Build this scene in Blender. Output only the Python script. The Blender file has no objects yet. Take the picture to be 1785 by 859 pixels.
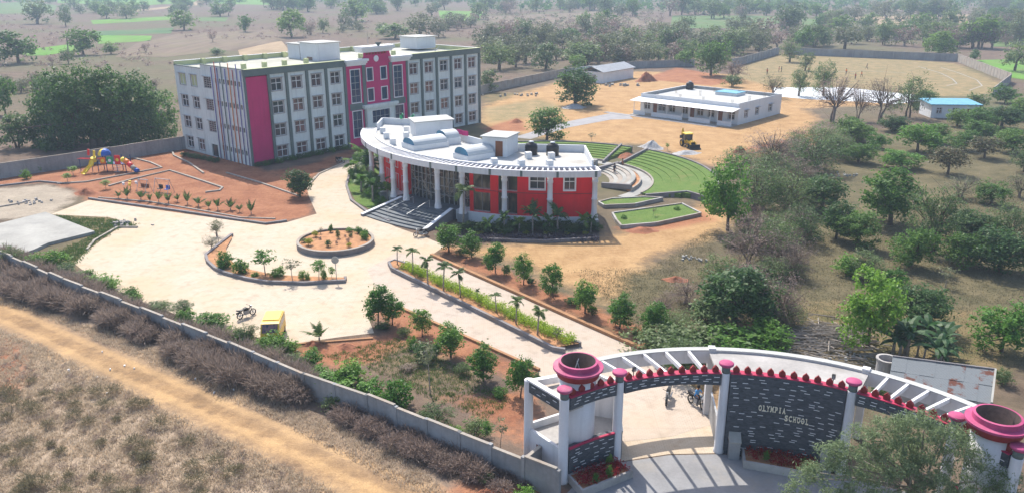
import bpy, math, random
import numpy as np
from math import sin, cos, pi, radians as R, hypot, atan2, sqrt

# ------------------------------------------------------------------ camera, sky, sun, exposure
S = bpy.context.scene
COL = S.collection
FPX, CX, CY, HOR, CAMH = 1388.0, 892.5, 429.5, -40.0, 28.0
PITCH = math.atan((CY - HOR) / FPX)
cd = bpy.data.cameras.new('camera'); cam = bpy.data.objects.new('camera', cd); COL.objects.link(cam)
cd.sensor_width = 36.0; cd.lens = 36.0 * FPX / 1785.0; cd.clip_start = 0.5; cd.clip_end = 20000
cam.location = (0, 0, CAMH); cam.rotation_euler = (pi / 2 - PITCH, 0, 0)
S.camera = cam
SUN_EL = R(50); SDX, SDY = -0.32, 0.947            # the sun stands behind the school, a little left
w = bpy.data.worlds.new('World'); S.world = w; w.use_nodes = True
nt = w.node_tree; bg = nt.nodes['Background']
sky = nt.nodes.new('ShaderNodeTexSky'); sky.sky_type = 'NISHITA'; sky.sun_disc = False
sky.sun_elevation = SUN_EL; sky.sun_rotation = atan2(SDX, SDY)
sky.altitude = 500; sky.air_density = 1.0; sky.dust_density = 3.0; sky.ozone_density = 1.0
nt.links.new(sky.outputs[0], bg.inputs[0]); bg.inputs[1].default_value = 0.15
sl = bpy.data.lights.new('sun', 'SUN'); sl.energy = 3.7; sl.angle = R(0.55); sl.color = (1.0, 0.95, 0.87)
so = bpy.data.objects.new('sun', sl); COL.objects.link(so)
from mathutils import Vector, Matrix
so.rotation_euler = Vector((SDX * cos(SUN_EL), SDY * cos(SUN_EL), sin(SUN_EL))).to_track_quat('Z', 'Y').to_euler()
so.location = (-60, 150, 150)
S.view_settings.view_transform = 'Standard'; S.view_settings.look = 'None'
S.view_settings.exposure = 0.80; S.view_settings.gamma = 1.0
S.cycles.max_bounces = 6; S.cycles.volume_bounces = 0; S.cycles.use_denoising = True
S.cycles.transparent_max_bounces = 8

# ------------------------------------------------------------------ helpers
_c, _s = cos(PITCH), sin(PITCH)
def G(x, y, z=0.0):
    """ground (or height z) point seen at photo pixel x, y"""
    zz = FPX * (CAMH - z) / (_c * (y - HOR))
    return ((x - CX) / FPX * zz, (zz - _s * (CAMH - z)) / _c, z)
def pxm(y, z=0.0):
    """metres per photo pixel at the ground point of image row y"""
    return (CAMH - z) / (_c * (y - HOR))
def smooth(m):
    m.polygons.foreach_set('use_smooth', [True] * len(m.polygons))
class MB:
    def __init__(s): s.v = []; s.f = []
    def add(s, vs, fs):
        o = len(s.v); s.v += [tuple(map(float, q)) for q in vs]; s.f += [tuple(i + o for i in q) for q in fs]; return s
    def box(s, x0, x1, y0, y1, z0, z1):
        return s.add([(x0,y0,z0),(x1,y0,z0),(x1,y1,z0),(x0,y1,z0),(x0,y0,z1),(x1,y0,z1),(x1,y1,z1),(x0,y1,z1)],
                     [(0,3,2,1),(4,5,6,7),(0,1,5,4),(1,2,6,5),(2,3,7,6),(3,0,4,7)])
    def ob(s, c, size, rz=0, rx=0, ry=0):
        M = Matrix.Translation(c) @ Matrix.Rotation(rz, 4, 'Z') @ Matrix.Rotation(ry, 4, 'Y') @ Matrix.Rotation(rx, 4, 'X')
        a, b, d = [q / 2 for q in size]
        vs = [M @ Vector(q) for q in ((-a,-b,-d),(a,-b,-d),(a,b,-d),(-a,b,-d),(-a,-b,d),(a,-b,d),(a,b,d),(-a,b,d))]
        return s.add(vs, [(0,3,2,1),(4,5,6,7),(0,1,5,4),(1,2,6,5),(2,3,7,6),(3,0,4,7)])
    def bar(s, p, q, w, h):
        """box-section bar from p to q"""
        p, q = Vector(p), Vector(q); d = q - p; L = d.length
        z = d.normalized(); up = Vector((0,0,1)) if abs(z.z) < .95 else Vector((1,0,0))
        x = z.cross(up).normalized(); y = x.cross(z)
        vs = []
        for c in (p, q):
            for a, b in ((-1,-1),(1,-1),(1,1),(-1,1)): vs.append(c + x * (a * w / 2) + y * (b * h / 2))
        return s.add(vs, [(0,3,2,1),(4,5,6,7),(0,1,5,4),(1,2,6,5),(2,3,7,6),(3,0,4,7)])
    def prism(s, poly, z0, z1):
        n = len(poly)
        vs = [(x, y, z0) for x, y in poly] + [(x, y, z1) for x, y in poly]
        return s.add(vs, [tuple(range(n))[::-1], tuple(range(n, 2 * n))] + [(i, (i+1) % n, n + (i+1) % n, n + i) for i in range(n)])
    def sheet(s, poly, z=0.0):
        return s.add([(q[0], q[1], z) for q in poly], [tuple(range(len(poly)))])
    def ext(s, prof, fn, t0, t1):
        """profile of (a,b) pairs pushed along a third coordinate through fn(a,b,t)"""
        n = len(prof)
        vs = [fn(a, b, t0) for a, b in prof] + [fn(a, b, t1) for a, b in prof]
        return s.add(vs, [tuple(range(n)), tuple(range(n, 2*n))[::-1]] + [(i, n+i, n+(i+1) % n, (i+1) % n) for i in range(n)])
    def arc(s, cx, cy, r0, r1, a0, a1, z0, z1, n=16, z0b=None, z1b=None):
        """ring sector: angle measured from -Y towards +X (degrees)"""
        o = len(s.v); vs = []; fs = []
        for i in range(n + 1):
            t = R(a0 + (a1 - a0) * i / n); sx, sy = sin(t), -cos(t)
            k = i / n
            za = z0 if z0b is None else z0 + (z0b - z0) * k
            zb = z1 if z1b is None else z1 + (z1b - z1) * k
            for r, z in ((r0, za), (r1, za), (r1, zb), (r0, zb)): vs.append((cx + r * sx, cy + r * sy, z))
        for i in range(n):
            b = i * 4
            for j in range(4): fs.append((b + j, b + (j+1) % 4, b + 4 + (j+1) % 4, b + 4 + j))
        fs += [(0,1,2,3), (n*4+3, n*4+2, n*4+1, n*4)]
        return s.add(vs, fs)
    def tube(s, pts, rad, n=6, cap=True):
        vs = []; fs = []; m = len(pts); pts = [Vector(q) for q in pts]
        if not hasattr(rad, '__len__'): rad = [rad] * m
        for i, q in enumerate(pts):
            d = (pts[min(i+1, m-1)] - pts[max(i-1, 0)])
            d = d.normalized() if d.length > 1e-9 else Vector((0,0,1))
            up = Vector((0,0,1)) if abs(d.z) < .9 else Vector((1,0,0))
            x = d.cross(up).normalized(); y = d.cross(x)
            for k in range(n):
                t = 2 * pi * k / n; vs.append(q + (x * cos(t) + y * sin(t)) * rad[i])
        for i in range(m - 1):
            for k in range(n): fs.append((i*n+k, i*n+(k+1) % n, (i+1)*n+(k+1) % n, (i+1)*n+k))
        if cap: fs += [tuple(range(n))[::-1], tuple(range((m-1)*n, m*n))]
        return s.add(vs, fs)
    def lathe(s, prof, n=16, c=(0,0,0), axis='z', close=False):
        vs = []; fs = []; m = len(prof)
        for r, z in prof:
            for k in range(n):
                t = 2 * pi * k / n
                q = (r * cos(t), r * sin(t), z) if axis == 'z' else ((r * cos(t), z, r * sin(t)) if axis == 'y' else (z, r * cos(t), r * sin(t)))
                vs.append((c[0]+q[0], c[1]+q[1], c[2]+q[2]))
        for i in range(m - 1 + (1 if close else 0)):
            for k in range(n): fs.append((i*n+k, i*n+(k+1) % n, ((i+1) % m)*n+(k+1) % n, ((i+1) % m)*n+k))
        if not close: fs += [tuple(range(n))[::-1], tuple(range((m-1)*n, m*n))]
        return s.add(vs, fs)
    def mesh(s, name, mat=None, sm=False):
        m = bpy.data.meshes.new(name); m.from_pydata(s.v, [], s.f); m.validate()
        if mat: m.materials.append(mat)
        if sm: smooth(m)
        return m
    def build(s, name, mat, parent=None, loc=(0,0,0), rz=0, sm=False):
        return inst(s.mesh(name, mat, sm), name, parent, loc, rz)
def inst(mesh, name, parent=None, loc=(0,0,0), rz=0, sc=1.0):
    o = bpy.data.objects.new(name, mesh); COL.objects.link(o)
    o.location = loc; o.rotation_euler = (0, 0, rz)
    o.scale = (sc, sc, sc) if not hasattr(sc, '__len__') else sc
    if parent: o.parent = parent
    return o
def tag(o, label=None, cat=None, group=None, kind=None):
    if label: o['label'] = label
    if cat: o['category'] = cat
    if group: o['group'] = group
    if kind: o['kind'] = kind
    return o
def thing(name, label, cat, loc=(0,0,0), rz=0, group=None):
    o = bpy.data.objects.new(name, None); COL.objects.link(o); o.empty_display_size = .2
    o.location = loc; o.rotation_euler = (0, 0, rz)
    return tag(o, label, cat, group)
def nth(i): return ('first','second','third','fourth','fifth','sixth','seventh','eighth','ninth','tenth','eleventh','twelfth','thirteenth','fourteenth','fifteenth','sixteenth','seventeenth','eighteenth','nineteenth','twentieth')[i] if i < 20 else 'later'
def npmesh(name, V, F, mat):
    """mesh from numpy vertices and equal-sized faces"""
    m = bpy.data.meshes.new(name); k = F.shape[1]
    m.vertices.add(len(V)); m.vertices.foreach_set('co', V.astype(np.float32).ravel())
    m.loops.add(F.size); m.loops.foreach_set('vertex_index', F.astype(np.int32).ravel())
    m.polygons.add(len(F)); m.polygons.foreach_set('loop_start', np.arange(0, F.size, k, dtype=np.int32))
    m.polygons.foreach_set('loop_total', np.full(len(F), k, dtype=np.int32))
    m.update(calc_edges=True); m.validate()
    if mat: m.materials.append(mat)
    return m

# ------------------------------------------------------------------ materials
def newmat(name):
    m = bpy.data.materials.new(name); m.use_nodes = True
    t = m.node_tree; b = t.nodes['Principled BSDF']
    return m, t, b
def N(t, kind, **kw):
    n = t.nodes.new(kind)
    for k, v in kw.items(): setattr(n, k, v)
    return n
def noise(t, vec, scale, detail=4, rough=.55, dim=None):
    n = N(t, 'ShaderNodeTexNoise'); n.inputs['Scale'].default_value = scale
    n.inputs['Detail'].default_value = detail; n.inputs['Roughness'].default_value = rough
    if vec is not None: t.links.new(vec, n.inputs['Vector'])
    return n.outputs['Fac']
def mathn(t, op, a, b=None, clamp=False):
    n = N(t, 'ShaderNodeMath', operation=op, use_clamp=clamp)
    for i, q in enumerate((a, b)):
        if q is None: continue
        if hasattr(q, 'is_output'): t.links.new(q, n.inputs[i])
        else: n.inputs[i].default_value = q
    return n.outputs[0]
def mapr(t, v, a, b, c=0., d=1.):
    n = N(t, 'ShaderNodeMapRange'); n.clamp = True
    t.links.new(v, n.inputs['Value'])
    for k, q in zip(('From Min','From Max','To Min','To Max'), (a, b, c, d)): n.inputs[k].default_value = q
    return n.outputs[0]
def mixc(t, fac, a, b, mode='MIX'):
    n = N(t, 'ShaderNodeMix', data_type='RGBA', blend_type=mode)
    for sock, q in ((n.inputs[0], fac), (n.inputs[6], a), (n.inputs[7], b)):
        if hasattr(q, 'is_output'): t.links.new(q, sock)
        elif hasattr(q, '__len__'): sock.default_value = (*q, 1)[:4]
        else: sock.default_value = q
    return n.outputs[2]
def pos(t):
    return N(t, 'ShaderNodeNewGeometry').outputs['Position']
def stretch(t, vec, sc):
    n = N(t, 'ShaderNodeMapping'); t.links.new(vec, n.inputs[0]); n.inputs['Scale'].default_value = sc
    return n.outputs[0]
def bumpn(t, b, h, strength=.3, dist=.05):
    n = N(t, 'ShaderNodeBump'); n.inputs['Strength'].default_value = strength; n.inputs['Distance'].default_value = dist
    t.links.new(h, n.inputs['Height']); t.links.new(n.outputs[0], b.inputs['Normal'])
MAT = {}
def pm(name, col, rough=.8, var=.18, scale=.8, bump=0., metal=0., spec=.3, streak=0., stain=None, stain_amt=.5, rnd=0.):
    """plain procedural surface: colour broken by two noises, optional rain streaks, stains and fine relief"""
    m, t, b = newmat(name); P = pos(t)
    n1 = noise(t, P, scale, 5); n2 = noise(t, P, scale * 9, 3)
    k = mathn(t, 'ADD', mapr(t, n1, .3, .7, 1 - var, 1 + var), mapr(t, n2, .25, .75, -var * .5, var * .5))
    if rnd:
        oi = N(t, 'ShaderNodeObjectInfo').outputs['Random']
        k = mathn(t, 'MULTIPLY', k, mapr(t, oi, 0, 1, 1 - rnd, 1 + rnd))
    c = mixc(t, 1.0, col, N(t, 'ShaderNodeCombineColor').outputs[0], 'MULTIPLY')
    cc = [n for n in t.nodes if n.type == 'COMBINE_COLOR'][-1]
    for i in range(3): t.links.new(k, cc.inputs[i])
    if streak:
        st = noise(t, stretch(t, P, (1.6, 1.6, .12)), 1.3, 4, .6)
        c = mixc(t, mapr(t, st, .5, .8, 0, streak), c, tuple(q * .45 for q in col))
    if stain:
        st = noise(t, P, scale * .45, 6, .65)
        c = mixc(t, mapr(t, st, .52, .68, 0, stain_amt), c, stain)
    t.links.new(c, b.inputs['Base Color'])
    b.inputs['Roughness'].default_value = rough; b.inputs['Metallic'].default_value = metal
    b.inputs['Specular IOR Level'].default_value = spec
    if bump: bumpn(t, b, n2, bump, .03)
    MAT[name] = m
    return m
def leafmat(name, c1, c2, trans=.42, rnd=.22, rough=.5):
    m, t, b = newmat(name)
    isl = N(t, 'ShaderNodeNewGeometry').outputs['Random Per Island']
    oi = N(t, 'ShaderNodeObjectInfo').outputs['Random']
    c = mixc(t, isl, c1, c2)
    k = mapr(t, oi, 0, 1, 1 - rnd, 1 + rnd)
    hs = N(t, 'ShaderNodeHueSaturation'); t.links.new(c, hs.inputs['Color']); t.links.new(k, hs.inputs['Value'])
    t.links.new(mapr(t, oi, 0, 1, .515, .485), hs.inputs['Hue'])
    t.links.new(hs.outputs[0], b.inputs['Base Color'])
    b.inputs['Roughness'].default_value = rough; b.inputs['Specular IOR Level'].default_value = .25
    tr = N(t, 'ShaderNodeBsdfTranslucent'); t.links.new(hs.outputs[0], tr.inputs[0])
    mx = N(t, 'ShaderNodeMixShader'); mx.inputs[0].default_value = trans
    t.links.new(b.outputs[0], mx.inputs[1]); t.links.new(tr.outputs[0], mx.inputs[2])
    t.links.new(mx.outputs[0], t.nodes['Material Output'].inputs[0])
    MAT[name] = m
    return m
def glassmat(name, col, tint=(.30,.14,.12), amt=.75):
    """window glass: dark, glossy, with drawn curtains behind some of the panes"""
    m, t, b = newmat(name)
    oi = N(t, 'ShaderNodeObjectInfo').outputs['Random']
    n = noise(t, stretch(t, pos(t), (3, 3, .6)), 1.5, 2)
    f = mathn(t, 'MULTIPLY', mapr(t, oi, .35, .7, 0, amt), mapr(t, n, .35, .6))
    t.links.new(mixc(t, f, col, tint), b.inputs['Base Color'])
    b.inputs['Roughness'].default_value = .08; b.inputs['Specular IOR Level'].default_value = .6
    MAT[name] = m
    return m
pm('wall_grey', (.63,.665,.64), .85, .08, .5, streak=.45)
pm('wall_white', (.64,.65,.66), .8, .05, .5, streak=.2)
pm('gate_white', (.64,.63,.635), .65, .06, .8, streak=.4)
pm('band', (.125,.155,.145), .8, .1)
pm('magenta', (.50,.022,.13), .7, .08, .5, streak=.25)
pm('pink', (.40,.060,.155), .7, .2, 1.1, stain=(.45,.20,.24), stain_amt=.55)
pm('crimson', (.40,.02,.07), .6, .12, .9)
pm('maroon', (.23,.022,.022), .6, .15, 3)
pm('hall_red', (.66,.013,.018), .65, .08, .4, streak=.35)
pm('roof_white', (.44,.44,.42), .9, .12, .3, stain=(.33,.31,.28), stain_amt=.6)
pm('roof_tan', (.40,.395,.335), .9, .14, .25, stain=(.27,.26,.21), stain_amt=.6)
pm('roof_old', (.46,.44,.40), .9, .15, .35, stain=(.24,.21,.17), stain_amt=.7)
pm('lime', (.47,.50,.27), .85, .1, .6)
pm('trim_grey', (.36,.33,.32), .8, .1)
pm('white_paint', (.72,.72,.72), .5, .04, 2)
pm('concrete', (.36,.34,.32), .9, .2, .5, bump=.3, stain=(.2,.17,.14), stain_amt=.5)
pm('wall_concrete', (.27,.27,.27), .92, .18, .45, bump=.25, streak=.45, stain=(.33,.28,.22), stain_amt=.35, rnd=.12)
pm('kerb', (.31,.275,.235), .9, .18, .7, bump=.2, stain=(.30,.20,.13), stain_amt=.4)
pm('kerb_dark', (.20,.185,.185), .9, .2, .8, bump=.3, stain=(.3,.2,.13), stain_amt=.4)
pm('kerb_brown', (.34,.18,.09), .9, .2, .8, bump=.3)
pm('slab', (.325,.315,.285), .9, .16, .3, stain=(.20,.20,.19), stain_amt=.6)
pm('slate_step', (.085,.10,.115), .6, .25, 1.0)
pm('black', (.012,.012,.013), .45, .2)
pm('rubber', (.02,.02,.02), .8, .2)
pm('steel', (.45,.46,.47), .4, .15, metal=.7)
pm('galvan', (.30,.31,.32), .55, .15, metal=.4)
pm('wood_brown', (.22,.085,.04), .7, .2)
pm('yellow', (.58,.36,.03), .45, .08)
pm('van_yellow', (.70,.42,.04), .4, .05)
pm('orange', (.82,.20,.02), .45, .06)
pm('play_red', (.70,.025,.03), .45, .06)
pm('play_blue', (.02,.10,.42), .45, .08)
pm('play_navy', (.03,.04,.16), .5, .1)
pm('play_green', (.02,.30,.12), .45, .08)
pm('play_yellow', (.82,.60,.06), .45, .06)
pm('sky_blue', (.13,.34,.46), .6, .12)
pm('teal_blue', (.03,.17,.28), .35, .2)
pm('red_soil', (.29,.115,.062), .95, .25, 1.2, bump=.8)
pm('soil_bed', (.38,.19,.09), .95, .25, 1.5, bump=.8)
pm('soil_dark', (.10,.075,.055), .95, .25, 1.5, bump=.8)
pm('gravel', (.38,.37,.36), .95, .25, 3, bump=.8)
pm('bark', (.13,.095,.07), .95, .3, 4, bump=.6)
pm('bark_pale', (.30,.26,.22), .95, .25, 4, bump=.4)
pm('twig', (.20,.155,.125), .95, .25, 2)
pm('letter', (.80,.74,.58), .5, .05)
pm('skin', (.20,.10,.06), .6, .05)
pm('hair', (.01,.009,.008), .6, .1)
pm('shirt_blue', (.05,.22,.48), .8, .1)
pm('shirt_red', (.42,.07,.05), .8, .1)
pm('trousers', (.04,.045,.06), .85, .15)
pm('plastic_tank', (.018,.018,.02), .4, .15)
pm('pipe_red', (.45,.10,.08), .6, .1)
pm('pipe_violet', (.16,.14,.34), .6, .1)
pm('pipe_orange', (.62,.22,.08), .6, .1)
pm('cloth_pink', (.60,.04,.18), .8, .15)
pm('pool', (.05,.42,.60), .15, .1)
glassmat('glass', (.035,.045,.055))
glassmat('glass_blue', (.02,.045,.10), (.02,.05,.12), .3)
glassmat('glass_dark', (.03,.028,.026), (.10,.07,.04), .5)
leafmat('leaf_young', (.050,.145,.018), (.150,.300,.045), .5)
leafmat('leaf_bright', (.075,.195,.020), (.18,.34,.05))
leafmat('leaf_mango', (.066,.150,.028), (.170,.290,.060), .5)
leafmat('leaf_dark', (.038,.098,.028), (.110,.195,.055), .5)
leafmat('leaf_olive', (.085,.140,.048), (.180,.245,.090), .48)
leafmat('leaf_grey', (.105,.125,.058), (.190,.210,.110))
leafmat('leaf_euca', (.130,.185,.085), (.29,.36,.19), .5)
leafmat('leaf_dry', (.19,.135,.110), (.32,.235,.19), .35)
leafmat('leaf_rust', (.12,.07,.03), (.10,.12,.04), .2)
leafmat('leaf_hedge', (.20,.32,.02), (.40,.52,.05))
leafmat('leaf_palm', (.06,.11,.03), (.14,.20,.06))
leafmat('leaf_banana', (.025,.075,.025), (.08,.16,.05))
leafmat('leaf_red', (.22,.010,.02), (.46,.03,.05))
leafmat('leaf_violet', (.035,.030,.050), (.085,.075,.115))
leafmat('leaf_yellow', (.25,.28,.02), (.40,.40,.05))
leafmat('grass_dry', (.42,.325,.235), (.58,.475,.36), .48, 0)
leafmat('scrub', (.19,.140,.118), (.36,.275,.23), .4, 0)
leafmat('scrub_green', (.135,.130,.068), (.24,.205,.12), .4, 0)
leafmat('grass_green', (.07,.13,.03), (.15,.22,.06), .3, 0)

# ------------------------------------------------------------------ ground, roads, fields
def gp(poly, z=0.0): return [G(x, y, z)[:2] for x, y in poly]
LAY = {
 'tan': [
  [(-60,500),(60,548),(150,592),(300,655),(480,738),(650,818),(735,859),(800,900),(560,900),(590,859),(470,798),(330,728),(200,662),(100,612),(0,566),(-60,545)],
  [(838,218),(845,185),(900,165),(985,140),(1110,125),(1240,128),(1290,132),(1360,148),(1600,165),(1600,180),(1400,190),(1425,205),(1400,238),(1330,252),(1290,278),(1250,292),(1130,252),(1000,247),(930,237),(860,227)],
  [(770,435),(1050,415),(1100,398),(1230,355),(1285,375),(1240,412),(1150,442),(1090,482),(1060,525),(1000,505),(900,455)],
  [(1180,640),(1260,640),(1256,720),(1200,690)]],
 'red': [
  [(-40,308),(130,294),(320,258),(440,288),(545,330),(533,342),(550,373),(470,393),(155,350),(130,332),(80,318),(-40,326)],
  [(758,441),(1125,608),(1150,600),(1130,575),(900,478),(780,432)],
  [(655,545),(690,530),(935,645),(925,668),(800,625),(690,580)],
  [(500,604),(650,590),(690,570),(705,590),(660,625),(590,640),(520,624)],
  [(1068,398),(1220,368),(1245,385),(1110,408)], [(1285,262),(1420,232),(1430,250),(1320,275)],
  [(-20,585),(35,600),(50,650),(25,700),(-20,700)],
  [(780,690),(935,680),(930,780),(850,730)], [(790,845),(880,835),(990,862),(980,900),(790,900)],
  [(470,300),(545,285),(640,252),(610,275),(555,300),(530,330)],
  [(1180,118),(1120,138),(1240,150),(1300,140)], [(905,205),(840,225),(850,232),(920,228)]],
 'green': [
  [(690,600),(760,625),(800,650),(780,680),(700,650)],
  [(838,160),(960,165),(945,182),(845,190)], [(1060,470),(1100,480),(1070,520),(1050,510)],
  [(80,366),(200,380),(245,392),(205,400),(160,430),(130,470),(60,450),(166,408)], [(0,345),(55,343),(50,352),(0,360)], [(490,560),(560,600),(500,640),(430,600)],
  [(1340,540),(1540,520),(1785,560),(1785,640),(1600,650),(1420,600)]],
 'sport': [[(1290,118),(1360,93),(1500,98),(1665,111),(1750,148),(1720,168),(1600,168),(1480,160),(1340,150),(1280,135)], [(840,190),(940,172),(990,190),(930,205),(850,215)]],
 'stone': [[(-30,332),(85,322),(132,333),(122,352),(90,374),(-30,388)]],
 'olive': [
  [(1290,330),(1400,250),(1785,190),(1900,190),(1900,650),(1500,640),(1400,560),(1250,470)],
  [(1000,455),(1130,470),(1230,420),(1260,560),(1100,570)]],
 'pale': [
  [(0,575),(90,612),(330,735),(590,862),(560,900),(-60,900),(-60,560)],
  [(0,505),(200,575),(400,660),(700,790),(760,859),(640,815),(300,655),(60,545),(0,520)]]}
def axis(lo, hi, st, far):
    a = list(np.arange(lo, hi + .01, st)); d = st
    while a[-1] < far: d *= 1.35; a.append(a[-1] + d)
    d = st
    while a[0] > -far: d *= 1.35; a.insert(0, a[0] - d)
    return np.array(a)
def sdf(P, poly):
    """signed distance, positive inside"""
    A = np.array(poly); B = np.roll(A, -1, 0); d = np.full(len(P), 1e9); ins = np.zeros(len(P), bool)
    for a, b in zip(A, B):
        e = b - a; t = np.clip(((P - a) @ e) / (e @ e + 1e-12), 0, 1)
        d = np.minimum(d, np.hypot(*(P - a - t[:, None] * e).T))
        cr = ((a[1] > P[:, 1]) != (b[1] > P[:, 1])) & (P[:, 0] < (b[0]-a[0]) * (P[:, 1]-a[1]) / (b[1]-a[1] + 1e-12) + a[0])
        ins ^= cr
    return np.where(ins, d, -d)
xs, ys = axis(-110, 170, 1.0, 7000), axis(22, 320, 1.0, 7000)
XX, YY = np.meshgrid(xs, ys); PT = np.c_[XX.ravel(), YY.ravel()]
nx, ny = len(xs), len(ys)
ii = (np.arange(ny - 1)[:, None] * nx + np.arange(nx - 1)[None, :]).ravel()
gm = npmesh('ground', np.c_[PT, np.zeros(len(PT))], np.c_[ii, ii + 1, ii + nx + 1, ii + nx], None)
for k, polys in LAY.items():
    val = np.full(len(PT), -8.0)
    for q in polys:
        w_ = np.array(gp(q)); lo, hi = w_.min(0) - 8, w_.max(0) + 8
        sel = np.where((PT > lo).all(1) & (PT < hi).all(1))[0]
        if len(sel): val[sel] = np.maximum(val[sel], np.clip(sdf(PT[sel], w_), -8, 8))
    a = gm.attributes.new(k, 'FLOAT', 'POINT'); a.data.foreach_set('value', val.astype(np.float32))
m, t, b = newmat('earth'); P = pos(t)
big = noise(t, P, .035, 5, .6); mid = noise(t, P, .35, 6, .65); fine = noise(t, P, 2.2, 5, .7); vfine = noise(t, P, 9, 3, .7)
c = mixc(t, mapr(t, mid, .35, .65), (.098,.070,.052), (.190,.135,.098))
c = mixc(t, mapr(t, big, .42, .62, 0, .55), c, (.155,.115,.092))
c = mixc(t, mapr(t, noise(t, P, .012, 4), .46, .60, 0, .65), c, (.115,.120,.055))
def layer(c, name, col1, col2, wob, soft, amt=1.0):
    at = N(t, 'ShaderNodeAttribute', attribute_name=name).outputs['Fac']
    q = mathn(t, 'ADD', at, mathn(t, 'MULTIPLY', mathn(t, 'SUBTRACT', mid, .5), wob))
    q = mathn(t, 'ADD', q, mathn(t, 'MULTIPLY', mathn(t, 'SUBTRACT', fine, .5), wob * .5))
    col = mixc(t, mapr(t, mathn(t, 'ADD', mathn(t, 'MULTIPLY', mid, .6), mathn(t, 'MULTIPLY', fine, .4)), .38, .62), col1, col2)
    return mixc(t, mapr(t, q, -soft, soft, 0, amt), c, col)
c = layer(c, 'olive', (.088,.080,.042), (.165,.135,.075), 12, 3)
c = layer(c, 'pale', (.30,.225,.158), (.43,.335,.245), 7, 2.5, .9)
c = layer(c, 'green', (.10,.105,.040), (.24,.165,.085), 9, 1.5, .75)
c = layer(c, 'tan', (.315,.185,.085), (.475,.305,.150), 5, 1.4, .95)
c = layer(c, 'sport', (.165,.150,.072), (.35,.25,.135), 6, 1.5, .95)
c = layer(c, 'stone', (.29,.245,.19), (.42,.355,.275), 4, .8, .9)
c = layer(c, 'red', (.225,.088,.048), (.37,.172,.092), 3.5, .7, .93)
tk_ = mathn(t, 'ADD', mathn(t, 'ABSOLUTE', N(t, 'ShaderNodeAttribute', attribute_name='track').outputs['Fac']), mathn(t, 'MULTIPLY', mathn(t, 'SUBTRACT', mid, .5), .7))
c = mixc(t, mathn(t, 'MULTIPLY', mapr(t, tk_, .2, .55, 1, 0), .32), c, (.27,.17,.09))
rut = mapr(t, mathn(t, 'ABSOLUTE', mathn(t, 'SUBTRACT', tk_, .85)), .15, .45, 1, 0)
c = mixc(t, mathn(t, 'MULTIPLY', rut, .4), c, (.53,.34,.165))
sp = mapr(t, vfine, .3, .7, .82, 1.14)
cc = N(t, 'ShaderNodeCombineColor')
for i in range(3): t.links.new(sp, cc.inputs[i])
c = mixc(t, 1.0, c, cc.outputs[0], 'MULTIPLY')
t.links.new(c, b.inputs['Base Color']); b.inputs['Roughness'].default_value = .97; b.inputs['Specular IOR Level'].default_value = .1
bumpn(t, b, mathn(t, 'ADD', fine, mathn(t, 'MULTIPLY', vfine, .4)), .7, .12)
ctl = np.array(gp([(-80,505),(0,543),(125,600),(250,658),(380,714),(540,784),(660,836),(780,888),(860,930)])); d_ = np.full(len(PT), 8.0)
for a, b_ in zip(ctl[:-1], ctl[1:]):
    e = b_ - a; tt = np.clip(((PT - a) @ e) / (e @ e), 0, 1); dd_ = np.hypot(*(PT - a - tt[:, None] * e).T); sg_ = np.sign(e[0] * (PT[:, 1] - a[1]) - e[1] * (PT[:, 0] - a[0])); d_ = np.where(dd_ < np.abs(d_), np.minimum(dd_, 8) * sg_, d_)
at_ = gm.attributes.new('track', 'FLOAT', 'POINT'); at_.data.foreach_set('value', d_.astype(np.float32))
gm.materials.append(m)
tag(inst(gm, 'ground'), 'dry brown and red earth of the school grounds and fields', None, None, 'structure')

def paver(name, c1, c2, stain, bw=.32, bh=.16, mort=(.5,.42,.34)):
    m, t, b = newmat(name); P = pos(t)
    br = N(t, 'ShaderNodeTexBrick'); t.links.new(P, br.inputs['Vector'])
    br.inputs['Scale'].default_value = 1.0; br.inputs['Brick Width'].default_value = bw; br.inputs['Row Height'].default_value = bh
    br.inputs['Mortar Size'].default_value = .012; br.inputs['Mortar'].default_value = (*mort, 1)
    br.inputs['Color1'].default_value = (*c1, 1); br.inputs['Color2'].default_value = (*c2, 1)
    n1 = noise(t, P, .12, 6, .65); n2 = noise(t, P, 1.1, 5, .6)
    c = mixc(t, mapr(t, n1, .44, .64, 0, .8), br.outputs['Color'], stain)
    c = mixc(t, mapr(t, n2, .5, .70, 0, .5), c, tuple(q * .74 for q in stain))
    c = mixc(t, mapr(t, noise(t, P, .45, 6, .7), .56, .70, 0, .45), c, tuple(q * .55 for q in c1))
    gx = N(t, 'ShaderNodeTexBrick'); gx.offset = 0; t.links.new(P, gx.inputs['Vector']); gx.inputs['Scale'].default_value = 1; gx.inputs['Brick Width'].default_value = 2.4; gx.inputs['Row Height'].default_value = 2.4; gx.inputs['Mortar Size'].default_value = .05; gx.inputs['Color1'].default_value = gx.inputs['Color2'].default_value = (0, 0, 0, 1); gx.inputs['Mortar'].default_value = (1, 1, 1, 1)
    c = mixc(t, mathn(t, 'MULTIPLY', gx.outputs['Color'], .10), c, tuple(q * .5 for q in c1))
    c = mixc(t, mapr(t, noise(t, stretch(t, P, (.25, 1.2, 1)), .5, 4), .55, .75, 0, .25), c, tuple(q * .62 for q in c1))
    t.links.new(c, b.inputs['Base Color']); b.inputs['Roughness'].default_value = .9; b.inputs['Specular IOR Level'].default_value = .2
    bumpn(t, b, n2, .15, .02); MAT[name] = m
paver('paver', (.535,.450,.345), (.495,.412,.315), (.475,.36,.235), mort=(.36,.30,.24))
paver('paver_drive', (.495,.412,.335), (.455,.378,.305), (.45,.355,.265), mort=(.34,.28,.24))
pm('apron', (.25,.245,.245), .9, .14, .6, bump=.35, stain=(.34,.29,.22), stain_amt=.4)
pm('path_grey', (.29,.28,.28), .9, .12, .5, bump=.2)
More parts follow.
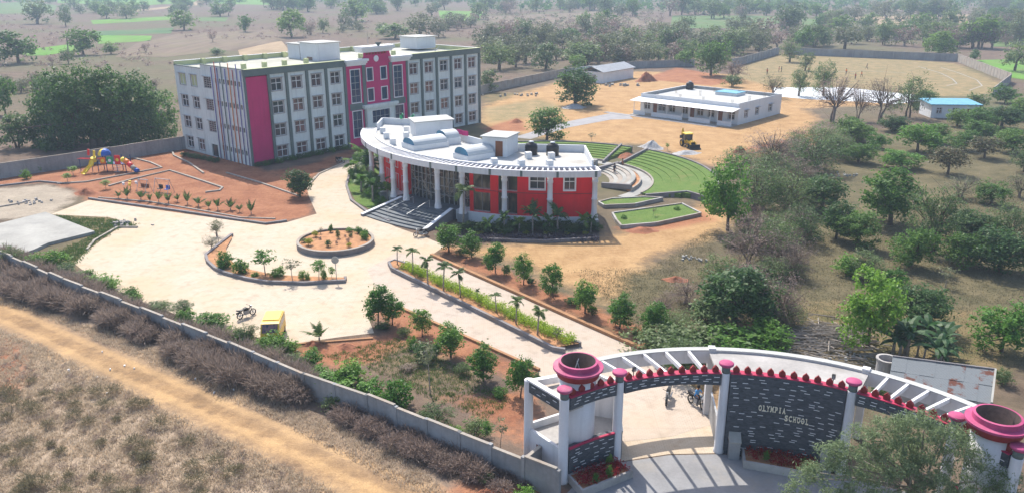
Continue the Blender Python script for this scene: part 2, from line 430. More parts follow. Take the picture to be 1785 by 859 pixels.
pm('white_court', (.60,.62,.64), .9, .1, .15)
YARD = [(88,374),(155,349),(300,370),(465,393),(500,388),(552,373),(538,342),(534,324),(548,308),(590,289),(640,264),(672,248),(692,262),(640,285),(612,300),(605,322),(612,350),(642,373),(690,396),(742,414),(776,428),(752,445),(900,513),(1115,610),(1180,650),(1228,690),(1250,740),(1257,789),(1165,791),(1078,804),(1072,775),(1020,715),(935,665),(940,648),(700,538),(655,530),(640,548),(652,580),(600,586),(500,600),(440,586),(330,556),(240,523),(165,487),(128,458),(158,432),(205,399),(240,394),(190,379)]
tag(MB().sheet(gp(YARD), .012).build('paved_yard', MAT['paver']), 'cream paved yard of the school', None, None, 'structure')
DRIVE = [(755,447),(900,513),(1115,610),(1180,650),(1222,690),(1240,740),(1170,760),(1085,770),(1020,712),(938,662),(942,646),(700,536),(665,520),(640,470),(690,440)]
tag(MB().sheet(gp(DRIVE), .020).build('paved_drive', MAT['paver_drive']), 'pinkish paved drive between gate and yard', None, None, 'structure')
APRON = [(985,862),(1005,842),(1078,806),(1165,793),(1257,791),(1330,800),(1470,830),(1600,862),(1785,940),(1785,1000),(900,1000)]
tag(MB().sheet(gp(APRON), .016).build('forecourt', MAT['apron']), 'grey concrete forecourt in front of the gate', None, None, 'structure')
tag(MB().sheet(gp([(895,240),(985,213),(1070,197),(1096,201),(1104,208),(1066,209),(990,223),(925,243)]), .02).build('path', MAT['path_grey']), 'grey path to the long white bungalow', None, None, 'structure')
tag(MB().sheet(gp([(1345,153),(1470,153),(1600,166),(1612,176),(1560,182),(1500,178),(1400,173),(1350,168)]), .03).build('court', MAT['white_court']), 'white concrete court before the sports field', None, None, 'structure')
def cropmat(name, c1, c2, sc=(.5, .04, 1), rowdir=0.):
    m, t, b = newmat(name); P = pos(t)
    mp = N(t, 'ShaderNodeMapping'); t.links.new(P, mp.inputs[0]); mp.inputs['Scale'].default_value = sc; mp.inputs['Rotation'].default_value = (0, 0, rowdir)
    n = noise(t, mp.outputs[0], 1.0, 5, .65); n2 = noise(t, P, .06, 4)
    c = mixc(t, mapr(t, n, .35, .65), c1, c2); c = mixc(t, mapr(t, n2, .45, .7, 0, .6), c, (.17,.15,.08))
    t.links.new(c, b.inputs['Base Color']); b.inputs['Roughness'].default_value = .95; b.inputs['Specular IOR Level'].default_value = .1
    bumpn(t, b, n, .8, .4); MAT[name] = m
cropmat('crop_bright', (.085,.21,.03), (.15,.30,.05))
cropmat('crop_teal', (.05,.12,.05), (.10,.17,.07), (.6,.05,1), .5)
cropmat('crop_dull', (.07,.14,.04), (.13,.19,.07), (.06,.5,1), .2)
cropmat('crop_straw', (.30,.215,.135), (.38,.28,.18), (.2,.05,1), .4)
cropmat('crop_fallow', (.140,.105,.078), (.205,.155,.112), (.3,.03,1), .3)
CROPS = [
 ('crop_bright', [(168,62),(265,63),(262,72),(171,77)], 'small bright green field strip beyond the big dark tree'),
 ('crop_teal', [(150,56),(303,49),(298,59),(168,63)], 'bluish green crop strip behind the bright green strip'),
 ('crop_bright', [(158,36),(296,29),(300,35),(162,43)], 'narrow light green strip in the middle of the left fields'),
 ('crop_dull', [(346,31),(398,31),(393,38),(346,37)], 'thin green strip behind the round lone tree'),
 ('crop_bright', [(100,-3),(352,-3),(336,6),(242,10),(100,6)], 'pale green field at the top left horizon'),
 ('crop_bright', [(380,-3),(520,-3),(500,10),(372,7)], 'pale green field beside the far dirt road'),
 ('crop_dull', [(-20,8),(47,3),(100,10),(94,23),(-20,25)], 'green field at the far left edge'),
 ('crop_bright', [(40,88),(120,78),(150,84),(84,97),(40,98)], 'green patch beneath the left field trees'),
 ('crop_bright', [(764,19),(842,21),(836,36),(768,37)], 'bright green square field behind the building roof'),
 ('crop_dull', [(1172,28),(1353,28),(1362,40),(1312,50),(1168,50)], 'wide dark green vegetable field with rows'),
 ('crop_dull', [(1398,31),(1432,36),(1428,46),(1398,47)], 'small green field between far trees'),
 ('crop_dull', [(1734,40),(1800,36),(1800,82),(1728,82)], 'green field at the right edge behind dark tree'),
 ('crop_bright', [(1690,106),(1800,103),(1800,142),(1756,135)], 'green field outside the sports field wall'),
 ('crop_bright', [(1715,-3),(1800,-3),(1800,8),(1720,6)], 'pale green field at the top right corner'),
 ('crop_straw', [(415,88),(490,71),(504,88),(505,98),(420,104)], 'straw coloured stubble field behind the roof'),
 ('crop_straw', [(235,18),(330,8),(352,-2),(366,-2),(352,9),(240,21)], 'pale dirt road winding through the far fields'),
 ('crop_fallow', [(310,60),(470,52),(500,70),(400,88),(290,100),(200,100),(240,75)], 'fallow ploughed field behind the left parapet'),
 ('crop_fallow', [(840,30),(1060,20),(1150,40),(1100,60),(900,55)], 'fallow pinkish field far behind the grounds'),
 ('crop_straw', [(1480,30),(1690,26),(1690,48),(1560,52)], 'pale bare field between trees on the far right'),
]
for mm, poly, lab in CROPS:
    o = MB().sheet(gp(poly), .06).build('dirt_road' if 'road' in lab else 'field', MAT[mm]); tag(o, lab, None, None, 'structure')

# ------------------------------------------------------------------ vegetation kit
def rot_unit(rg, n):
    v = rg.normal(size=(n, 3)); return v / np.linalg.norm(v, axis=1, keepdims=True)
def leaf_quads(rg, C, size, up=.5, asp=.5, out=None, droop=0.):
    """a diamond-shaped leaf at every row of C"""
    n = len(C); nrm = rot_unit(rg, n)
    if out is not None: nrm = nrm + out * .7
    nrm[:, 2] += up; nrm /= np.linalg.norm(nrm, axis=1, keepdims=True)
    a = rot_unit(rg, n); a[:, 2] -= droop; a -= nrm * (a * nrm).sum(1, keepdims=True); a /= np.linalg.norm(a, axis=1, keepdims=True) + 1e-9
    b = np.cross(nrm, a); L = size * rg.uniform(.6, 1.3, (n, 1))
    V = np.stack([C - a * L / 2, C + b * L * asp / 2, C + a * L / 2, C - b * L * asp / 2], 1).reshape(-1, 3)
    return V, np.arange(4 * n).reshape(n, 4)
def clump_cloud(rg, blobs, ncl, nl, crad, shell=.75):
    """clump centres through the outer part of the blobs, nl points round each"""
    vol = np.array([b[1][0] * b[1][1] * b[1][2] for b in blobs]) ** .67; vol /= vol.sum()
    k = rg.choice(len(blobs), ncl, p=vol)
    u = rot_unit(rg, ncl); r = rg.uniform(shell ** 3, 1, ncl) ** (1/3) * rg.uniform(.78, 1.05, ncl)
    ctr = np.array([blobs[i][0] for i in k]); rad = np.array([blobs[i][1] for i in k])
    CC = ctr + u * rad * r[:, None]
    cr = crad * rg.uniform(.6, 1.35, ncl)
    idx = np.repeat(np.arange(ncl), nl)
    P = CC[idx] + rg.normal(size=(ncl * nl, 3)) * (cr[idx, None] * np.array([.5, .5, .38]))
    return P, CC, u[idx]
def trunk_mb(rg, h, r, limbs, base_split=1, lean=0.):
    mb = MB(); bx, by = rg.uniform(-1, 1, 2) * lean
    tops = []
    for s_ in range(base_split):
        ox, oy = (rg.uniform(-1, 1, 2) * r * 1.5) if base_split > 1 else (0, 0)
        ex, ey = bx + rg.uniform(-1, 1) * h * .12 * base_split, by + rg.uniform(-1, 1) * h * .12 * base_split
        pts = [(ox, oy, -.15), (ox * 1.2 + ex * .2, oy * 1.2 + ey * .2, h * .35), (ex * .6, ey * .6, h * .7), (ex, ey, h)]
        mb.tube(pts, [r * 1.25, r * .9, r * .75, r * .55], 6); tops.append((ex, ey, h))
    for q in limbs:
        t_ = min(tops, key=lambda a: hypot(a[0]-q[0], a[1]-q[1])); st = Vector(t_) * rg.uniform(.75, 1.0)
        q = Vector(q); md = st.lerp(q, .5) + Vector((*rg.uniform(-.1, .1, 2) * h, .06 * h))
        mb.tube([st, md, q], [r * .5, r * .32, r * .12], 5)
    return mb
TPL = {}
def template(key, seed, trunk_h, trunk_r, blobs, ncl, nl, crad, lsize, lmat, bark='bark', up=.5, asp=.5, split=1, nlimb=8, shell=.7, droop=0., lean=0., twigs=0, norm=True):
    rg = np.random.default_rng(seed)
    P, CC, U = clump_cloud(rg, blobs, ncl, nl, crad, shell)
    P[:, 2] = np.maximum(P[:, 2], .03)
    V, F = leaf_quads(rg, P, lsize, up, asp, U, droop)
    sel = CC[rg.choice(len(CC), min(nlimb, len(CC)), replace=False)] if nlimb else []
    tm = trunk_mb(rg, trunk_h, trunk_r, sel, split, lean)
    if twigs:
        for q in CC[rg.choice(len(CC), min(twigs, len(CC)), replace=False)]:
            a = Vector(q); bq = a + Vector(rg.normal(size=3)) * crad * 1.6
            b0 = Vector((a.x * .5, a.y * .5, trunk_h + (a.z - trunk_h) * .4)); tm.tube([b0, a, bq], [trunk_r * .28, trunk_r * .16, trunk_r * .06], 4)
    if norm:                                # unit size: widest spread 1, top of crown 1
        kx = 1 / (2 * np.percentile(np.hypot(V[:, 0], V[:, 1]), 96)); kz = 1 / np.percentile(V[:, 2], 99.3)
        V = V * np.array([kx, kx, kz]); tm.v = [(x * kx, y * kx, z * kz) for x, y, z in tm.v]
    TPL[key] = (tm.mesh('trunk', MAT[bark], True) if trunk_h else None, npmesh('crown', V, F, MAT[lmat]))
def blobset(rg, n, zc, rz, rx, spread):
    out = []
    for i in range(n):
        a = 2 * pi * i / n + rg.uniform(-.4, .4); d = spread * rg.uniform(.6, 1.1)
        s_ = rg.uniform(.75, 1.15)
        out.append(((cos(a) * d, sin(a) * d, zc + rg.uniform(-.35, .45) * rz), (rx * s_, rx * s_, rz * s_)))
    out.append(((0, 0, zc + rz * .25), (rx * 1.1, rx * 1.1, rz * 1.1)))
    return out
def mk(key, seeds, **k):
    for i, s_ in enumerate(seeds):
        rg = np.random.default_rng(s_ + 1000)
        kk = dict(k); b_ = kk.pop('bl'); template(f'{key}{i}', s_, blobs=blobset(rg, *b_), **kk)
# unit templates: total height about 1
mk('young', (1,2,3,81,82), bl=(5,.55,.36,.17,.16), trunk_h=.35, trunk_r=.02, ncl=105, nl=34, crad=.085, lsize=.05, lmat='leaf_young', nlimb=7)
mk('mango', (4,5,6,7), bl=(6,.50,.38,.22,.26), trunk_h=.35, trunk_r=.035, ncl=170, nl=28, crad=.09, lsize=.055, lmat='leaf_mango', nlimb=8)
mk('bright', (8,9,10), bl=(6,.50,.38,.21,.26), trunk_h=.38, trunk_r=.028, ncl=150, nl=28, crad=.09, lsize=.055, lmat='leaf_bright', nlimb=8)
mk('dark', (11,12,13), bl=(6,.50,.40,.28,.20), trunk_h=.35, trunk_r=.035, ncl=180, nl=28, crad=.09, lsize=.055, lmat='leaf_dark', nlimb=8)
mk('olive', (14,15,16,17), bl=(7,.50,.36,.22,.30), trunk_h=.36, trunk_r=.026, ncl=130, nl=28, crad=.09, lsize=.045, lmat='leaf_olive', split=2, nlimb=14, twigs=20, asp=.4)
mk('grey', (18,19,20), bl=(7,.52,.30,.22,.30), trunk_h=.34, trunk_r=.024, ncl=90, nl=18, crad=.10, lsize=.042, lmat='leaf_grey', split=3, nlimb=16, twigs=40, asp=.35, bark='twig')
mk('dry', (21,22,23), bl=(7,.55,.30,.22,.26), trunk_h=.36, trunk_r=.022, ncl=110, nl=12, crad=.11, lsize=.042, lmat='leaf_dry', split=3, nlimb=22, twigs=80, asp=.22, bark='twig')
mk('rust', (24,), bl=(6,.56,.30,.26,.20), trunk_h=.35, trunk_r=.03, ncl=120, nl=20, crad=.10, lsize=.055, lmat='leaf_rust')
mk('bush', (25,26,27), bl=(6,.42,.34,.30,.24), trunk_h=.2, trunk_r=.02, ncl=95, nl=20, crad=.12, lsize=.085, lmat='leaf_young', split=3, nlimb=6)
mk('bushb', (28,29), bl=(6,.42,.34,.30,.24), trunk_h=.2, trunk_r=.02, ncl=85, nl=20, crad=.12, lsize=.085, lmat='leaf_bright', split=3, nlimb=6)
mk('busho', (30,31), bl=(6,.42,.34,.30,.26), trunk_h=.2, trunk_r=.02, ncl=90, nl=20, crad=.12, lsize=.07, lmat='leaf_olive', split=3, nlimb=8)
mk('bushd', (32,33), bl=(6,.42,.34,.30,.24), trunk_h=.2, trunk_r=.02, ncl=95, nl=20, crad=.12, lsize=.08, lmat='leaf_dark', split=3, nlimb=6)
mk('bushr', (34,), bl=(6,.40,.30,.30,.26), trunk_h=.2, trunk_r=.02, ncl=90, nl=14, crad=.12, lsize=.06, lmat='leaf_dry', split=3, nlimb=8, twigs=30, bark='twig')
mk('bushy', (35,), bl=(5,.42,.34,.30,.20), trunk_h=.2, trunk_r=.02, ncl=60, nl=18, crad=.12, lsize=.10, lmat='leaf_yellow', split=3, nlimb=4)
mk('far', (36,37,38,39), bl=(6,.50,.40,.27,.22), trunk_h=.35, trunk_r=.03, ncl=80, nl=18, crad=.10, lsize=.085, lmat='leaf_mango', nlimb=5)
mk('farg', (40,41,42), bl=(7,.46,.38,.24,.30), trunk_h=.35, trunk_r=.025, ncl=75, nl=16, crad=.11, lsize=.075, lmat='leaf_grey', split=2, nlimb=8)
mk('faro', (43,44,45), bl=(7,.46,.38,.25,.28), trunk_h=.35, trunk_r=.025, ncl=80, nl=16, crad=.11, lsize=.08, lmat='leaf_olive', split=2, nlimb=7)
mk('farr', (46,47), bl=(7,.52,.28,.24,.28), trunk_h=.35, trunk_r=.022, ncl=55, nl=10, crad=.12, lsize=.07, lmat='leaf_dry', split=3, nlimb=12, bark='twig')
mk('sapling', (48,49,50), bl=(4,.68,.26,.14,.12), trunk_h=.6, trunk_r=.012, ncl=30, nl=16, crad=.09, lsize=.07, lmat='leaf_bright', nlimb=8, bark='bark_pale')
mk('thin', (51,52), bl=(4,.72,.22,.16,.14), trunk_h=.65, trunk_r=.010, ncl=22, nl=9, crad=.08, lsize=.06, lmat='leaf_grey', nlimb=10, bark='bark_pale')
mk('thicket', (53,54,55), bl=(8,.42,.38,.28,.34), trunk_h=.3, trunk_r=.02, ncl=170, nl=20, crad=.10, lsize=.045, lmat='leaf_olive', split=4, nlimb=18, twigs=40, asp=.4)
mk('thickd', (56,57), bl=(8,.42,.38,.28,.34), trunk_h=.3, trunk_r=.02, ncl=150, nl=16, crad=.10, lsize=.042, lmat='leaf_dry', split=4, nlimb=24, twigs=90, asp=.25, bark='twig')
def place(key, name, label, cat, loc, w_, h_, group=None, rz=None, bare=False):
    """one plant: Empty at its foot, trunk and crown under it"""
    o = thing(name, label, cat, loc, 0, group)
    if cat == 'tree' and rz is None:
        o.rotation_euler = (random.uniform(-.06, .06), random.uniform(-.06, .06), 0); h_ *= random.uniform(.93, 1.06); w_ *= random.uniform(.92, 1.1)
    tm, cm = TPL[key]; rz = random.uniform(0, 6.28) if rz is None else rz
    if tm is not None: inst(tm, 'trunk' if cat == 'tree' else 'stem', o, (0,0,0), rz, (w_, w_, h_))
    inst(cm, 'crown' if cat == 'tree' else 'foliage', o, (0,0,0), rz, (w_, w_, h_))
    return o
NAMES = {'young trees along the right verge': 'young_tree', 'young trees along the left verge': 'young_tree', 'orchard trees': 'orchard_tree', 'trees of the thicket right of the grounds': 'thicket_tree', 'trees of the far fields': 'field_tree'}
def tree_px(key, label, x, base, wpx, hpx, group=None, name=None, cat='tree'):
    """plant whose foot is seen at pixel (x, base), wpx wide and hpx tall in the photo"""
    name = name or NAMES.get(group, 'tree')
    k = pxm(base); dep = (base - HOR) / FPX
    wm = wpx * k * 1.0; hm = max(hpx * k - wm * .30 * min(dep, .6), .55 * hpx * k)
    if cat == 'tree': hm = hpx * k * .96
    return place(key, name, label, cat, G(x, base), wm * 1.03, hm * .98, group)
random.seed(7)
# palms -------------------------------------------------------------
def frond(rg, L, az, el, droop, nleaf, wl, V, F, base):
    pts = []
    for i in range(9):
        s_ = i / 8; e = el - droop * s_ ** 1.4
        pts.append((pts[-1] if pts else Vector(base)) + (Vector((cos(az) * cos(e), sin(az) * cos(e), sin(e))) * (L / 8) if i else Vector()))
    side = Vector((-sin(az), cos(az), 0))
    for i in range(nleaf):
        s_ = .12 + .88 * i / (nleaf - 1); k = s_ * 8; j = min(int(k), 7); p_ = pts[j].lerp(pts[j+1], k - j)
        d = (pts[j+1] - pts[j]).normalized(); l_ = wl * (sin(pi * min(s_ * .9 + .12, 1)) * .8 + .2)
        for sg in (-1, 1):
            tip = p_ + side * (sg * l_ * .8) + d * l_ * .55 + Vector((0, 0, -l_ * rg.uniform(.15, .5)))
            wv = d * (l_ * .10 + .008)
            o = len(V); V += [p_ - wv, p_ + wv, tip, p_.lerp(tip, .5) - wv * 1.3]; F.append((o, o+1, o+2, o+3))
    for i in range(8):
        o = len(V); u = Vector((0, 0, .012)); V += [pts[i] - side * .012, pts[i] + side * .012, pts[i+1] + side * .008, pts[i+1] - side * .008]; F.append((o, o+1, o+2, o+3))
def palm_tpl(key, seed, h, nf, L, wl, r, lmat='leaf_palm', el0=.2, el1=1.25, droop=1.5):
    rg = np.random.default_rng(seed); V = []; F = []
    for i in range(nf):
        frond(rg, L * rg.uniform(.8, 1.1), i * 2.4 + rg.uniform(-.3, .3), rg.uniform(el0, el1), droop * rg.uniform(.7, 1.2), 16, wl, V, F, (0, 0, h))
    tm = MB().tube([(0,0,-.1),(0.02*h,0,h*.5),(0,0,h)], [r*1.3, r, r*.9], 8).mesh('trunk', MAT['bark_pale'], True) if h > 0 else None
    TPL[key] = (tm, npmesh('crown', np.array([tuple(q) for q in V]), np.array(F), MAT[lmat]))
palm_tpl('palm0', 61, 1.75, 9, .85, .34, .06); palm_tpl('palm1', 62, 1.9, 8, .9, .36, .055); palm_tpl('palm2', 63, 1.65, 10, .8, .32, .06)
palm_tpl('seedpalm0', 64, .25, 7, 1.1, .30, .05, 'leaf_palm', .7, 1.45, .8); palm_tpl('seedpalm1', 65, .2, 6, 1.2, .32, .05, 'leaf_palm', .8, 1.45, .7)
palm_tpl('darkpalm0', 66, 1.0, 10, 1.5, .5, .10, 'leaf_mango', .3, 1.3, 1.3); palm_tpl('darkpalm1', 67, 1.3, 11, 1.6, .5, .10, 'leaf_dark', .2, 1.3, 1.4)
palm_tpl('tallpalm', 68, 5.5, 16, 2.6, .8, .16, 'leaf_olive', -.4, 1.2, 1.2)
def banana_tpl(key, seed, nst):
    rg = np.random.default_rng(seed); V = []; F = []; tm = MB()
    for s_ in range(nst):
        bx, by = rg.uniform(-1.6, 1.6, 2); h = rg.uniform(.9, 1.7)
        tm.tube([(bx, by, -.1), (bx, by, h)], [.12, .08], 7)
        for i in range(8):
            az = i * 2.4 + rg.uniform(-.4, .4); L = rg.uniform(1.3, 1.9); el = rg.uniform(.4, 1.3); wd = .24
            side = Vector((-sin(az), cos(az), 0)); p_ = Vector((bx, by, h)); prev = None
            for j in range(7):
                e = el - 1.6 * (j / 6) ** 1.3; ww = wd * sin(pi * (j / 6 * .88 + .08)); row = (p_ - side * ww + Vector((0,0,-ww*.3)), p_.copy(), p_ + side * ww + Vector((0,0,-ww*.3)))
                if prev is not None:
                    for a_, b_ in ((0, 1), (1, 2)):
                        o = len(V); V += [prev[a_], prev[b_], row[b_], row[a_]]; F.append((o, o+1, o+2, o+3))
                prev = row; p_ = p_ + Vector((cos(az) * cos(e), sin(az) * cos(e), sin(e))) * (L / 6)
    TPL[key] = (tm.mesh('stem', MAT['bark_pale'], True), npmesh('foliage', np.array([tuple(q) for q in V]), np.array(F), MAT['leaf_banana']))
banana_tpl('banana', 71, 7)

# ------------------------------------------------------------------ wall and window kit
def pierced(mb, fn, u0, u1, z0, z1, holes, depth, ext_u=()):
    """wall face with real openings: front quads round the holes, reveals going back by depth"""
    us = sorted(set([u0, u1] + [h[0] for h in holes] + [h[1] for h in holes] + [q for q in ext_u if u0 < q < u1]))
    zs = sorted(set([z0, z1] + [h[2] for h in holes] + [h[3] for h in holes]))
    for i in range(len(us) - 1):
        for j in range(len(zs) - 1):
            um, zm = (us[i] + us[i+1]) / 2, (zs[j] + zs[j+1]) / 2
            if any(h[0] < um < h[1] and h[2] < zm < h[3] for h in holes): continue
            mb.add([fn(us[i], zs[j], 0), fn(us[i+1], zs[j], 0), fn(us[i+1], zs[j+1], 0), fn(us[i], zs[j+1], 0)], [(0,1,2,3)])
    for a, b_, c_, d_ in holes:
        q = [(a, c_), (b_, c_), (b_, d_), (a, d_)]
        for k in range(4):
            p0, p1 = q[k], q[(k+1) % 4]
            mb.add([fn(*p0, 0), fn(*p1, 0), fn(*p1, depth), fn(*p0, depth)], [(0,1,2,3)])
    return mb
def fbox(mb, fn, u0, u1, z0, z1, d0, d1):
    """box in wall coordinates (d grows inwards)"""
    vs = [fn(u, z, d) for d in (d0, d1) for u, z in ((u0,z0),(u1,z0),(u1,z1),(u0,z1))]
    return mb.add(vs, [(0,1,2,3),(7,6,5,4),(0,4,5,1),(1,5,6,2),(2,6,7,3),(3,7,4,0)])
def window(par, fn, u0, u1, z0, z1, depth=.16, surround=.12, sm='trim_grey', fm='white_paint', gm_='glass', shade=.35, cols=2, rows=(.62,), proud=.05, name='window', sill=True):
    """surround > frame, pane, sunshade"""
    s_ = MB()
    if surround:
        fbox(s_, fn, u0 - surround, u0, z0 - surround, z1 + surround, -proud, .05); fbox(s_, fn, u1, u1 + surround, z0 - surround, z1 + surround, -proud, .05)
        fbox(s_, fn, u0, u1, z1, z1 + surround, -proud, .05); fbox(s_, fn, u0, u1, z0 - surround, z0, -proud - (.05 if sill else 0), .05)
    else: fbox(s_, fn, u0, u1, z0 - .05, z0, -.03, .05)
    o = s_.build(name, MAT[sm], par)
    f_ = MB(); t_ = .05
    fbox(f_, fn, u0, u0 + t_, z0, z1, depth - .07, depth); fbox(f_, fn, u1 - t_, u1, z0, z1, depth - .07, depth)
    fbox(f_, fn, u0 + t_, u1 - t_, z1 - t_, z1, depth - .07, depth); fbox(f_, fn, u0 + t_, u1 - t_, z0, z0 + t_, depth - .07, depth)
    for k in range(1, cols):
        u = u0 + (u1 - u0) * k / cols; fbox(f_, fn, u - .045, u + .045, z0 + t_, z1 - t_, depth - .065, depth - .003)
    for k in rows:
        z = z0 + (z1 - z0) * k; fbox(f_, fn, u0 + t_, u1 - t_, z - .045, z + .045, depth - .06, depth - .006)
    f_.build('frame', MAT[fm], o)
    g_ = MB(); g_.add([fn(u0, z0, depth + .002), fn(u1, z0, depth + .002), fn(u1, z1, depth + .002), fn(u0, z1, depth + .002)], [(0,1,2,3)])
    g_.build('pane', MAT[gm_], o)
    if shade:
        h_ = MB(); fbox(h_, fn, u0 - .15, u1 + .15, z1 + surround, z1 + surround + .07, -shade, .02); h_.build('sunshade', MAT[sm], o)
    return o

# ------------------------------------------------------------------ four-storey school building
A0 = G(440, 290.4); B0 = G(836, 214)
ANG = atan2(B0[1] - A0[1], B0[0] - A0[0])
sb = thing('school_building', 'large four-storey grey school building with magenta centre and flat roof', 'building', A0, ANG)
LU, LW, ZT = 52.2, 20.9, 14.75
FR = lambda u, z, d: (u, d, z)
SD = lambda u, z, d: (d, u, z)            # left end wall: u runs back along the depth
rowz = [(11.05, 13.0), (7.5, 9.45), (3.95, 5.9), (.55, 2.4)]
ucol = [(4.6, 6.75), (8.35, 10.45), (12.15, 14.2), (15.95, 18.0), (33.5, 35.6), (37.3, 39.4), (41.2, 43.3), (45.05, 47.15), (48.9, 51.0)]
holesL = [(a + .12, b - .12, c_ + .1, d) for a, b in ucol[:4] for c_, d in rowz]
holesR = [(a + .12, b - .12, c_ + .1, d) for a, b in ucol[4:] for c_, d in rowz]
mb = MB(); pierced(mb, FR, 4.0, 19.0, -.3, 13.8, holesL, .16); mb.build('front_wall', MAT['wall_grey'], sb)
mb = MB(); pierced(mb, FR, 32.7, LU, -.3, 13.8, holesR, .16); mb.build('front_wall', MAT['wall_grey'], sb)
for h_ in holesL + holesR: window(sb, FR, *h_)
mb = MB(); fbox(mb, FR, .35, 4.0, .05, 13.6, -.04, .3); mb.build('magenta_panel', MAT['magenta'], sb)
mb = MB(); fbox(mb, FR, 0, .35, -.3, 13.75, -.10, .1); mb.build('corner_trim', MAT['band'], sb)
for u in (4.2, 7.45, 11.3, 15.05, 18.85, 32.75, 36.45, 40.3, 44.1, 48.05, 51.95):
    mb = MB(); fbox(mb, FR, u - .22, u + .22, -.3, 13.8, -.28, .05); mb.build('pilaster', MAT['band'], sb)
for u0_, u1_ in ((0, 19.0), (32.5, LU)): mb = MB(); fbox(mb, FR, u0_, u1_, 13.75, ZT, -.30, .25); mb.build('front_parapet', MAT['band'], sb)
mb = MB(); fbox(mb, FR, 0, 19.0, ZT, ZT + .06, -.34, .30); fbox(mb, FR, 32.5, LU, ZT, ZT + .06, -.34, .30); mb.build('coping', MAT['lime'], sb)
for u0_, u1_ in [(a - .35, b + .35) for a, b in ucol]:          # pale raised field round every window stack
    pass
# magenta centre
cw = [(20.0, 21.95, 7.55, 13.05), (20.0, 21.95, 1.6, 6.05), (29.6, 31.55, 7.55, 13.05), (29.6, 31.55, 1.6, 6.05),
      (23.55, 24.8, 11.0, 13.1), (26.65, 27.9, 11.0, 13.1), (23.55, 24.8, 7.5, 9.6), (26.65, 27.9, 7.5, 9.6)]
mb = MB(); CF = lambda u, z, d: (u, d - .2, z)
pierced(mb, CF, 19.0, 32.5, -.3, 14.6, cw, .18, (22.5, 29.1)); fbox(mb, CF, 23.3, 28.6, 14.6, 15.75, 0, .4)
mb.add([CF(23.3,14.6,0), CF(22.4,14.6,0), CF(22.9,15.0,0), CF(23.1,15.75,0), CF(23.3,15.75,0)], [(0,1,2,3,4)])
mb.add([CF(28.6,14.6,0), CF(29.5,14.6,0), CF(29.0,15.0,0), CF(28.8,15.75,0), CF(28.6,15.75,0)], [(0,1,2,3,4)])
mb.build('magenta_front', MAT['magenta'], sb)
for i, h_ in enumerate(cw):
    window(sb, CF, *h_, depth=.16, surround=.14, sm='white_paint', fm='galvan', gm_='glass_blue', shade=0, cols=2 if i < 4 else 1, rows=(.2,.4,.6,.8) if i in (0, 2) else ((.33,.66) if i < 4 else ()), sill=False)
for u in (22.85, 28.9):
    mb = MB(); fbox(mb, CF, u - .35, u + .35, -.3, 13.75, -.12, .05); mb.build('pilaster', MAT['band'], sb)
for u0_, u1_ in ((19.5, 22.4), (29.25, 32.1)):
    mb = MB(); fbox(mb, CF, u0_, u1_, 6.25, 7.38, -.05, .05); mb.build('spandrel', MAT['band'], sb)
def cornice(u0_, u1_, z0_, z1_, back=.5):
    mb = MB(); st = [(0, .35), (.35, .55), (.7, .85), (1.0, .85)]
    for k in range(3):
        za, zb = z0_ + (z1_ - z0_) * (0, .3, .62)[k], z0_ + (z1_ - z0_) * (.3, .62, 1.0)[k]
        e = (.05, .2, .38)[k]
        fbox(mb, CF, u0_ - e, u1_ + e, za, zb, -(.30, .48, .72)[k], back)
    mb.build('cornice', MAT['white_paint'], sb)
cornice(19.2, 23.2, 13.75, 14.8); cornice(28.95, 33.2, 13.75, 14.8); cornice(22.6, 29.2, 15.75, 16.75, 1.6)
for k in range(7):
    mb = MB(); fbox(mb, CF, 23.55 + k * .68, 23.95 + k * .68, 15.35, 15.72, -.1, .05); mb.build('dentil', MAT['maroon'], sb)
mb = MB(); mb.lathe([(.02, -.28), (.5, -.28), (.55, -.24), (.55, -.18)], 20, (25.75, 0, 14.6), 'y'); mb.build('round_emblem', MAT['white_paint'], sb)
mb = MB(); mb.add([(25.3,-.75,17.35), (26.7,-.75,17.35), (26.0,-.75,16.55), (25.3,-.6,17.35), (26.7,-.6,17.35), (26.0,-.6,16.55)], [(0,1,2),(5,4,3),(0,3,4,1),(1,4,5,2),(2,5,3,0)]); mb.build('finial', MAT['band'], sb)
MB().tube([(24.8,.6,16.7),(24.8,.6,19.2)], .03, 6).build('rooftop_mast', MAT['galvan'], sb)
# porch
mb = MB(); pierced(mb, lambda u, z, d: (u, d - .55, z), 22.6, 29.3, -.3, 6.2, [(24.0, 28.0, 3.6, 5.8), (24.6, 27.4, -.29, 3.0)], .3)
mb.box(22.6, 22.85, -.55, -.2, -.3, 6.2); mb.box(29.05, 29.3, -.55, -.2, -.3, 6.2); mb.build('porch_wall', MAT['wall_grey'], sb)
window(sb, lambda u, z, d: (u, d - .55, z), 24.0, 28.0, 3.6, 5.8, .28, .12, 'white_paint', 'galvan', 'glass_blue', 0, 4, (.5,))
mb = MB(); mb.box(24.6, 27.4, -.24, -.22, -.3, 3.0); mb.build('entrance_door', MAT['glass_blue'], sb)
mb = MB(); mb.box(22.3, 29.6, -.85, -.1, 6.2, 6.45); mb.box(22.1, 29.8, -1.0, -.1, 6.45, 6.95); mb.build('porch_cornice', MAT['wall_grey'], sb)
